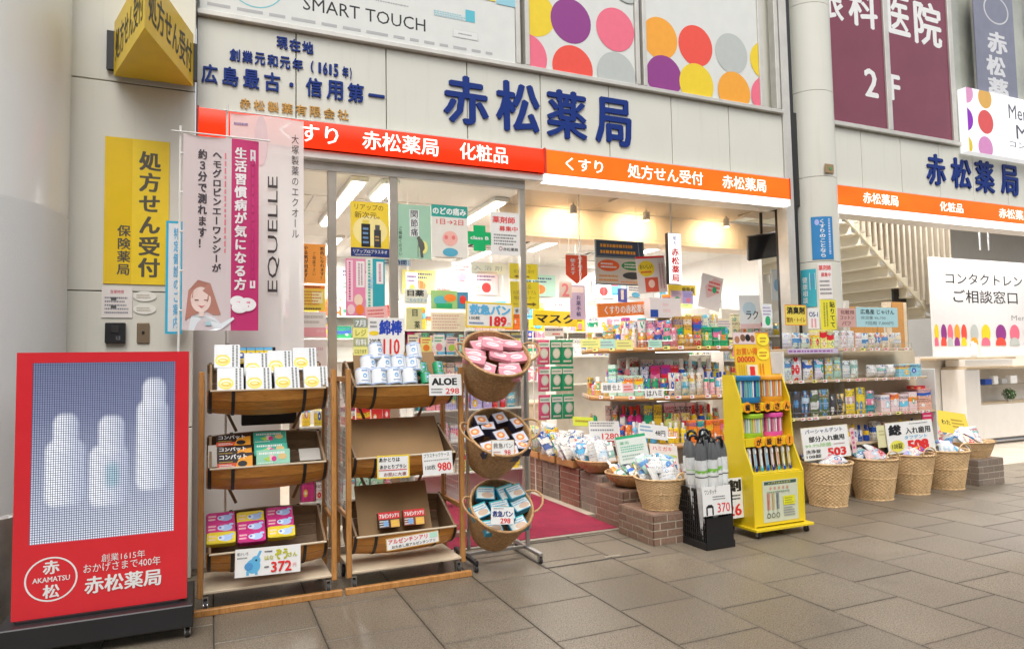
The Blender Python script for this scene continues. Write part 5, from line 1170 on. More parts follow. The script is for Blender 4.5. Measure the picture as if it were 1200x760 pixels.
t = psign('display_card', 'tall yellow and orange display card standing on top of the yellow stand', 'card', (862, 389, 904, 442), 5.16, (.85,.55,.03), [('r', .0, .0, .62, .26, (.75,.6,.6)), ('o', .04, .08, .18, .24, (.45,.2,.1)), ('o', .2, .04, .34, .2, (.2,.1,.05)), ('o', .34, .04, .48, .2, 'black'), ('o', .47, .06, .6, .22, (.3,.12,.08)), ('t', 'お買い得', .06, .34, .64, .5, (.75,.2,.02), .03), ('t', '00000', .06, .53, .55, .66, 'red', .02), ('ring', .66, .02, 1, .3, (.95,.8,.05), .3), ('o', .7, .05, .97, .28, (.95,.8,.05)), ('l', .74, .1, .93, .24, (.4,.2,.02), 2), ('o', .62, .36, .97, .62, (.95,.8,.05)), ('l', .68, .42, .92, .56, (.5,.1,.02), 2), ('r', .3, .72, .6, .98, 'cream'), ('r', .38, .76, .52, .98, (.7,.03,.03)), ('l', .64, .7, .8, .98, (.6,.2,.02), 2, True), ('l', .06, .7, .26, .98, (.7,.4,.02), 3, True)], border=((.75,.3,.03), .02), rot=(-.08, 0, 0))

# ---- brick blocks
def brick_block(label, x0, x1, y0, y1, h, m, bl=.155, bh=.062, faces=('f', 'l'), j=.011):
    t = thing('brick_block', label, 'block', ((x0+x1)/2, (y0+y1)/2, 0), 0, 'brick patterned blocks'); wx, wy = (x1-x0)/2, (y1-y0)/2
    mbox(-wx+.004, wx-.004, -wy+.004, wy-.004, 0, h-.004, M['mortar']).build('mortar_core', t)
    nr = max(1, round(h/(bh+j))); ch = (h-j*.5)/nr
    for r in range(nr):
        z0 = r*ch+j*.5; z1 = z0+ch-j
        for f in faces:
            L = 2*(wx if f in 'fb' else wy); s = 0 if r % 2 else -bl/2; s -= j/2
            while s < L-.012:
                a, b = max(s, 0), min(s+bl, L)
                if b-a > .015:
                    if f == 'f': mb = mbox(-wx+a, -wx+b, -wy, -wy+.012, z0, z1, m, .002)
                    elif f == 'l': mb = mbox(-wx-.001, -wx+.012, -wy+a, -wy+b, z0, z1, m, .002)
                    else: mb = mbox(wx-.012, wx, -wy+a, -wy+b, z0, z1, m, .002)
                    mb.build('brick', t)
                s += bl+j
    # capping course
    s = -wy
    while s < wy-.02:
        mbox(-wx, wx, s, min(s+.09, wy), h-.004, h, m, .0015).build('brick', t); s += .096
    return t
ch = .29
brick_block('brown brick block nearest the camera under the tall wicker basket', 3.52, 4.06, 5.05, 5.6, .27, M['brick'], .155, .062)
brick_block('tall brown brick block, second from the front in the row beside the carpet', 3.60, 4.1, 5.64, 6.16, .37, M['brick'], .16, .066)
for i, (ya, yb, h, m, nm) in enumerate(((6.24, 6.72, .42, M['brickgrey'], 'grey brown brick block, third from the front beside the carpet'), (6.74, 7.2, .43, M['brickred'], 'red brown brick block, fourth from the front beside the carpet'), (7.22, 7.66, .42, M['brickgrey'], 'grey brown brick block, fifth from the front beside the carpet'), (7.68, 8.1, .42, M['brick'], 'farthest brown brick block beside the carpet'))):
    brick_block(nm, 3.74, 4.1, ya, yb, h, m, .17, .066)
brick_block('grey brown brick block under the rightmost basket', 8.62, 9.12, 5.5, 5.9, .32, M['brickgrey'], .2, .08, ('f', 'l'))

# ---- wicker baskets
def wicker(rt_, rb, h, nz, nth=84, band=True, st=28):
    n3 = nz*3; prof = [(rb+(rt_-rb)*(i/n3)**.9, h*i/n3) for i in range(n3+1)]
    def fn(r, z, th):
        k = z/h*nz; return r+.006*math.sin(th*st/1+PI*math.floor(k))*abs(math.sin(PI*(k % 1)+.15))+.002*math.sin(PI*(k % 1))
    mb = MB(); inner = [(r-.014, z) for r, z in prof[::-5]]+[(.03, .016)]
    mb.lathe([(.03, .002)]+prof, M['wicker'], nth*2, fn=fn, cap=(True, False)); mb.lathe([prof[-1]]+inner, M['wicker'], 48, cap=(False, True))
    return mb.mesh('weave', smooth=70)
def braid(r, z, th, m, n=90, w=16):
    mb = MB()
    for ph in (0, PI): mb.tube([((r+.006*math.cos(w*2*PI*i/n+ph))*math.cos(2*PI*i/n), (r+.006*math.cos(w*2*PI*i/n+ph))*math.sin(2*PI*i/n), z+.006*math.sin(w*2*PI*i/n+ph)) for i in range(n+1)], th, m, 6, False)
    return mb.mesh('rim', smooth=60)
WV = wicker(.262, .185, .46, 26); WR = braid(.262, .462, .009, M['wicker']); WB = braid(.226, .25, .007, M['wicker']); WF = braid(.187, .006, .007, M['wicker'])
hm_ = []
for s_ in (-1, 1): hm_.append(MB().tube([(.11*math.cos(PI*i/12), s_*.255, .46+.10*math.sin(PI*i/12)) for i in range(13)], .008, M['wicker'], 8).mesh('handle', smooth=60))
def wbasket(label, x, y, z=0, sc=(1, 1, 1), handles=True, rz=0):
    t = thing('wicker_basket', label, 'basket', (x, y, z), rz, 'golden wicker baskets')
    for me in (WV, WR, WB, WF)+(tuple(hm_) if handles else ()): link(me.name.split('.')[0], me, t, None, None, None, sc)
    return t
wb = [(6.23, 5.62), (6.96, 5.63), (7.60, 5.65), (8.24, 5.66)]
wl = ['large wicker basket on the floor under the 503 card, leftmost of four', 'wicker basket on the floor, second of the four in front of the shelves', 'wicker basket on the floor below the red 508 card', 'wicker basket on the floor, rightmost of four, beside the brick block']
for (x, y), l in zip(wb, wl): wbasket(l, x, y, 0, (1, 1, 1) if x < 6.5 else (1.02, 1.02, .99), x > 6.5)
wbasket('wide wicker basket standing on the grey brick block at right', 8.86, 5.72, .325, (1.12, .9, .42), True)
wbasket('tall wicker basket on the nearest brick block', 3.78, 5.27, .275, (.98, .9, .60), True, R(20))
def bag(label, x, y, z, w_, d_, h_, col, rot, i, grp): return item('pouch%d' % (i % 3), label, x, y, z, w_, d_, h_, col, rot, grp)
rng = random.Random(9)
D8 = ['front left', 'front middle', 'front right', 'left', 'centre', 'right', 'rear left', 'rear middle', 'rear right', 'topmost']
def heap(desc, x, y, z, r, cols, nw, n=9, w_=.13, h_=.15, flat_=1.1, grp=None, kind='pouch'):
    spots = [(-.5, -.5), (0, -.62), (.5, -.5), (-.62, 0), (0, 0), (.62, 0), (-.42, .5), (.05, .6), (.5, .45), (0, -.1)]
    for i in range(n):
        a, b = spots[i]; zz = z+(.03 if i == 4 else 0)+(.07 if i == 9 else 0)
        c = cols[i % len(cols)]; cn = c if isinstance(c, str) else 'printed'
        item(('soft' if c in ('white', 'pale', 'mint', 'sky', 'rose') else kind)+str(i % 3) if kind == 'pouch' else kind, '%s %s in the %s, %s' % (CW.get(cn, cn), nw, desc, D8[i]), x+a*r, y+b*r+h_*.25, zz, w_, .05, h_, c, (-flat_+rng.uniform(-.3, .3), rng.uniform(-.3, .3), rng.uniform(-.7, .7)), grp or 'packets heaped in the '+desc)
heap('leftmost floor basket', 6.23, 5.56, .445, .22, ['white', 'rose', 'white', 'pale'], 'packet', 9, .17, .17)
heap('second floor basket', 6.96, 5.58, .455, .2, ['rose', 'white', 'pink', 'pale', 'white'], 'packet', 10, .17, .17)
heap('third floor basket', 7.6, 5.6, .455, .2, ['lilac', 'white', 'purple', 'pale', 'rose'], 'packet', 10, .18, .18)
heap('fourth floor basket', 8.24, 5.6, .445, .2, ['white', 'sky', 'pale', 'white', 'cream'], 'packet', 9, .17, .18)
heap('basket on the grey block', 8.84, 5.7, .46, .25, ['white', 'cream', 'rose', 'pale', 'white'], 'packet', 10, .22, .25, .8)
heap('basket on the nearest brick block', 3.78, 5.24, .52, .21, ['white', 'pale', 'white', 'white', 'sky'], 'tube', 10, .15, .19, .7)
heap('nearest brick block basket, upper layer', 3.80, 5.27, .59, .15, ['white', 'pale', 'white', 'mint'], 'tube', 8, .13, .17, .8, grp='tubes in the nearest basket')
# shallow round baskets and trays on the brick row
def shallow(label, x, y, z, r):
    t = thing('shallow_basket', label, 'basket', (x, y, z), 0, 'shallow baskets on the brick row')
    prof = [(r*(.55+.45*math.sin(PI/2*i/14)), .13*i/14) for i in range(15)]
    MB().lathe([(.02, 0)]+[(a+.004*abs(math.sin(i*PI/2)), b) for i, (a, b) in enumerate(prof)]+[(a-.012, b) for a, b in prof[::-2]]+[(.02, .012)], M['coil'], 48, fn=lambda q, z, th: q+.002*math.sin(30*th+z*400)).build('weave', t, smooth=60)
    MB().tube([(r*math.cos(2*PI*i/36), r*math.sin(2*PI*i/36), .132) for i in range(37)], .01, M['coil'], 8, False).build('rim', t, smooth=60); return t
shallow('shallow round rattan basket on the second brick block', 3.86, 5.86, .375, .27)
shallow('shallow round rattan basket on the third brick block', 3.88, 6.5, .425, .27)
heap('round basket on the second brick block', 3.86, 5.86, .46, .19, [(.1,.3,.2), 'white', 'mint', 'white', (.15,.35,.25)], 'tube', 9, .1, .2, .9, kind='bottle_white')
heap('third block basket', 3.88, 6.5, .5, .21, ['white', 'pale', 'white', 'sky'], 'tube packet', 10, .13, .24, .45)
heap('third block basket, upper layer', 3.88, 6.54, .58, .19, ['white', 'pale', 'white', 'white'], 'packet', 9, .2, .22, .8, grp='white packets piled on the third block')
for i, (y, c) in enumerate(((7.0, 'tan'), (7.45, 'tan'), (7.9, 'tan'))):
    t = thing('wooden_tray', 'shallow wooden tray on the brick row, %s from the front' % ('first', 'second', 'third')[i], 'tray', (3.9, y, .435), 0, 'wooden trays on the brick row'); t.rotation_euler.y = -.0
    mbox(-.2, .2, -.2, .2, 0, .01, M['shelfwood']).build('bottom', t)
    for a in ((-.2, .2, -.2, -.188), (-.2, .2, .188, .2), (-.2, -.188, -.187, .187), (.188, .2, -.187, .187)): mbox(*a, .011, .075, M['shelfwood'], .002).build('side_board', t)
heap('front wooden tray', 3.88, 6.98, .5, .19, ['white', 'pale', 'sky', 'white', 'white'], 'bag', 10, .2, .26, .6)
heap('front wooden tray, second layer', 3.9, 7.05, .58, .16, ['white', 'pale', 'white'], 'bag', 8, .2, .24, .7, grp='bags in the front tray')
heap('middle wooden tray', 3.88, 7.42, .5, .2, ['white', 'yellow', 'blue', 'white'], 'bag', 10, .2, .28, .5)
heap('rear wooden tray', 3.88, 7.88, .5, .2, ['lemon', 'white', 'yellow', 'rose'], 'bag', 10, .2, .3, .45)
C = lambda lab, rect, Y, col, its, **kw: psign('price_card', lab, 'price card', rect, Y, col, its, **kw)
C('large white and green packet standing behind the round baskets', (727, 509, 762, 541), 5.98, (.66,.72,.68), [('r', 0, 0, 1, .1, 'green'), ('t', '薬用', .1, .2, .4, .32, 'green'), ('l', .1, .36, .9, .62, (.1,.45,.3), 3), ('l', .1, .68, .9, .9, (.25,.4,.35), 2)], rot=(-.25, R(-4), 0), th=.03)
C('white card with red writing right of the green packet', (763, 520, 796, 551), 5.75, (.75,.68,.62), [('t', 'ハミガキ', .1, .08, .8, .25, 'red', .01), ('r', .05, .38, .95, .48, (.55,.6,.15)), ('l', .08, .55, .8, .68, 'red', 1), ('t', '280', .4, .72, .9, .93, 'red', .02)], rot=(-.3, R(8), 0))
C('white card with red 1280 standing on the brick row', (691, 493, 727, 516), 6.7, 'white', [('l', .05, .05, .95, .3, (.2,.2,.2), 2), ('l', .05, .38, .95, .55, (.25,.25,.3), 1), ('t', '1280', .4, .62, .95, .93, 'red', .02)], rot=(-.2, R(3), 0))
C('white card with green and blue scribble and black 4円', (748, 497, 783, 514), 6.3, 'white', [('l', .05, .1, .5, .6, (.1,.3,.5), 2), ('t', '48円', .55, .35, .9, .75, 'black', .02)], rot=(-.2, R(9), 0))
C('yellow green card at the front left end of the gondola', (672, 488, 696, 499), 6.75, (.6,.65,.05), [('l', .1, .25, .9, .7, (.3,.2,.02), 1)], rot=(-.3, R(5), 0))
C('white price card with red 503 behind the leftmost floor basket', (942, 499, 997, 537), 5.56, 'white', [('t', 'パーシャルデント', .08, .06, .88, .2, 'navy', .01), ('t', '部分入れ歯用', .14, .28, .9, .46, 'black', .03), ('t', '99.9%除菌', .05, .5, .6, .62, (.35,.6,.25), .01), ('t', '洗浄錠', .05, .68, .36, .8, 'black', .01), ('t', '108錠', .05, .83, .36, .94, 'black', .01), ('t', '503', .5, .68, .9, .93, 'red', .04), ('l', .65, .54, .92, .6, (.5,.3,.3), 1)], border=((.75,.65,.4), .015), rot=(-.1, R(-1), 0), th=.006)
C('white price card with bold red 508 behind the third floor basket', (1041, 493, 1096, 529), 5.6, 'white', [('t', '総', .05, .08, .32, .42, 'black', .05), ('t', '入れ歯用', .4, .2, .94, .42, 'black', .03), ('t', 'タフデント', .36, .46, .85, .58, 'sky', .03), ('o', .04, .58, .34, .95, (.75,.7,.1)), ('t', '108錠', .08, .66, .3, .86, 'black', .02), ('t', '508', .4, .62, .86, .95, 'red', .06), ('l', .5, .06, .9, .12, (.3,.3,.3), 1)], border=((.75,.7,.5), .015), rot=(-.1, R(-1), 0), th=.006)
C('tilted yellow card in the basket on the grey brick block', (1102, 481, 1138, 508), 5.85, (.82,.62,.06), [('t', 'わた', .12, .4, .4, .62, 'black', .02), ('l', .45, .3, .9, .75, (.4,.25,.03), 3)], rot=(-.35, R(8), 0))
C('pink and white card behind the second basket', (997, 501, 1006, 530), 5.6, 'rose', [('l', .2, .1, .8, .9, 'magenta', 4)], rot=(-.1, 0, R(20)))
C('cream blank card beside the 508 card', (1029, 498, 1041, 524), 5.63, (.7,.68,.4), [('l', .2, .2, .8, .5, (.5,.45,.2), 2)], rot=(-.08, 0, 0))

# ---- white mask rack by the gondola
MX = PY(650, 440, 7.75).x; MK = 7.75/5.93; mr = thing('mask_rack', 'narrow white wire rack of hanging pink and green mask packets', 'display rack', (MX, 7.8, 0))
for x in (-.25, .25): MB().tube([(x, .04, 0), (x, .04, 2.0)], .009, M['whitep'], 8).build('post', mr)
mb = MB()
for k in range(5, 17): mb.tube([(-.25, .04, .4+.1*k), (.25, .04, .4+.1*k)], .0025, M['whitep'], 5)
for k in range(9): mb.tube([(-.25+.0625*k, .043, .9), (-.25+.0625*k, .043, 2.0)], .0025, M['whitep'], 5)
mb.build('wire_grid', mr); mbox(-.27, .27, .02, .06, 0, .02, M['whitep'], .004).build('foot', mr)
wdc = decor([('r', .05, .1, .95, .3, (.75,.8,.78)), ('l', .1, .14, .9, .26, (.1,.35,.25), 1), ('o', .25, .38, .78, .72, (.72,.8,.76)), ('ring', .2, .34, .83, .76, 'white', .12), ('l', .15, .8, .85, .95, 'white', 1)], 1, 1, 0, -.56).mesh('lettering')
mpm = [pouch_me(c+10, M['packfilm']) for c in range(3)]
for r_i, (z, nm) in enumerate(((1.585, 'top'), (1.25, 'second'), (.9, 'third'))):
    for c_i, (x, c) in enumerate(((-.17, (.75,.10,.25)), (-.0, (.02,.38,.2)), (.165, (.02,.40,.2)))):
        o = link('mask_packet', mpm[c_i], None, (MX+x, 7.72, z), (.04, 0, random.uniform(-.06, .06)), c, (.165, .035, .31)); link('lettering', wdc, o)
        MB().tube([(x, .035, z+.3), (x, -.1, z+.31)], .003, M['chrome'], 5).build('hook', mr)
        tag(o, '%s mask packet hanging in the %s row of the white rack, %s' % (('pink', 'green', 'green')[c_i], nm, ('left', 'middle', 'right')[c_i]), 'mask packet', 'mask packets on the white rack')
psign('mask_sign', 'yellow sign with black katakana for masks above the mask rack', 'sign', (624, 364, 676, 382), 7.6, (.85,.68,.03), [('t', 'マスク', .06, .22, .94, .8, 'black', .035)], rot=(0, R(1.5), 0), th=.004)
psign('price_card', 'small white card with blue writing under the yellow mask sign', 'price card', (638, 383, 661, 394), 7.61, 'white', [('l', .05, .1, .95, .5, 'navy', 1), ('l', .4, .6, .9, .9, 'red', 1)])
# ================================================================ SHELVES INSIDE AND AT RIGHT
MIX = CN; PAS = ['white', 'pale', 'mint', 'rose', 'cream', 'lilac', 'white', 'sky']; HOT = ['red', 'yellow', 'orange', 'white', 'pink', 'gold', 'green', 'cream']
# ---- island display with rounded wooden shelves
gd = thing('island_display', 'island display with rounded honey coloured shelf edges full of goods', 'display shelf', (4.8, 6.9, 0))
GP = [(4.38, 7.7), (4.10, 7.05), (4.3, 6.62), (4.75, 6.32), (5.35, 6.24), (5.52, 6.27), (5.62, 6.38), (5.64, 6.55), (5.64, 7.7)]
def gl(p): return (p[0]-4.8, p[1]-6.9)
for z in (1.76, 1.21, .68):
    o = MB().poly([gl(p) for p in GP], z-.045, z-.006, M['shelfwood']).build('shelf_board', gd)
    MB().poly([((p[0]-4.85)*.985+.05, (p[1]-6.9)*.97+.01) for p in GP], z-.0055, z, M['palewood']).build('shelf_top', gd)
    MB().tube([(*gl(p), z-.026) for p in GP], .03, M['shelfwood'], 10).build('rounded_edge', gd, smooth=50)
    MB().tube([(gl(p)[0]*.99, gl(p)[1]*.98, z+.07) for p in GP], .0025, M['chrome'], 5).build('wire_rail', gd)
    for p in GP[1:-1]: MB().tube([(gl(p)[0]*.99, gl(p)[1]*.98, z), (gl(p)[0]*.99, gl(p)[1]*.98, z+.07)], .002, M['chrome'], 5).build('rail_pin', gd)
    mbox(-.2, .7, -.46, -.44, z-.062, z-.0475, emis('lit_strip', (1,.97,.92), 2.2), .003).build('light_strip', gd)
mbox(-.45, .7, .1, .14, .0, 2.0, M['whitep']).build('back_panel', gd); MB().poly([((p[0]-4.85)*.9, (p[1]-6.9)*.9+.03) for p in GP], 0, .12, M['whitep']).build('plinth', gd)
def slide(pts, d): # inner copy of a path
    out = []
    for i, p in enumerate(pts):
        a = Vector(pts[max(i-1, 0)]); b = Vector(pts[min(i+1, len(pts)-1)]); t = (b-a).normalized(); out.append((p[0]-t.y*d, p[1]+t.x*d))
    return out
EP = GP[:8]
row('top island shelf', EP, 1.762, ['box', 'box', 'pouch1', 'bottle_white', 'box', 'jar_white'], (.13, .23), (.07, .12), MIX, 3, 'goods on the top island shelf', .03, (2, 4), .25)
row('upper back of the top island shelf', slide(EP, .13)[1:], 1.762, ['box', 'pouch0', 'bottle_black'], (.26, .38), (.09, .14), HOT+['white', 'cream'], 31, 'goods at the back of the top island shelf', .03, (2, 3), 0)
row('middle island shelf', EP, 1.212, ['bottle_white', 'bottle_blue', 'box', 'pouch0', 'bottle_red', 'box', 'bottle_yellow'], (.15, .26), (.07, .11), MIX, 4, 'goods on the middle island shelf', .03, (2, 5), .15)
row('back of the middle island shelf', slide(EP, .13)[1:], 1.212, ['box', 'bottle_white', 'pouch2'], (.32, .42), (.08, .12), MIX+['white', 'white'], 41, 'goods at the back of the middle island shelf', .03, (2, 4), 0)
row('lowest island shelf', EP, .682, ['bottle_yellow', 'bottle_white', 'box', 'bottle_red', 'bottle_green', 'pouch1'], (.17, .28), (.07, .10), HOT+['teal', 'sky'], 5, 'goods on the lowest island shelf', .03, (2, 5), .1)
row('back of the lowest island shelf', slide(EP, .13)[1:], .682, ['bottle_orange' if False else 'bottle_red', 'box', 'pouch2'], (.32, .42), (.08, .12), MIX, 51, 'goods at the back of the lowest island shelf', .03, (2, 4), 0)
row('island foot shelf', EP, .30, ['box', 'bottle_white', 'pouch1', 'jar_white'], (.18, .3), (.1, .14), MIX, 6, 'goods at the foot of the island', .05, (2, 4), .2)
MB().poly([gl(p) for p in GP], .27, .298, M['palewood']).build('shelf_board', gd)
for i, (rect, its, c) in enumerate([((682, 397, 702, 407), [('l', .1, .2, .9, .8, (.4,.5,.2), 2)], 'lemon'), ((703, 397, 720, 408), [('l', .1, .2, .9, .8, (.3,.3,.4), 2)], 'mint'), ((722, 398, 742, 409), [('l', .1, .2, .9, .8, (.5,.4,.2), 2)], 'lemon'), ((760, 398, 776, 407), [('l', .1, .2, .9, .8, (.2,.4,.3), 2)], 'mint'),
        ((706, 448, 728, 460), [('t', '詰替 仕上', .1, .2, .9, .75, 'black', .02)], 'white'), ((730, 449, 743, 460), [('l', .1, .2, .9, .8, 'red', 2)], 'rose'), ((756, 455, 778, 466), [('t', 'はハミ', .1, .2, .9, .8, 'black', .03)], 'white')]):
    psign('shelf_card', 'small %s shelf card on the %s island shelf, %s' % (c, 'top' if i < 4 else 'middle', ordl(i if i < 4 else i-4)), 'price card', rect, 6.2 if i > 2 and i != 4 else 6.45, c, its, rot=(-.1, 0, R(-20 if i in (0, 1, 4) else 0)))
X = lambda px, py, Y: PY(px, py, Y)
# header sign on the island
sign('island_header', 'orange header sign of the pharmacy standing on the island display', 'sign', X(701, 362, 6.75).x, X(763, 362, 6.75).x, X(730, 370, 6.75).z, X(730, 354, 6.75).z, 6.75, (.85,.22,.04), [('t', 'くすりの赤松薬局', .12, .2, .93, .82, 'white', .03)], rot=(0, R(-3.5), 0), th=.02)
psign('paper_box', 'white and pink paper box on top of the island at its right end', 'box', (762, 349, 798, 372), 6.55, (.78,.7,.68), [('l', .4, .2, .65, .8, 'rose', 2), ('r', 0, .6, .25, .98, 'blue')], th=.12)
# ---- right unit of pale shelves
UX0, UX1, UY = 5.74, 8.12, 5.68
ru = thing('shelf_unit', 'long pale shelf unit with wire rails right of the pillar', 'display shelf', (UX0, UY, 0))
UW = UX1-UX0
for z, L, dp in ((1.71, 2.05, .2), (1.36, 2.3, .22), (.95, 2.42, .24)):
    mbox(0, L, 0, dp, z-.028, z, M['palewood'], .003).build('shelf_board', ru)
    MB().tube([(.0, .004, z+.055), (L, .004, z+.055)], .002, M['chrome'], 5).build('wire_rail', ru)
    for k in range(9): MB().tube([(L*k/8, .004, z), (L*k/8, .004, z+.055)], .0018, M['chrome'], 5).build('rail_pin', ru)
mbox(0, UW+.05, .245, .262, .0, 1.68, M['board'], .003).build('back_panel', ru); mbox(-.02, -.002, .0, .25, .55, 1.68, M['whitep'], .003).build('side_panel', ru); mbox(.02, UW, .16, .24, 0, .9, M['board'], .003).build('base_panel', ru)
mbox(UW+.052, UW+.07, .0, .25, .0, 1.45, M['whitep'], .003).build('side_panel', ru)
row('top pale shelf', [(UX0+.02, UY), (UX0+2.0, UY)], 1.711, ['soft1', 'soft2', 'soft0', 'soft1', 'box', 'jar_white'], (.17, .24), (.1, .16), ['white', 'cream', 'white', 'pale', 'white', 'lemon'], 7, 'goods on the top pale shelf', .03, (2, 4))
row('second pale shelf', [(UX0+.02, UY), (UX0+1.35, UY)], 1.361, ['soft1', 'soft0', 'soft2', 'pouch1'], (.21, .27), (.12, .18), ['white', 'mint', 'pale', 'white', 'mint', 'charcoal', 'white'], 8, 'refill pouches on the second pale shelf', .03, (1, 3))
row('lowest pale shelf', [(UX0+.02, UY), (UX0+1.5, UY)], .951, ['pouch1', 'pouch0', 'soft2', 'soft1'], (.23, .30), (.11, .16), ['olive', 'olive', 'charcoal', 'charcoal', 'teal', 'yellow', 'olive'], 9, 'refill pouches on the lowest pale shelf', .03, (2, 3))
for i in range(3): item('soft%d' % i, 'white tissue bundle on the second pale shelf, %s of the three' % ordl(i), UX0+1.45+.16*i, UY+.1, 1.361, .15, .12, .15, (.72,.72,.72), (0, 0, 0), 'tissue bundles')
for i in range(2): item('box', 'pale blue tissue block on the second pale shelf, %s' % ('left' if i == 0 else 'right'), UX0+1.95+.2*i, UY+.1, 1.361, .19, .13, .15, (.3,.6,.7), (0, 0, random.uniform(-.04, .04)), 'blue tissue blocks')
for i in range(4): item('box', 'pink and white carton on the lowest pale shelf, %s of four' % ordl(i), UX0+1.6+.16*i, UY+.1, .951, .145, .12, .2+.02*(i % 2), (.78,.6,.6), (0, 0, random.uniform(-.05, .05)), 'pink cartons on the lowest pale shelf')
for i in range(2): item('box', 'peach coloured bundle at the right end of the lowest pale shelf, %s one' % ('lower' if i == 0 else 'upper'), UX0+2.28, UY+.1, .951+.13*i, .24, .14, .125, (.8,.45,.33), (0, 0, .05*i), 'peach bundles')
item('box', 'red and white packet lying on the peach bundles', UX0+2.22, UY+.1, 1.205, .2, .12, .04, (.7,.03,.05), (0, 0, .1))
row('floor level shelf behind the baskets', [(6.45, 5.75), (8.0, 5.78)], .62, ['bottle_blue', 'pouch1', 'box', 'bottle_yellow'], (.18, .26), (.09, .12), ['white', 'yellow', 'sky', 'cream', 'blue'], 10, 'goods behind the wicker baskets', .02, (1, 3))
mbox(.6, UW, .02, .155, .6, .618, M['palewood'], .002).build('shelf_board', ru)
psign('shelf_banner', 'lilac printed strip along the edge of the top pale shelf', 'strip', (923, 408, 982, 414), 5.672, (.6,.52,.65), [('l', .02, .2, .98, .9, (.3,.1,.35), 1)], th=.002)
PS = lambda nm, lab, cat, rect, Y, col, its, **kw: psign(nm, lab, cat, rect, Y, col, its, **kw)
PS('category_sign', 'yellow deodorant category sign above the left end of the pale shelves', 'sign', (920, 357, 945, 381), 5.78, (.82,.66,.1), [('t', '消臭剤', .08, .1, .92, .45, 'black', .04), ('t', '室内・トイレ', .06, .6, .94, .85, (.25,.1,.02), .03)], border=('orange', .03))
PS('category_sign', 'narrow white OS-1 sign beside the deodorant sign', 'sign', (947, 361, 960, 385), 5.80, 'white', [('t', 'OS-1', .1, .18, .9, .42, 'navy', .03), ('l', .2, .5, .8, .95, 'pink', 2, True)])
PS('category_sign', 'yellow vertical sign on the lower front of the pillar', 'sign', (962, 351, 980, 386), 5.81, (.8,.72,.05), [('t', '貼りてて', .58, .06, .92, .92, 'black', .03, True), ('l', .15, .1, .5, .9, (.25,.25,.05), 2, True)])
PS('category_sign', 'pink sign with dark writing for cosmetic cotton above the top pale shelf', 'sign', (982, 361, 1003, 383), 5.80, (.62,.38,.34), [('t', '化粧用', .15, .1, .9, .32, (.15,.05,.05), .02), ('t', 'コットン', .12, .4, .9, .6, (.15,.05,.05), .02), ('t', 'パフ', .2, .7, .7, .9, (.15,.05,.05), .02)])
PS('category_sign', 'pale blue sign with brushed black writing above the top pale shelf', 'sign', (1003.5, 360, 1052, 383), 5.80, (.42,.66,.70), [('t', '広島産 じゃけん', .1, .1, .92, .36, 'black', .02), ('t', '保湿量 ¥6,700', .1, .45, .7, .62, (.15,.2,.2), 0), ('t', '7回用 7,000円', .2, .72, .88, .9, (.1,.12,.12), 0)])
PS('price_card', 'crimson card under the right end of the lowest pale shelf', 'price card', (1081, 483, 1093, 494), 5.66, (.6,.03,.12), [('l', .1, .2, .9, .5, 'rose', 1)])
# ---- wall of goods between island and pillar
def shelfbay(name, label, x0, x1, y, zs, depth, rows, back=True, top=None):
    t = thing(name, label, 'display shelf', (x0, y, 0)); L = x1-x0
    for z in zs: mbox(0, L, 0, depth, z-.02, z, M['whitep'], .002).build('shelf_board', t)
    if back: mbox(0, L, depth+.001, depth+.015, .05, top or zs[-1]+.35, M['whitep']).build('back_panel', t)
    for x in (-.017, L+.002): mbox(x, x+.015, 0, depth+.012, 0, top or zs[-1]+.35, M['whitep'], .002).build('side_panel', t)
    return t
shelfbay('wall_shelf', 'white wall shelf of small goods between the island and the pillar', 6.05, 7.45, 7.0, (.3, .62, .95, 1.28, 1.6, 1.92), .22, None)
for i, z in enumerate((.95, 1.28, 1.6, 1.92)):
    row('wall shelf by the pillar, %s board' % ('lowest visible', 'third', 'second', 'top')[i], [(6.07, 7.0), (7.43, 7.0)], z+.001, ['box', 'pouch0', 'bottle_white', 'box', 'pouch2'], (.16, .25), (.09, .14), PAS+['yellow', 'orange', 'sky'], 60+i, 'goods on the wall shelf by the pillar', .02, (1, 3), .1)
# ---- left island seen through the glass
shelfbay('island_shelf', 'crowded white shelf behind the glass, left of the mask rack', 1.95, 3.4, 7.35, (.4, .75, 1.1, 1.42, 1.72, 2.0), .25, None, top=2.33)
for i, z in enumerate((.4, .75, 1.1, 1.42, 1.72, 2.0)):
    row('crowded shelf behind glass, %s board' % ('lowest', 'fifth', 'fourth', 'third', 'second', 'top')[i], [(1.97, 7.35), (3.38, 7.35)], z+.001, ['box', 'box', 'pouch1', 'bottle_white', 'box'], (.16, .25), (.08, .15), MIX+['white', 'white', 'cream', 'lemon'], 80+i, 'goods on the shelf behind the glass', .02, (1, 4), .1)
shelfbay('island_shelf', 'low white shelf behind the glass beside the left barrel rack', .75, 1.85, 6.7, (.35, .7, 1.05), .25, None, top=1.3)
for i, z in enumerate((.35, .7, 1.05)):
    row('low shelf behind left glass, %s board' % ('lowest', 'middle', 'top')[i], [(.77, 6.7), (1.83, 6.7)], z+.001, ['box', 'pouch1', 'bottle_white', 'box'], (.16, .26), (.09, .15), MIX, 90+i, 'goods on the low shelf behind the glass', .02, (1, 3), .1)
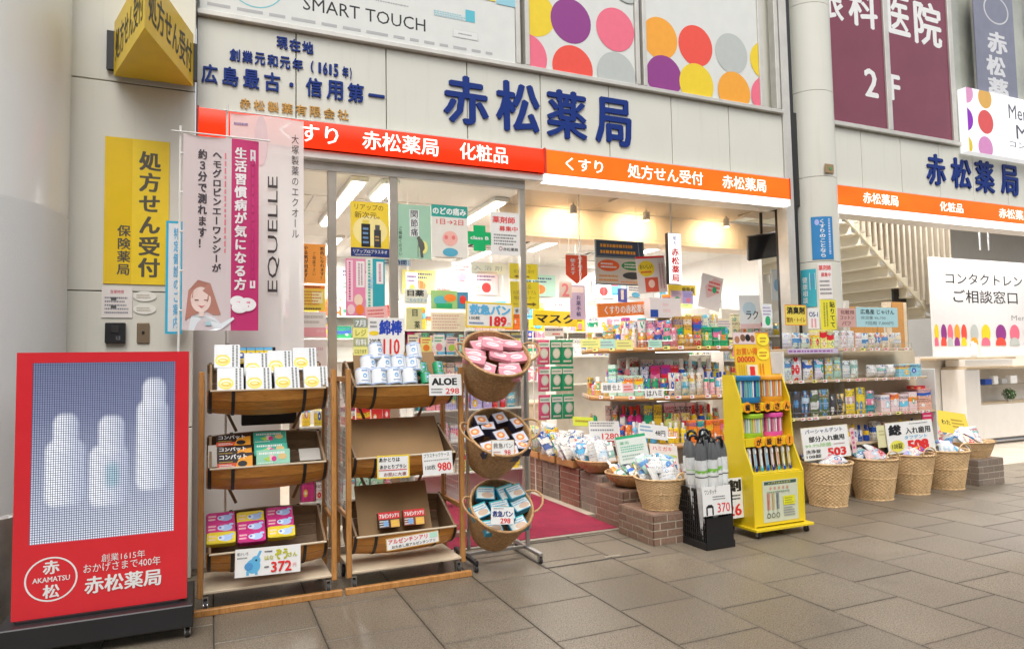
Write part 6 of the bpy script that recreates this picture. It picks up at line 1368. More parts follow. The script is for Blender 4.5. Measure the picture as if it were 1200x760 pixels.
# ---- back wall shelving deep in the shop
bays = [(1.0, 2.9, 10.9), (3.0, 4.9, 10.9), (5.0, 6.5, 10.9), (6.6, 8.1, 10.9)]
for b, (x0, x1, y) in enumerate(bays):
    shelfbay('back_shelf', 'tall white shelf against the back wall of the shop, %s' % ordl(b), x0, x1, y, (.5, .9, 1.3, 1.7, 2.05, 2.4), .3, None, top=2.75)
for b, (x0, x1, y) in enumerate(bays):
    for i, z in enumerate((1.3, 1.7, 2.05, 2.4)):
        if b == 0 and i < 2: continue
        row('back shelf %s, %s board' % (('by the window', 'left of the entrance', 'behind the island', 'behind the monitor')[b], ('fourth', 'third', 'second', 'top')[i]), [(x0+.03, y), (x1-.03, y)], z+.001, ['box', 'box', 'pouch1'], (.18, .28), (.16, .3), MIX+['white', 'pale', 'white'], 200+b*10+i, 'goods on the back wall shelves', .03, (1, 2), 0)
for b, (x0, x1) in enumerate(((4.5, 6.2), (6.35, 7.95))):
    shelfbay('middle_shelf', 'tall double shelf half way into the shop, %s one' % ('left' if b == 0 else 'right'), x0, x1, 8.7, (1.3, 1.7, 2.05), .3, None, top=2.45)
    for i, z in enumerate((1.7, 2.05)):
        row('middle shelf, %s half, %s board' % (('left', 'right')[b], ('second', 'top')[i]), [(x0+.03, 8.7), (x1-.03, 8.7)], z+.001, ['box', 'soft1', 'box', 'bottle_white'], (.2, .3), (.12, .2), MIX+['white', 'pale', 'cream', 'white'], 300+b*10+i, 'goods on the middle shelves', .03, (1, 3), 0)
# counter with medicine posters deep inside
t = thing('service_counter', 'pale service counter deep inside the shop', 'counter', (4.2, 9.4, 0)); mbox(-1.2, 1.9, 0, .6, 0, .98, M['board'], .004).build('body', t); mbox(-1.25, 1.95, -.03, .63, .981, 1.02, M['palewood'], .004).build('top', t)

# ================================================================ POSTERS, CARDS AND HANGING SIGNS
G = F+.035
PS('window_poster', 'yellow hair tonic poster with black bottles and navy foot, on the glass', 'poster', (411, 237, 456, 301), G, (.86,.62,.04), [('o', .05, .25, .95, .8, (.9,.75,.3)), ('t', 'リアップの', .1, .04, .85, .15, (.25,.15,.02), .01), ('t', '新次元。', .1, .18, .75, .3, (.25,.15,.02), .01), ('r', .27, .4, .5, .82, 'black'), ('r', .3, .33, .47, .4, (.75,.6,.1)), ('l', .31, .45, .46, .78, (.2,.35,.6), 4), ('r', .6, .5, .78, .82, (.04,.04,.05)), ('r', .63, .41, .75, .5, (.1,.1,.1)), ('l', .63, .6, .75, .72, 'gold', 2), ('r', 0, .84, 1, 1, 'navy'), ('t', 'リアップX5プラスネオ', .06, .87, .94, .94, 'white', .01), ('l', .1, .955, .6, .98, 'white', 1)])
PS('window_poster', 'mint green joint pain poster with a stooped figure, on the glass', 'poster', (463, 240, 505, 303), G, (.36,.58,.42), [('r', .4, .09, .66, .25, 'white'), ('t', '関', .43, .1, .63, .24, 'black', .01), ('r', .4, .26, .66, .42, 'white'), ('t', '節', .43, .27, .63, .41, 'black', .01), ('r', .4, .43, .66, .59, 'white'), ('t', '痛', .43, .44, .63, .58, 'black', .01), ('t', 'ご相談ください', .1, .42, .19, .95, 'black', 0, True), ('o', .66, .66, .9, .9, 'lemon'), ('p', [(.62, .64), (.72, .62), (.8, .7), (.82, .8), (.76, .86), (.78, .97), (.7, .97), (.68, .82), (.64, .74)], (.12,.12,.1)), ('o', .6, .58, .7, .66, (.12,.12,.1)), ('r', .62, .74, .635, .97, (.12,.12,.1))])
PS('window_poster', 'white sore throat poster with teal heading, on the glass', 'poster', (505.5, 241, 548, 303), G, (.78,.74,.66), [('r', 0, 0, 1, .22, (.03,.35,.28)), ('t', 'のどの痛み', .04, .04, .96, .18, 'white', .04), ('t', '1日→2日', .14, .26, .88, .36, 'red', .01), ('o', .3, .48, .72, .76, (.85,.45,.38)), ('o', .35, .56, .45, .64, (.8,.2,.2)), ('o', .55, .56, .65, .64, (.8,.2,.2)), ('o', .3, .8, .72, .96, (.1,.4,.55)), ('l', .1, .97, .9, .995, (.3,.2,.1), 1)])
its = [('t', 'class B', .15, .42, .85, .56, 'white', .02)]
cr = thing('cross_sticker', 'green cross sticker on the glass between two posters', 'sticker', (X(562, 279, G).x, G, X(562, 279, G).z)); mm = mat('green_cross_film', (.01,.42,.13), .35)
mbx = MB().box(-.062, .062, 0, .003, -.125, .125, mm).box(-.12, -.0621, 0, .003, -.062, .062, mm).box(.0621, .12, 0, .003, -.062, .062, mm); mbx.build('cross', cr)
l = MB(); text_mb(l, 'class B', -.095, .095, -.015, .02, -.001, 'white', .03); l.build('lettering', cr)
PS('window_poster', 'white pharmacist recruiting notice with red heading, on the glass', 'poster', (575, 249, 610, 299), G, (.8,.78,.75), [('t', '薬剤師', .06, .1, .82, .26, 'red', .03), ('t', '募集中', .28, .32, .9, .44, 'red', .02), ('l', .1, .5, .95, .78, (.2,.2,.2), 4), ('t', '赤松薬局', .4, .82, .9, .9, 'black', .01), ('ring', .26, .8, .38, .9, (.4,.1,.1), .3)])
PS('window_poster', 'pink vertical leaflet with a child drawing, under the yellow poster', 'poster', (405, 303, 428.5, 370), G, (.78,.25,.4), [('r', .06, .03, .36, .75, (.85,.6,.66)), ('l', .12, .06, .3, .72, 'magenta', 1, True), ('r', .52, .04, .95, .5, (.85,.78,.76)), ('l', .6, .08, .88, .46, (.4,.2,.25), 2, True), ('o', .42, .62, .85, .82, (.85,.65,.5)), ('o', .08, .8, .45, .98, (.85,.6,.62)), ('o', .5, .8, .9, .98, 'orange')])
PS('window_poster', 'teal vertical leaflet beside the pink one on the glass', 'poster', (429, 303, 451, 362), G, (.03,.36,.42), [('r', 0, 0, .35, 1, (.75,.78,.7)), ('l', .05, .04, .3, .96, (.1,.4,.3), 1, True), ('r', .55, .06, .92, .5, (.8,.8,.78)), ('l', .62, .1, .86, .46, (.6,.2,.3), 1, True), ('t', 'ご相談', .1, .3, .4, .6, 'sky', 0, True)])
PS('speech_bubble_card', 'pink speech bubble card above the cotton swab sign', 'card', (429, 359, 455, 376), F-.35, (.8,.45,.42), [('l', .1, .15, .9, .85, (.6,.1,.1), 3)], rot=(0, R(-4), 0))
PS('window_poster', 'orange vertical poster on the leftmost glass pane', 'poster', (353, 286, 382, 332), G, (.88,.33,.05), [('t', '筋肉になれます！', .76, .06, .93, .9, 'black', .02, True), ('t', 'ご相談下さい', .45, .2, .58, .8, 'black', 0, True), ('t', 'やる気が出ます！', .1, .06, .28, .95, 'black', .02, True)])
PS('window_poster', 'yellow notice below the orange poster on the leftmost glass pane', 'poster', (353, 334, 381, 364), G, (.85,.6,.08), [('r', .0, .0, 1, .14, 'orange'), ('l', .1, .03, .9, .12, 'black', 1), ('r', .45, .25, .9, .7, (.85,.75,.4)), ('l', .1, .2, .9, .8, (.6,.2,.05), 5), ('l', .05, .86, .95, .97, 'black', 1)])
PS('window_poster', 'white notice with pink foot, lowest on the leftmost glass pane', 'poster', (353, 365, 382, 396), G, (.76,.7,.66), [('l', .1, .1, .9, .5, (.5,.45,.4), 2), ('r', 0, .6, 1, .95, (.8,.35,.38)), ('t', 'つけつけ', .6, .68, .92, .8, 'white', .0)])
PS('window_poster', 'pale frosted sheet covering the lower left glass behind the barrel rack', 'poster', (345, 398, 383, 470), G, (.72,.62,.58), [('l', .1, .1, .9, .3, (.6,.4,.4), 2)])
PS('window_poster', 'small navy notice strip beneath the mint poster', 'poster', (450, 303, 481, 311), F+.09, (.5,.52,.66), [('t', '時間：', .4, .15, .95, .85, 'navy', .03), ('l', .02, .1, .36, .9, 'navy', 2)])
PS('eye_drops_sign', 'white sign pointing to the eye drops, behind the glass', 'sign', (474, 338, 501, 356), 6.9, (.82,.8,.74), [('t', '目薬', .12, .08, .85, .5, 'black', .04), ('t', 'こちらです→', .08, .64, .95, .88, 'sky', .02)])
PS('category_sign', 'pale yellow card below the eye drops sign', 'sign', (476, 361, 495, 386), 6.92, (.82,.78,.45), [('t', '目', .38, .05, .7, .38, 'black', .02), ('t', '薬', .5, .6, .85, .95, 'black', .02)])
PS('category_sign', 'white bath salts sign hanging above the plaster card', 'sign', (552, 308, 592, 321), 6.9, (.8,.8,.78), [('t', '入 浴 剤', .08, .25, .9, .7, (.3,.35,.5), .0), ('l', .2, .8, .8, .92, 'pink', 1)])
PS('direction_sign', 'upper yellow direction sign with a left arrow', 'sign', (597, 309, 630, 327), 6.6, (.86,.68,.03), [('t', 'くすり', .4, .1, .75, .32, (.35,.25,.02)), ('t', '処方せん受付', .15, .38, .88, .62, (.35,.25,.02)), ('p', [(.15, .83), (.28, .72), (.28, .79), (.7, .79), (.7, .87), (.28, .87), (.28, .94)], (.2,.12,.02))])
PS('direction_sign', 'lower yellow direction sign with a right arrow', 'sign', (598, 330, 632, 362), 6.6, (.86,.68,.03), [('t', '化粧品', .3, .1, .72, .26, (.35,.25,.02)), ('t', 'お肌のトラブル', .1, .32, .9, .47, (.35,.25,.02)), ('t', '相談コーナー', .12, .52, .86, .66, (.35,.25,.02)), ('p', [(.9, .82), (.76, .74), (.76, .79), (.35, .79), (.35, .85), (.76, .85), (.76, .9)], (.2,.12,.02)), ('l', .06, .79, .3, .85, (.4,.3,.05), 1)])
PS('price_card', 'white and grey small card below the yellow direction signs', 'price card', (602, 360, 621, 368), 6.4, (.75,.74,.72), [('t', '歯ブラシ', .1, .2, .9, .8, 'black', .02)])
PS('plaster_card', 'big yellow bordered card with blue handwriting and red 189 above the rattan baskets', 'price card', (545, 354, 601, 384), 5.45, (.82,.8,.75), [('t', '救急バン', .08, .1, .94, .5, 'sky', .05), ('t', '100枚', .08, .56, .3, .7, 'black', .01), ('l', .08, .76, .4, .9, (.1,.2,.4), 1), ('t', '189', .5, .54, .86, .93, 'red', .04), ('t', '円', .88, .78, .94, .9, 'red')], border=('yellow', .07), rot=(0, R(1.5), 0))
cs = PS('cotton_swab_card', 'large white card with blue kanji for cotton swabs behind the canisters', 'price card', (431, 372, 473, 416), 5.42, (.82,.8,.76), [('t', '綿棒', .3, .06, .95, .46, (.02,.06,.42), .05), ('o', .02, .36, .3, .48, 'yellow'), ('t', '200本', .03, .55, .36, .7, 'black', .02), ('t', '110', .42, .56, .88, .98, 'red', .03), ('l', .05, .08, .25, .3, (.3,.3,.3), 2)], rot=(0, R(1), 0))
PS('price_card', 'narrow striped green and yellow card left of the cotton swab card', 'price card', (414, 373, 431, 416), 5.42, 'lemon', [('r', 0, 0, 1, .25, (.3,.35,.28)), ('t', '7月', .15, .04, .85, .22, 'white', .03), ('t', 'レジ', .15, .3, .9, .48, (.45,.4,.05), .03), ('r', 0, .52, 1, .76, (.4,.42,.2)), ('t', '有料', .12, .56, .9, .73, 'white', .03), ('t', 'になります', .1, .84, .9, .95, 'black', .0)])
# big medicine box display under glass edge
for i, (r, c, its) in enumerate([((505, 340, 536, 362), (.3,.5,.2), [('o', .1, .3, .6, .8, (.1,.4,.5)), ('o', .5, .2, .95, .6, 'orange'), ('r', .2, .7, .8, .95, 'green')]), ((536, 342, 549, 362), (.05,.25,.45), [('o', .2, .2, .8, .7, 'red')]), ((516, 396, 541, 411), (.03,.2,.4), [('t', '鼻', .05, .15, .45, .8, 'white', .04), ('t', 'かぜ', .5, .3, .95, .85, 'pink', .04)]), ((505, 366, 545, 388), (.75,.65,.5), [('l', .05, .1, .95, .9, (.6,.35,.3), 5)])]):
    PS('shelf_poster', ['colourful green picture card', 'small blue picture card', 'blue cold medicine card', 'cream leaflet card'][i]+' on the shelf behind the glass', 'card', r, 7.2, c, its)
PS('pennant', 'orange red pennant hanging in the entrance', 'pennant', (663, 299, 688, 322), 6.7, (.78,.09,.03), [('t', 'ペイペイ', .55, .1, .78, .85, 'white', .02, True), ('t', '使えます', .2, .18, .45, 1.0, 'white', .02, True)])
o = bpy.data.objects['pennant']; wd = o.dimensions.x; hh = o.dimensions.z; mb = MB(); mb.add([(-wd/2, 0, 0), (wd/2, 0, 0), (0, 0, -hh*.45), (-wd/2, .003, 0), (wd/2, .003, 0), (0, .003, -hh*.45)], [(0,2,1), (3,4,5), (0,3,5,2), (1,2,5,4)], ink((.78,.09,.03))); mb.build('point', o); MB().tube([(-wd/2, .001, hh+.01), (wd/2, .001, hh+.01)], .006, M['whitep']).build('rod', o)
PS('hanging_board', 'dark hanging board with orange heading and two ovals above the island', 'sign', (698, 282, 755, 334), 6.9, (.16,.2,.22), [('r', .03, .02, .97, .36, (.05,.08,.14)), ('l', .1, .06, .95, .34, (.85,.38,.02), 2), ('r', 0, .4, 1, .97, (.62,.58,.5)), ('o', .04, .44, .48, .7, (.75,.12,.02)), ('o', .52, .46, .97, .66, (.05,.28,.1)), ('l', .1, .5, .42, .64, 'white', 2), ('l', .58, .5, .92, .62, 'white', 2), ('o', .54, .7, .97, .86, (.05,.06,.07)), ('l', .06, .76, .45, .94, (.7,.3,.05), 2), ('l', .5, .9, .9, .96, (.8,.3,.1), 1)], th=.02)
PS('hanging_poster', 'tilted white poster with yellow burst and red panel, right of the dark board', 'poster', (748, 300, 782, 343), 6.75, (.74,.66,.62), [('r', .0, .0, .98, .06, 'red'), ('o', .05, .12, .62, .55, 'yellow'), ('t', 'おいしい', .12, .22, .55, .34, 'black', .02), ('l', .14, .38, .52, .48, 'red', 1), ('r', .25, .58, .7, .97, (.65,.1,.05)), ('o', .36, .64, .58, .86, (.85,.6,.5)), ('l', .75, .2, .95, .9, (.6,.3,.3), 2, True)], rot=(0, R(-5), 0))
ls = thing('vertical_light_sign', 'upright white light box with red pharmacy characters, hanging over the island', 'illuminated sign', (X(791, 303, 6.5).x, 6.5, X(791, 333, 6.5).z)); hh = X(791, 273, 6.5).z-X(791, 333, 6.5).z
mbox(-.095, .095, .0, .055, 0, hh, M['blackm'], .006).build('case', ls); mbox(-.09, .09, -.004, -.001, .006, hh-.006, emis('lit_sign_face', (1,.97,.95), .8)).build('lit_face', ls)
l = MB(); text_mb(l, '赤松薬局', -.055, .055, .03, hh*.70, -.006, (.75,.02,.02), .035, True); l.build('lettering', ls); l = MB(); text_mb(l, '処方', -.025, .025, hh*.75, hh*.94, -.006, 'blue', .02, True); l.build('small_lettering', ls); MB().tube([(0, .05, hh), (0, .05, hh+.7)], .008, M['whitep']).build('hanger', ls)
PS('number_sign', 'white card with a pink number 2 hanging in the shop', 'sign', (655, 330, 670, 349), 7.2, (.8,.74,.76), [('t', '2', .22, .1, .8, .9, 'pink', .03)])
PS('hanging_poster', 'lilac vertical poster hanging beside the number card', 'poster', (668, 334, 686, 374), 7.4, (.5,.45,.72), [('t', 'お薬手帳', .4, .3, .7, .92, 'navy', .02, True), ('r', .1, .05, .9, .22, (.75,.72,.8))])
PS('hanging_poster', 'dark blue small poster hanging behind the island', 'poster', (724, 338, 735, 354), 7.6, (.06,.08,.45), [('l', .2, .1, .8, .8, 'white', 1, True)])
PS('hanging_poster', 'white poster with blue brush writing behind the island at right', 'poster', (867, 346, 891, 385), 6.75, (.76,.78,.8), [('o', .15, .2, .8, .6, (.5,.65,.75)), ('t', 'ラク', .3, .45, .9, .72, 'black', .02), ('r', 0, .85, 1, 1, (.7,.5,.5))], rot=(0, R(-1), 0))
PS('hanging_poster', 'white sheet with pale blue picture on the back of the shop near the monitor', 'poster', (904, 316, 918, 352), 7.0, (.76,.82,.88), [('o', .2, .3, .8, .7, (.3,.55,.8))])
PS('hanging_poster', 'white and red folded paper fan hanging right of the light sign', 'poster', (817, 322, 842, 362), 6.8, (.78,.72,.7), [('p', [(.2, .35), (.6, .05), (.98, .1), (.8, .5), (.35, .7)], (.75,.5,.48)), ('l', .35, .15, .9, .5, 'red', 3), ('o', .55, .3, .75, .5, 'green')], rot=(0, R(12), 0))
PS('category_sign', 'yellow sign with black writing on the island behind the paper box', 'sign', (783, 334, 815, 346), 6.95, (.84,.66,.04), [('t', '歯周病', .5, .2, .95, .8, 'black', .03)])
for i, (r, c, nm) in enumerate([((786, 340, 800, 355), 'rose', 'pink and lilac'), ((800, 341, 812, 356), 'lilac', 'lilac and white'), ((840, 373, 858, 395), 'cream', 'cream and green'), ((855, 398, 862, 420), 'lemon', 'lemon yellow'), ((893, 356, 905, 384), 'pale', 'pale blue')]):
    PS('leaflet_card', nm+' leaflet standing among the goods near the light sign, %s' % ordl(i), 'card', r, 6.6 if i < 3 else 6.3, c, [('l', .1, .1, .9, .5, (.3,.25,.5), 3), ('o', .3, .5, .8, .9, 'pink' if i % 2 else 'green')])
# leaflets along the top of the mid display
for i in range(9):
    px = 478+i*15
    if 540 < px < 600: continue
    PS('leaflet_card', '%s leaflet card on the top of the shelf behind the glass, %s' % (['cream', 'lemon', 'white', 'rose', 'mint'][i % 5], ordl(i)), 'card', (px, 392+3*(i % 2), px+13, 412), 7.15, ['cream', 'lemon', 'white', 'rose', 'mint'][i % 5], [('l', .1, .1, .9, .45, ['navy', 'red', 'green'][i % 3], 2), ('o', .2, .5, .8, .95, ['sky', 'orange', 'pink', 'lime'][i % 4])])
# monitor
mo = thing('monitor', 'black flat monitor hanging tilted near the right end of the entrance', 'monitor', (X(896, 289, 6.6).x, 6.6, X(896, 289, 6.6).z), 0); mo.rotation_euler = (R(24), R(-8), R(-22))
mbox(-.21, .21, 0, .06, -.16, .16, M['blackm'], .008).build('case', mo); mbox(-.195, .195, -.003, -.001, -.145, .145, mat('dark_screen_glass', (.02,.02,.025), .1)).build('screen', mo); mbox(-.1, .1, .051, .09, -.08, .08, M['blackm'], .006).build('mount_plate', mo); MB().tube([(0, .09, 0), (0, .12, .5)], .02, M['blackm']).build('arm', mo)
# pillar posters (curved round the pillar)
def curved(label, rect, col, its, r=.294, y0=6.2, x0=6.83):
    a0 = math.asin(max(-1, min(1, 0))); Yf = 5.92
    z1 = PY((rect[0]+rect[2])/2, rect[1], Yf).z; z0 = PY((rect[0]+rect[2])/2, rect[3], Yf).z
    def ang(px):
        best = None
        for k in range(-95, 96):
            th = R(k); x = x0+r*math.sin(th); y = y0-r*math.cos(th); v = mt.inverted() @ Vector((x, y, (z0+z1)/2)); q = 600+FPX*v.x/-v.z
            vis = Vector((math.sin(th), -math.cos(th))).dot(Vector((-x, -y))) > 0
            if vis and (best is None or abs(q-px) < best[0]): best = (abs(q-px), th)
        return best[1]
    t0, t1 = ang(rect[0]), ang(rect[2]); L = r*(t1-t0); h = z1-z0; n = 12
    mb = MB(); c = ink(col)
    vs = [((i/n-.5)*L, 0, zz) for i in range(n+1) for zz in (0, h)]; mb.add(vs, [(2*i, 2*i+2, 2*i+3, 2*i+1) for i in range(n)], c)
    bend = lambda me: [setattr(v, 'co', Vector((math.sin((t0+t1)/2+v.co.x/r)*(r-v.co.y), -math.cos((t0+t1)/2+v.co.x/r)*(r-v.co.y), v.co.z))) for v in me.vertices]
    me = mb.mesh('sheet'); bend(me); o = link('pillar_poster', me, None, (x0, y0, z0)); tag(o, label, 'poster')
    me = decor(its, L, h, 0).mesh('lettering'); bend(me); link('lettering', me, o); return o
curved('blue vertical poster with white brush writing, high on the pillar', (951, 253, 976, 303), (.03,.22,.5), [('t', 'くすりのことなら', .35, .06, .62, .95, 'white', .03, True), ('o', .15, .06, .35, .2, (.4,.45,.8)), ('l', .72, .05, .92, .9, (.5,.6,.85), 1, True)])
curved('cyan poster on the pillar below the blue one', (939, 313, 957, 358), (.05,.42,.52), [('r', .58, .1, .95, .55, (.6,.78,.8)), ('t', '健康相談', .1, .2, .45, .9, 'white', .02, True), ('l', .62, .14, .9, .5, (.1,.3,.5), 2, True)])
curved('white recruiting notice with red heading on the pillar', (959, 308, 975, 350), (.78,.74,.72), [('t', '薬剤師', .06, .05, .94, .2, 'red', .03), ('t', '募集中', .2, .26, .9, .38, 'red', .02), ('l', .1, .45, .95, .9, (.25,.25,.25), 4)])
pl = PY(943, 194, 5.91); o = mbox(-.07, .07, -.012, .0, -.055, .055, mat('brass_plate', (.4,.27,.14), .35, .4), .003).build('small_plate', None, loc=(6.80, 5.908, pl.z)); tag(o, 'small brown plate high on the slim pillar', 'plate'); MB().lathe([(.02, 0), (.02, .006)], mat('green_lens', (.1,.3,.1), .2), 14, T=Matrix.Translation((.01, -.018, 0)) @ Matrix.Rotation(PI/2, 4, 'X') @ Matrix.Translation((0, 0, -.006))).build('lens', o)

# ---- on the left pier
PY5 = 5.942
PS('prescription_poster', 'yellow vertical poster with black kanji on the left pier', 'poster', (122, 163, 198, 333), PY5, mat('glossy_yellow_poster', (.82,.56,.03), .12, coat=.6, vary=.03), [('r', .42, 0, 1, 1, (.84,.60,.02)), ('t', '処方せん受付', .52, .08, .87, .95, (.09,.08,.05), .035, True), ('t', '保険薬局', .2, .60, .41, .94, (.09,.08,.05), .025, True)], th=.006)
PS('opening_hours_notice', 'small white opening hours notice under the yellow pier poster', 'notice', (119, 336, 155, 372), PY5, (.76,.72,.68), [('t', '営業時間', .28, .1, .72, .22, (.6,.1,.15), .01), ('l', .1, .3, .9, .9, (.25,.25,.28), 5), ('r', .3, .34, .48, .44, (.1,.1,.1)), ('r', .3, .6, .48, .7, (.1,.1,.1))])
for i, r in enumerate(((156, 341, 183, 353), (156, 356, 183, 368))):
    X0, X1, Z0, Z1 = RY(r, PY5); nn = 26; mb = MB().lathe([(1, 0), (1, .003)], ink((.78,.77,.7)), nn, T=Matrix.Rotation(PI/2, 4, 'X') @ Matrix.Diagonal(((X1-X0)/2, (Z1-Z0)/2, 1, 1))); o = mb.build('oval_sticker', loc=((X0+X1)/2, PY5+.004, (Z0+Z1)/2)); tag(o, ('upper' if i == 0 else 'lower')+' white oval sticker on the pier', 'sticker')
    l = decor([('l', .15, .3, .85, .75, (.45,.4,.3), 2)], X1-X0, Z1-Z0, 0).build('lettering', o); l.location = (0, -.0035, -(Z1-Z0)/2)
def pierbox(name, lab, cat, r, m, th, parts):
    X0, X1, Z0, Z1 = RY(r, PY5-.02); t = thing(name, lab, cat, ((X0+X1)/2, PY5+.006, Z0)); w_, h = X1-X0, Z1-Z0; mbox(-w_/2, w_/2, -th, 0, 0, h, m, .005).build('case', t)
    for nm, a, m2 in parts: mbox(-w_/2+a[0]*w_, -w_/2+a[1]*w_, -th-.006, -th-.0005, a[2]*h, a[3]*h, m2, .002).build(nm, t)
pierbox('intercom', 'black intercom box on the pier beneath the opening hours notice', 'intercom', (123, 378, 147, 402), M['blackm'], .04, [('lens_plate', (.3, .7, .5, .85), M['rubber']), ('button', (.55, .75, .15, .35), M['chrome'])])
pierbox('key_switch', 'brown metal key switch plate on the pier right of the intercom', 'switch', (160, 378, 175, 402), mat('bronze_plate', (.3,.23,.15), .35, .5), .012, [('keyhole', (.4, .6, .45, .6), M['blackm'])])
PS('clinic_strip', 'white vertical strip with cyan border behind the pink banner', 'sign', (194, 259, 214, 391), 5.85, (.76,.8,.82), [('t', '特定健診のご案内', .45, .06, .8, .95, 'sky', .03, True)], border=((.03,.45,.68), .02), th=.006)

# ---- nobori banners
def banner(label, rect, Y, mats, items, pole_side, lean=0, amp=.014):
    X0, X1, Z0, Z1 = RY(rect, Y); w_, h = X1-X0, Z1-Z0; t = thing('banner', label, 'banner', ((X0+X1)/2, Y, Z0), R(lean))
    wv = lambda x, z: amp*math.sin(x*13+z*2.3)+amp*.6*math.sin(z*5.1+x*4)
    for nm, a, b, m in mats:
        nx, nz = max(4, int(26*(b-a))), 34; vs = [(-w_/2+w_*(a+(b-a)*i/nx), 0, h*j/nz) for j in range(nz+1) for i in range(nx+1)]
        vs = [(x, wv(x, z), z) for x, y, z in vs]
        MB().add(vs, [(j*(nx+1)+i, j*(nx+1)+i+1, (j+1)*(nx+1)+i+1, (j+1)*(nx+1)+i) for j in range(nz) for i in range(nx)], m).build('cloth', t, smooth=80)
    me = decor(items, w_, h, 0).mesh('lettering')
    for v in me.vertices: v.co.y += wv(v.co.x, v.co.z)-.002
    link('lettering', me, t)
    px = -w_/2-.02 if pole_side < 0 else w_/2+.02
    MB().tube([(px, .02, -1.9), (px, .02, h+.06)], .009, M['whitep'], 8).build('pole', t, smooth=50)
    MB().tube([(px-.06, .0, h+.012), (px+(w_+.1)*(-pole_side), -.0, h+.012)], .006, M['whitep'], 8).build('cross_rod', t, smooth=50)
    for k in range(5): MB().tube([(px-.012*pole_side*0, .02, h*(.1+.2*k)), (px-pole_side*.03, .0, h*(.1+.2*k))], .008, M['whitep'], 6).build('loop', t)
    return t
banner('pink and white vertical banner with a drawn nurse, beside the pier', (214, 161, 303, 387), 5.35,
    [('w', 0, .63, M['clothpink']), ('p', .63, 1, M['clothmag'])],
    [('t', 'ヘモグロビンエーワンシーが', .38, .08, .50, .70, (.05,.04,.05), .035, True), ('t', '約３分で測れます！', .19, .07, .31, .58, (.05,.04,.05), .035, True), ('l', .53, .08, .57, .6, (.75,.2,.25), 1, True), ('t', '生活習慣病が気になる方', .67, .045, .84, .79, (.85,.8,.8), .04, True), ('r', .885, .05, .955, .78, (.8,.75,.76)), ('l', .9, .06, .94, .77, 'magenta', 1, True),
     ('p', [(.04, .95), (.08, .8), (.2, .745), (.36, .76), (.44, .85), (.5, .92), (.4, .92), (.3, .9), (.16, .92)], (.45,.2,.15)), ('o', .11, .78, .37, .91, (.78,.6,.54)), ('p', [(.12, .84), (.16, .76), (.34, .77), (.37, .83), (.26, .8)], (.45,.2,.15)), ('r', .16, .845, .21, .85, (.2,.08,.06)), ('r', .28, .845, .33, .85, (.2,.08,.06)), ('p', [(.2, .873), (.25, .885), (.3, .873), (.25, .878)], (.6,.1,.1)), ('r', .22, .905, .28, .93, (.78,.6,.54)), ('p', [(.08, 1), (.12, .93), (.24, .92), (.42, .935), (.5, .965), (.66, .93), (.68, .94), (.52, .99), (.44, 1)], (.76,.8,.83)), ('r', .3, .955, .37, .975, (.4,.6,.65)),
     ('o', .62, .82, .82, .88, (.86,.84,.84)), ('o', .72, .83, .97, .9, (.86,.84,.84)), ('o', .64, .85, .86, .91, (.86,.84,.84)), ('l', .67, .845, .92, .885, (.75,.1,.2), 2)], -1)
banner('thin white banner with rotated EQUELLE lettering behind the pink banner', (269, 137, 356, 432), 5.62, [('w', 0, 1, M['clothwhite'])],
    [('t', '大塚製薬のエクオール', .83, .06, .93, .48, (.06,.05,.05), 0, True), ('o', .32, .0, .5, .2, (.8,.6,.6)), ('l', .05, .03, .25, .05, (.25,.2,.4), 1)], -1, amp=.01)
bn = bpy.data.objects['banner.001']; X0, X1, Z0, Z1 = RY((269, 137, 356, 432), 5.62)
vs, fs = glyphs('EQUELLE'); ax = [p[0] for p in vs]; ay = [p[1] for p in vs]; w_, h = X1-X0, Z1-Z0
za, zb = h*(1-.70), h*(1-.24); xa, xb = -w_/2+.5*w_, -w_/2+.66*w_
MB().add([(xb-(p[1]-min(ay))/(max(ay)-min(ay))*(xb-xa), -.016, za+(p[0]-min(ax))/(max(ax)-min(ax))*(zb-za)) for p in vs], fs, ink((.06,.05,.05))).build('brand_lettering', bn)
# price tags along the shelf edges
rt_ = random.Random(77); tagm = {c: MB().box(-.5, .5, 0, .002, 0, 1, ink(c)).add([(-.4, -.0006, .3), (.1, -.0006, .3), (.1, -.0006, .7), (-.4, -.0006, .7)], [(0,1,2,3)], ink('red' if c != 'lemon' else 'black')).mesh('price_tag') for c in ('white', 'lemon', 'rose')}
for z, L in ((1.71, 2.05), (1.36, 2.3), (.95, 2.42)):
    s_ = .08
    while s_ < L-.05: link('price_tag', tagm[rt_.choice(['white', 'white', 'lemon', 'rose'])], ru, (s_, -.004, z-.03), (0, 0, 0), None, (rt_.choice([.05, .06, .08]), 1, .032)); s_ += rt_.uniform(.09, .2)
for z in (1.76, 1.21, .68):
    L = plen(EP); s_ = .1
    while s_ < L-.05:
        p, a = along(EP, s_/L); link('price_tag', tagm[rt_.choice(['white', 'lemon', 'white'])], gd, (p.x-4.8+math.sin(a)*.034, p.y-6.9-math.cos(a)*.034, z-.03), (-.1, 0, a), None, (rt_.choice([.05, .07]), 1, .038)); s_ += rt_.uniform(.1, .24)
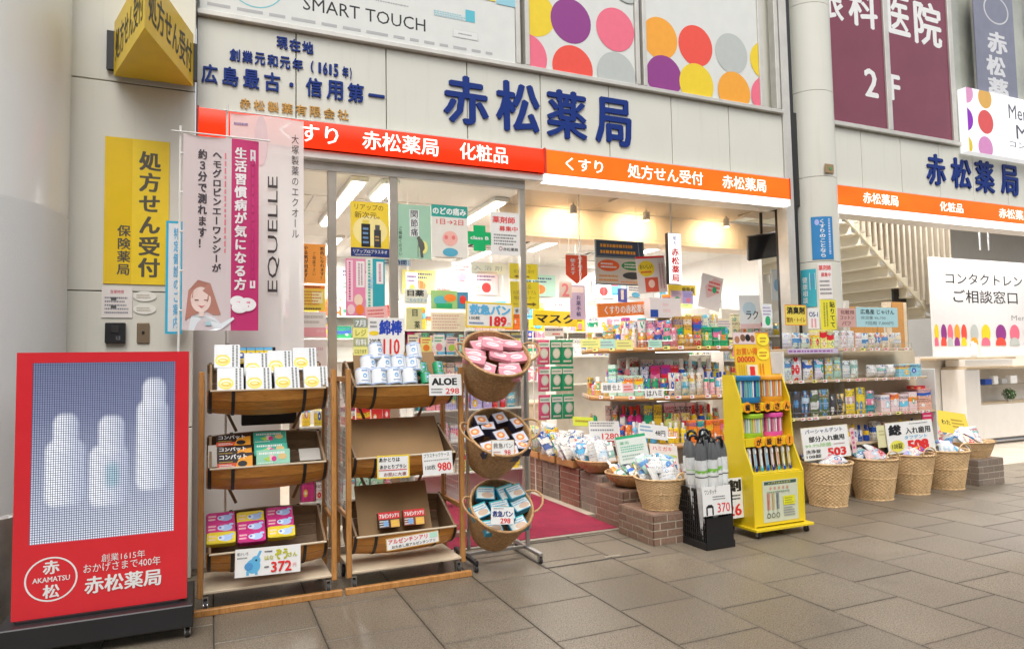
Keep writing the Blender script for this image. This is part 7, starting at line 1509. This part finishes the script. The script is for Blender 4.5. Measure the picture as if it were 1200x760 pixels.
# more hanging cards deep in the shop
for i, x in enumerate(sorted(rt_.uniform(2.2, 7.8) for _ in range(26))):
    y = rt_.uniform(8.2, 10.3); z = rt_.uniform(2.0, 2.75); c = rt_.choice(['white', 'lemon', 'yellow', 'rose', 'pale', 'mint', 'orange', 'white', 'sky']); w_ = rt_.uniform(.14, .34); h_ = rt_.uniform(.14, .4)
    sign('hanging_card', '%s hanging card deep inside the shop, %s of the cards there' % (CW.get(c, c), ordl(i)), 'card', x-w_/2, x+w_/2, z, z+h_, y, c, [('l', .1, .1, .9, .45, rt_.choice(['navy', 'red', 'green', 'black']), 2), ('o', .25, .5, .75, .9, rt_.choice(['sky', 'orange', 'pink', 'lime'])), ('l', .1, .85, .9, .95, 'black', 1)], rot=(0, rt_.uniform(-.05, .05), rt_.uniform(-.3, .3)))
# hanger threads and stems
for o in [o for o in COL.objects if o.parent is None and o.type == 'MESH']:
    b_ = o.name.split('.')[0]; x, y, z = o.location
    zs_ = [v.co.z for v in o.data.vertices] if b_ in ('hanging_card', 'hanging_poster', 'hanging_board', 'number_sign', 'direction_sign', 'pennant', 'category_sign', 'mask_sign', 'eye_drops_sign', 'island_header', 'plaster_card', 'speech_bubble_card') else None
    if not zs_: continue
    xs_ = [v.co.x for v in o.data.vertices]; wd = max(xs_)-min(xs_); hh = max(zs_)
    if b_ == 'plaster_card' or (b_ == 'category_sign' and y < 5.9) or b_ in ('island_header', 'speech_bubble_card'):
        lo = {'plaster_card': -.32, 'category_sign': 1.715-z, 'island_header': 1.77-z, 'speech_bubble_card': -.2}[b_]
        MB().tube([(0, .006, hh*.5), (0, .006, min(lo, -.01))], .003, M['chrome'], 5).build('stem', o)
    else:
        top = 3.40 if y > 7.3 or x < 3 else 3.12 if False else 3.44
        for s_ in (-.35, .35): MB().tube([(wd*s_, .004, hh*.97), (wd*s_, .004, top-z)], .0012, M['whitep'], 4).build('thread', o)
# extra rows that fill the depth of the island shelves
row('rear of the middle island shelf', slide(EP, .3)[1:], 1.212, ['box'], (.38, .46), (.1, .16), ['white', 'cream', 'pale', 'lemon', 'rose', 'mint'], 71, 'tall boxes at the rear of the middle island shelf', .03, (1, 3))
row('rear of the lowest island shelf', slide(EP, .3)[1:], .682, ['box'], (.36, .44), (.1, .16), ['white', 'cream', 'pale', 'orange', 'rose', 'mint'], 72, 'tall boxes at the rear of the lowest island shelf', .03, (1, 3))
row('rear of the top island shelf', slide(EP, .3)[2:], 1.762, ['box', 'pouch1'], (.3, .44), (.12, .18), ['white', 'pale', 'white', 'lemon', 'rose'], 73, 'tall goods at the rear of the top island shelf', .03, (1, 2))
for q in (o for o in COL.objects if o.get('label')):
    n_ = len(q['label'].replace('-', ' ').split())
    if n_ > 16 or n_ < 4: print('LABELLEN', n_, q['label'])
    if 'number' in q['label'] and 'near the right end' in q['label']: print('NUM', q['label'])
